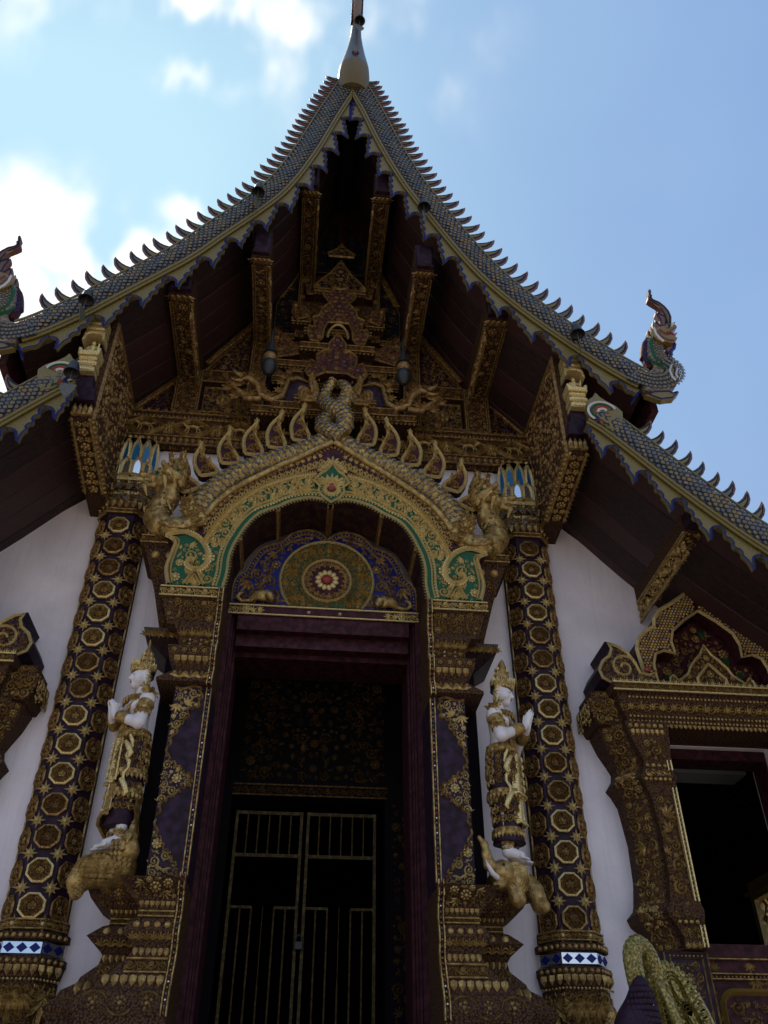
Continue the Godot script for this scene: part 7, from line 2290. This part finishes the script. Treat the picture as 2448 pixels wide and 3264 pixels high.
		for e in [-1.0, 1.0]:
			for k in 3: jw.add(LEAF, face(Vector3(0.155 * e, 1.0 + k * 0.012, -0.01 + 0.02 * k), Vector3(0, 0, -e), Vector3(e, 0.5, 0)) * place(0, 0, 0.09, (k - 1) * 0.5))
			var el := Vector3(0.175 * e, 0.785, 0.055); var sh := Vector3(0.138 * e, 0.96, 0)
			var a0 := sh.lerp(el, 0.18); var a1 := sh.lerp(el, 0.6)
			jw.tube([a0, sh.lerp(el, 0.3), sh.lerp(el, 0.45), a1], [0.054, 0.056, 0.054, 0.05], 12)
			for k in 10:
				var an := TAU * k / 10
				jw.add(LEAF, face(a1 + Vector3(cos(an) * 0.05, 0.0, sin(an) * 0.05), Vector3(-sin(an), 0, cos(an)) * -1.0, Vector3(cos(an), 0, sin(an))) * place(0, 0, 0.05, PI))
				jw.add(ROSE5, face(sh.lerp(el, 0.35) + Vector3(cos(an) * 0.056, 0, sin(an) * 0.056), Vector3(-sin(an), 0, cos(an)) * -1.0, Vector3(cos(an), 0, sin(an))) * place(0, 0, 0.034))
			var wr := hands + Vector3(0.03 * e, -0.055, -0.02)
			jw.tube([el.lerp(wr, 0.45), el.lerp(wr, 0.55), el.lerp(wr, 0.65), el.lerp(wr, 0.75), el.lerp(wr, 0.88)], [0.036, 0.043, 0.038, 0.042, 0.034], 12)
		# crossed chest straps
		jw.tube([Vector3(-0.09, 0.97, 0.07), Vector3(-0.05, 0.9, 0.1), Vector3(0.02, 0.83, 0.088), Vector3(0.075, 0.77, 0.06)], [0.012, 0.014, 0.013, 0.01], 7); jw.tube([Vector3(0.09, 0.97, 0.07), Vector3(0.05, 0.9, 0.1), Vector3(-0.02, 0.83, 0.09), Vector3(-0.075, 0.77, 0.06)], [0.012, 0.014, 0.013, 0.01], 7)
		for k in 5: jw.add(LEAF, face(Vector3((k - 2) * 0.024, 0.8 - 0.008 * absf(k - 2), 0.088), Vector3(1, 0, 0), Vector3(0, 0, 1)) * place(0, 0, 0.07, (k - 2) * 0.5))
		obj("jewellery", {G: jw}, root)
		# skirt
		var sk := B.new(); var so := B.new(); var ap := B.new(); var hm := B.new()
		if R:
			ell(sk, [[0.77, 0.1, 0.088], [0.74, 0.108, 0.096], [0.66, 0.128, 0.112], [0.58, 0.132, 0.118], [0.46, 0.122, 0.112], [0.4, 0.115, 0.108], [0.3, 0.1, 0.1], [0.2, 0.098, 0.096], [0.16, 0.104, 0.1], [0.13, 0.118, 0.112], [0.125, 0.1, 0.095]], 26, 0.012, 9)
		else:
			ell(sk, [[0.77, 0.1, 0.088], [0.74, 0.11, 0.096], [0.66, 0.13, 0.114], [0.58, 0.132, 0.118], [0.46, 0.124, 0.114], [0.36, 0.112, 0.108], [0.3, 0.105, 0.1], [0.22, 0.098, 0.09], [0.16, 0.1, 0.094], [0.155, 0.088, 0.08]], 26, 0.012, 9)
		for r in ([[0.75, 0.108, 0.096], [0.44, 0.124, 0.114], [0.2, 0.1, 0.098]] if R else [[0.75, 0.11, 0.098], [0.48, 0.128, 0.118], [0.36, 0.116, 0.11]]):
			ell(hm, [[r[0] + 0.018, r[1], r[2]], [r[0] + 0.012, r[1] + 0.009, r[2] + 0.009], [r[0] - 0.012, r[1] + 0.01, r[2] + 0.01], [r[0] - 0.018, r[1], r[2]]], 26)
			around(so, ROSE5, r[0], r[1] + 0.01, r[2] + 0.01, 0, 16, 0.03); around(so, TOOTH, r[0] - 0.016, r[1] + 0.008, r[2] + 0.008, 0, 24, 0.034)
		for yy in [0.69, 0.63, 0.57, 0.51, 0.39, 0.33, 0.27]:
			var f: float = 0.132 - absf(yy - 0.58) * 0.085
			around(so, CURL[int(yy * 100) % 2], yy, f, f * 0.9, 0, 13, 0.062, yy * 20)
			if yy > 0.5: around(so, ROSE, yy + 0.03, f, f * 0.9, 0, 9, 0.04, yy)
		# front apron, rolled sash ends
		for a in [[0.0, 0.7, 0.42, 0.075, 0.125], [0.0, 0.42, 0.24, 0.05, 0.118]]:
			var rows := []
			for i in 9:
				var f := i / 8.0
				var row := PackedVector3Array()
				for j in 9:
					var u := (j - 4) / 4.0
					row.push_back(Vector3(u * a[3] * (0.75 + 0.5 * f), lerpf(a[1], a[2], f) + 0.012 * cos(u * PI * 2.5) * f, a[4] - 0.03 * u * u + 0.012 * sin(u * 8.0) * (0.3 + f)))
				rows.append(row)
			ap.loft(rows, false, true, false, false, 1.0)
			var rim := []
			for j in 9: rim.append(rows[8][j] + Vector3(0, 0, 0.004))
			ap.tube(rim, [0.011], 6)
			for j in [0, 8]:
				var e := []
				for i in 9: e.append(rows[i][j])
				ap.tube(e, [0.007], 6)
		for e in [-1.0, 1.0]:
			var pp := []
			for k in 10: pp.append(Vector3((0.12 + 0.01 * sin(k * 1.5)) * e, 0.7 - 0.035 * k, 0.06 + 0.014 * cos(k * 1.7)))
			ap.tube(pp, [0.014, 0.02, 0.016, 0.02, 0.016, 0.02, 0.016, 0.02, 0.016, 0.006], 7, 0.6)
			ap.tube([Vector3(0.1 * e, 0.66, 0.09), Vector3(0.14 * e, 0.62, 0.08), Vector3(0.16 * e, 0.57, 0.06), Vector3(0.15 * e, 0.545, 0.07), Vector3(0.135 * e, 0.56, 0.085)], [0.012, 0.02, 0.018, 0.012, 0.006], 8)
			ap.tube([Vector3(0.1 * e, 0.42, 0.08), Vector3(0.135 * e, 0.38, 0.06), Vector3(0.15 * e, 0.33, 0.04), Vector3(0.14 * e, 0.31, 0.05)], [0.012, 0.02, 0.016, 0.005], 8)
		for i in 5: ap.add(ROSE5, place(0, 0.66 - i * 0.05, 0.045, i, 0.137))
		# anklets
		for e in [-1.0, 1.0]:
			for yy in [0.085, 0.11]:
				var q := B.new(); ell(q, [[yy + 0.012, 0.036, 0.036], [yy + 0.006, 0.043, 0.043], [yy - 0.006, 0.043, 0.043], [yy - 0.012, 0.036, 0.036]], 14)
				so.add(q, Transform3D(Basis(), Vector3(0.058 * e, 0, 0.002)))
			var q2 := B.new(); around(q2, LEAF, 0.12, 0.04, 0.04, 0, 9, 0.035)
			so.add(q2, Transform3D(Basis(), Vector3(0.058 * e, 0, 0.002)))
		obj("skirt", {PUR: sk}, root); obj("skirt_ornament", {G: so}, root); obj("skirt_hem", {G: hm}, root); obj("apron", {GB: ap}, root)
		if not R:
			# the slanting outer wrap that leaves the forward leg bare
			var wr2 := B.new(); var rows := []
			for i in 8:
				var f := i / 7.0
				var row := PackedVector3Array()
				for j in 15:
					var a := deg_to_rad(20 + j * 20.0)
					var drop := 0.14 * (0.5 + 0.5 * sin(a - 0.6)) * f
					row.push_back(Vector3(cos(a) * (0.122 + 0.02 * f), 0.42 - 0.2 * f - drop + 0.008 * sin(j * 2.1), -sin(a) * (0.112 + 0.02 * f) ))
				rows.append(row)
			wr2.loft(rows, false, true)
			var e := []
			for j in 15: e.append(rows[7][j])
			wr2.tube(e, [0.013], 6)
			obj("outer_wrap", {G: wr2}, root)
		root.position = Vector3(1.235, 3.075, 0.47) if R else Vector3(-1.205, 3.075, 0.47)
		root.rotation.y = deg_to_rad(62) if R else deg_to_rad(-60)
		root.scale = Vector3(0.94, 1.0, 0.94)
	mounts()
func mounts() -> void:
	# elephant under the right statue
	var e := thing("elephant_mount", "gilded elephant with raised trunk and white tusks under the right statue", "elephant statue")
	var sd := Sdf.new(0.008)
	sd.cap(Vector3(0, -0.02, -0.03), Vector3(0.13, -0.03, 0.0), 0.11, 0.09, 0.04)
	sd.cap(Vector3(-0.04, 0.02, 0.13), Vector3(-0.02, 0.0, 0.05), 0.082, 0.09, 0.04)
	sd.chain([Vector3(-0.09, 0.02, 0.19), Vector3(-0.135, 0.05, 0.215), Vector3(-0.15, 0.11, 0.215), Vector3(-0.155, 0.17, 0.205), Vector3(-0.185, 0.215, 0.195)], [0.04, 0.034, 0.026, 0.02, 0.013], 0.02)
	sd.cap(Vector3(-0.07, -0.05, 0.17), Vector3(-0.1, -0.065, 0.2), 0.035, 0.022, 0.02)
	sd.cap(Vector3(0.17, -0.06, 0.06), Vector3(0.19, -0.15, 0.09), 0.06, 0.05, 0.03)
	sd.cap(Vector3(0.03, -0.05, 0.12), Vector3(0.04, -0.13, 0.15), 0.055, 0.05, 0.03)
	sd.cap(Vector3(0.19, -0.15, 0.09), Vector3(0.2, -0.16, 0.13), 0.045, 0.04, 0.02)
	obj("body", {G: sd.mesh()}, e)
	var ear := B.new()
	var rows := []
	for i in 6:
		var row := PackedVector3Array()
		for j in 10:
			var a := TAU * j / 10
			var r := i / 5.0
			row.push_back(Vector3(0.045 + cos(a) * 0.075 * r, -0.01 + sin(a) * 0.1 * r, 0.165 + 0.02 * (1 - r * r) + 0.008 * sin(a * 3) * r))
		rows.append(row)
	ear.loft(rows, true, true, false, false, 1.0)
	for k in 4:
		var arc := PackedVector2Array()
		for j in 15: arc.push_back(Vector2(0.045 + cos(TAU * j / 14) * (0.02 + k * 0.016), -0.02 + sin(TAU * j / 14) * (0.025 + k * 0.02)))
		ear.ridge(arc, 0.008, 0.18 - k * 0.004, 0.006)
	obj("ear", {G: ear}, e)
	var tk := B.new()
	tk.tube([Vector3(-0.09, -0.02, 0.2), Vector3(-0.125, -0.005, 0.235), Vector3(-0.15, 0.035, 0.245), Vector3(-0.16, 0.07, 0.24)], [0.018, 0.016, 0.011, 0.003], 8)
	obj("tusk", {SKIN: tk}, e)
	var ey := B.new(); ey.add(BEAD, face(Vector3(-0.045, 0.055, 0.208), Vector3(1, 0, 0), Vector3(-0.2, 0.2, 1)) * place(0, 0, 0.02))
	obj("eye", {BLACK: ey}, e)
	e.position = Vector3(1.2, 2.99, 0.4)
	# bird under the left statue
	var b := thing("bird_mount", "gilded scaly bird with curled crest and drooping tail under the left statue", "bird statue")
	sd = Sdf.new(0.008)
	sd.chain([Vector3(0.05, 0.0, 0.06), Vector3(-0.04, 0.0, 0.07), Vector3(-0.12, -0.02, 0.08), Vector3(-0.17, -0.08, 0.09), Vector3(-0.17, -0.15, 0.1)], [0.1, 0.105, 0.09, 0.062, 0.035], 0.03)
	sd.chain([Vector3(0.06, 0.02, 0.09), Vector3(0.1, 0.09, 0.14), Vector3(0.1, 0.15, 0.17)], [0.075, 0.055, 0.04], 0.03)
	sd.cap(Vector3(0.1, 0.16, 0.18), Vector3(0.1, 0.155, 0.225), 0.04, 0.022, 0.015)
	sd.cap(Vector3(0.1, 0.145, 0.23), Vector3(0.1, 0.105, 0.255), 0.018, 0.007, 0.01)
	for k in 3: sd.cap(Vector3(0.1, 0.19, 0.17 - k * 0.02), Vector3(0.1 + 0.0 * k, 0.225, 0.16 - k * 0.03), 0.02, 0.018, 0.008)
	sd.cap(Vector3(0.075, 0.12, 0.21), Vector3(0.07, 0.085, 0.205), 0.014, 0.016, 0.008)
	obj("body", {G: sd.mesh()}, b)
	var wg := B.new()
	rng.seed = 5
	for i in 9:
		for j in 6:
			var x := -0.14 + i * 0.026 + (0.013 if j % 2 else 0.0); var y := -0.08 + j * 0.026
			if pow((x + 0.04) / 0.11, 2) + pow((y + 0.015) / 0.07, 2) > 1.0: continue
			wg.add(TOOTH, Transform3D(Basis(Vector3(0, 0, 1), -1.1), Vector3(x, y, 0.185 - pow(x + 0.03, 2) * 1.6 - pow(y, 2) * 4.0)) * place(0, 0, 0.04))
	var rim := PackedVector2Array()
	for k in 24: rim.push_back(Vector2(-0.04 + cos(TAU * k / 24) * 0.125, -0.015 + sin(TAU * k / 24) * 0.082))
	wg.ridge(rim, 0.014, 0.165, 0.012, Transform3D(), true)
	obj("wing", {G: wg}, b)
	var tf := B.new()
	var tp := [Vector3(-0.1, -0.01, 0.08), Vector3(-0.14, -0.04, 0.085), Vector3(-0.165, -0.08, 0.09), Vector3(-0.172, -0.12, 0.095), Vector3(-0.17, -0.155, 0.1)]
	var tr := [0.094, 0.08, 0.062, 0.048, 0.036]
	for i in 9:
		var f := i * 0.48
		var q := int(f)
		var p: Vector3 = (tp[q] as Vector3).lerp(tp[q + 1], f - q) if q < 4 else tp[4]
		var rr: float = lerpf(tr[q], tr[mini(q + 1, 4)], f - q)
		for k in 9:
			var a := (k - 4 + 0.5 * (i % 2)) * 0.36
			var n := Vector3(sin(a), -sin(a) * 0.4, cos(a)).normalized()
			tf.add(TOOTH, face(p + n * (rr - 0.002), Vector3(0.55, 0.8, 0).cross(n).cross(n) * 1.0 + Vector3(cos(a), 0, -sin(a)), n) * place(0, 0, 0.028, -0.5))
	obj("tail_feathers", {G: tf}, b, "", "stuff")
	var nk := B.new()
	for i in 5:
		for j in 5: nk.add(TOOTH, Transform3D(Basis(Vector3(1, 0, 0), -0.4) , Vector3(0.06 + (j - 2) * 0.026, 0.02 + i * 0.03, 0.175 + i * 0.006 - absf(j - 2) * 0.012)) * place(0, 0, 0.036))
	obj("neck_feathers", {G: nk}, b)
	b.position = Vector3(-1.2, 2.985, 0.42)

# ---------------------------------------------------------------- swan on the stair post
func swan() -> void:
	var r := thing("swan_statue", "gold-necked swan statue with purple breast in the right foreground", "swan statue")
	var GS := worn(mat(lin(0.46, 0.38, 0.11), 0.38, 0.45), noise_tex(0.05, 77, Color(0.38, 0.34, 0.26), Color(1, 1, 1)), 2.5)
	var z := 2.2
	var nk := B.new()
	var path := []; var rad := []
	var raw := [Vector3(1.43, 2.02, z - 0.06), Vector3(1.4, 2.14, z - 0.05), Vector3(1.372, 2.225, z - 0.03), Vector3(1.342, 2.29, z - 0.01), Vector3(1.3, 2.31, z + 0.02), Vector3(1.268, 2.275, z + 0.04), Vector3(1.262, 2.2, z + 0.05), Vector3(1.275, 2.12, z + 0.04), Vector3(1.3, 2.04, z + 0.02), Vector3(1.31, 1.97, z + 0.0)]
	for i in raw.size() - 1:
		for k in 6:
			path.append((raw[i] as Vector3).cubic_interpolate(raw[i + 1], raw[maxi(i - 1, 0)], raw[mini(i + 2, raw.size() - 1)], k / 6.0)); rad.append(0.043 - 0.012 * (i + k / 6.0) / 9.0)
	nk.tube(path, rad, 18)
	var fe := B.new()
	for i in range(1, path.size() - 1):
		var d: Vector3 = (path[i + 1] - path[i - 1]).normalized()
		for k in 16:
			var a := TAU * (k + 0.5 * (i % 2)) / 16
			var side_v := d.cross(Vector3(0, 0, 1)).normalized(); var up_v := side_v.cross(d)
			var n := side_v * cos(a) + up_v * sin(a)
			fe.add(TOOTH, face((path[i] as Vector3) + n * (rad[i] - 0.0012), d.cross(n).rotated(n, 0.55 if k % 2 else -0.55), n) * Transform3D(Basis.from_scale(Vector3(0.009, 0.02, 0.011)), Vector3.ZERO))
	obj("neck", {GS: nk}, r); obj("neck_feathers", {GS: fe}, r, "", "stuff")
	var hd := Sdf.new(0.008)
	hd.cap(Vector3(1.31, 1.96, z), Vector3(1.33, 1.93, z - 0.03), 0.036, 0.03, 0.02); hd.cap(Vector3(1.33, 1.925, z - 0.04), Vector3(1.35, 1.89, z - 0.1), 0.02, 0.012, 0.012)
	obj("head", {GS: hd.mesh()}, r)
	var bz := z + 0.08
	var bs := Sdf.new(0.012)
	bs.cap(Vector3(1.268, 2.155, bz - 0.01), Vector3(1.228, 2.0, bz), 0.036, 0.09, 0.03, Vector3(0.92, 1, 1)); bs.cap(Vector3(1.225, 2.0, bz), Vector3(1.25, 1.78, bz - 0.1), 0.082, 0.14, 0.04, Vector3(0.92, 1, 1))
	obj("breast", {PUR: bs.mesh()}, r)
	var sc := B.new()
	for i in 15:
		for k in 9:
			var a := (k - 4 + (0.5 if i % 2 else 0.0)) * 0.26
			var y := 2.185 - i * 0.022
			var f := clampf((2.17 - y) / 0.17, 0.0, 1.0)
			var rr := 0.09 * pow(f, 0.5) + 0.006
			var n := Vector3(sin(a), 0.3 * (1.0 - f), cos(a)).normalized()
			sc.add(TOOTH, face(Vector3(1.265 - 0.04 * f + sin(a) * rr * 0.93, y, bz + cos(a) * rr), Vector3(cos(a), 0, -sin(a)), n) * place(0, 0, 0.024))
	obj("breast_scales", {PUR: sc}, r, "", "stuff")
	var bd := Sdf.new(0.016)
	bd.cap(Vector3(1.4, 2.02, z - 0.1), Vector3(1.5, 1.78, z - 0.25), 0.06, 0.15, 0.05); bd.cap(Vector3(1.33, 2.0, z - 0.02), Vector3(1.38, 1.8, z - 0.12), 0.06, 0.13, 0.05)
	obj("back", {GS: bd.mesh()}, r)
	var ed := B.new()
	for i in 16:
		var f := i / 15.0
		for q in 2: ed.add(LEAF, Transform3D(Basis(Vector3(0, 0, 1), -2.3 + 0.2 * q), Vector3(1.315 + 0.03 * f + 0.035 * q + 0.02 * f * q, 2.17 - f * 0.3, z + 0.09 - 0.05 * q)) * place(0, 0, 0.042))
	ed.tube([Vector3(1.345, 2.2, z + 0.02), Vector3(1.375, 2.1, z + 0.05), Vector3(1.41, 1.98, z + 0.05), Vector3(1.45, 1.85, z + 0.02)], [0.016, 0.024, 0.026, 0.02], 8)
	obj("breast_edge", {GS: ed}, r)
	# folded wing: scalloped feather panel with two nested lobes
	var o := smooth_ring(pv([1.415, 2.255, 1.44, 2.272, 1.465, 2.25, 1.51, 2.21, 1.545, 2.175, 1.575, 2.12, 1.595, 2.07, 1.615, 2.0, 1.62, 1.9, 1.6, 1.8, 1.52, 1.8, 1.46, 1.9, 1.435, 2.02, 1.405, 2.11, 1.385, 2.17, 1.39, 2.22]))
	var wb := B.new(); wb.plate(o, z - 0.1, z - 0.05, 0.012, Transform3D(), true)
	obj("wing", {GS: wb}, r)
	var zw := z - 0.05
	var fw := B.new()
	for k in 2:
		var c: Vector2 = [Vector2(1.458, 2.165), Vector2(1.502, 2.065)][k]
		for q in 3:
			var ov := PackedVector2Array()
			for j in 24:
				var a := TAU * j / 24
				var u := Vector2(cos(a) * (0.036 - 0.01 * q), sin(a) * (0.062 - 0.014 * q) * (1.0 if sin(a) > 0 else 1.9))
				ov.push_back(c + u.rotated(0.42))
			if q == 0: fw.plate(ov, zw - 0.004, zw + 0.014, 0.006)
			fw.ridge(ov, 0.008, zw + (0.0 if q == 0 else 0.013), 0.012, Transform3D(), true)
		for j in 13:
			var a := -0.35 + j * 0.32
			var p := c + Vector2(cos(a) * 0.05, sin(a) * 0.082).rotated(0.42)
			fw.plate(feather(p, a + 0.42 - PI / 2, 0.024, 0.042), zw, zw + 0.012, 0.005)
	for i in 15:
		var f := i / 14.0
		fw.plate(feather(Vector2(1.405 + 0.07 * f * f + 0.0 * f, 2.2 - 0.34 * f), 1.9, 0.02, 0.036), zw, zw + 0.012, 0.005)
		fw.plate(feather(Vector2(1.49 + 0.11 * sqrt(f), 2.215 - 0.36 * f), -1.0 - f * 0.4, 0.018, 0.036), zw, zw + 0.012, 0.005)
	obj("wing_feathers", {GS: fw}, r)
	var pd := B.new()
	pd.box(Vector3(1.1, 0.004, 1.9), Vector3(1.7, 1.55, 2.45)); pd.slab(Vector3(1.07, 1.55, 1.87), Vector3(1.73, 1.65, 2.48), 0.02)
	rebase(r, Vector3(1.35, 1.65, z - 0.05))
	var post := thing("stair_post", "white plastered post that carries the swan statue", "post")
	obj("shaft", {WHITE: pd}, post)
	rebase(post, Vector3(1.4, 0.004, 2.18))
func feather(c: Vector2, rot: float, w: float, l: float) -> PackedVector2Array:
	var o := PackedVector2Array()
	for p in pv([-0.35, -0.5, 0.35, -0.5, 0.5, 0.0, 0.42, 0.35, 0.0, 0.6, -0.42, 0.35, -0.5, 0.0]): o.push_back(c + Vector2(p.x * w, p.y * l).rotated(rot))
	return o

# ---------------------------------------------------------------- wind bells on the gable edges
func bells() -> void:
	var lb := B.new()
	lb.lathe([Vector2(0.012, 0.055), Vector2(0.03, 0.05), Vector2(0.04, 0.02), Vector2(0.05, -0.035), Vector2(0.062, -0.055), Vector2(0.05, -0.05), Vector2(0.03, 0.0), Vector2(0.01, 0.03)], Vector3.ZERO, 14)
	lb.tube([Vector3(0, 0.05, 0), Vector3(0, 0.13, -0.03)], [0.006], 6)
	var leaf := B.new()
	var o := pv([0, -0.3, 0.035, -0.25, 0.055, -0.2, 0.045, -0.165, 0.015, -0.16, 0, -0.17, -0.015, -0.16, -0.045, -0.165, -0.055, -0.2, -0.035, -0.25])
	leaf.plate(o, -0.002, 0.002, 0.0, Transform3D(), true)
	leaf.tube([Vector3(0, 0.0, 0), Vector3(0, -0.17, 0)], [0.003], 5)
	var bm := mesh_of({BLACK: lb}); var lm := mesh_of({GREY: leaf})
	for p in [[Vector3(0.045, 11.78, 1.62), "dark wind bell hanging from the finial at the gable peak", 0.3], [Vector3(-0.81, 8.68, 1.4), "wind bell half way up the left slope of the great gable", 1.2], [Vector3(-2.0, 7.03, 1.4), "wind bell low on the left slope of the great gable", 1.4],
		[Vector3(0.71, 8.68, 1.4), "wind bell half way up the right slope of the great gable", 1.1], [Vector3(1.94, 7.09, 1.4), "wind bell low on the right slope of the great gable", 1.3], [Vector3(-1.93, 6.2, 1.42), "wind bell with heart-shaped leaf on the curl of the lower left bargeboard", 0.1]]:
		var t := thing("wind_bell", p[1], "wind bell", "wind bells along the roof edges")
		t.position = p[0]
		put("bell", bm, t)
		put("leaf_clapper", lm, t, Transform3D(Basis(Vector3(0, 1, 0), p[2]), Vector3.ZERO))
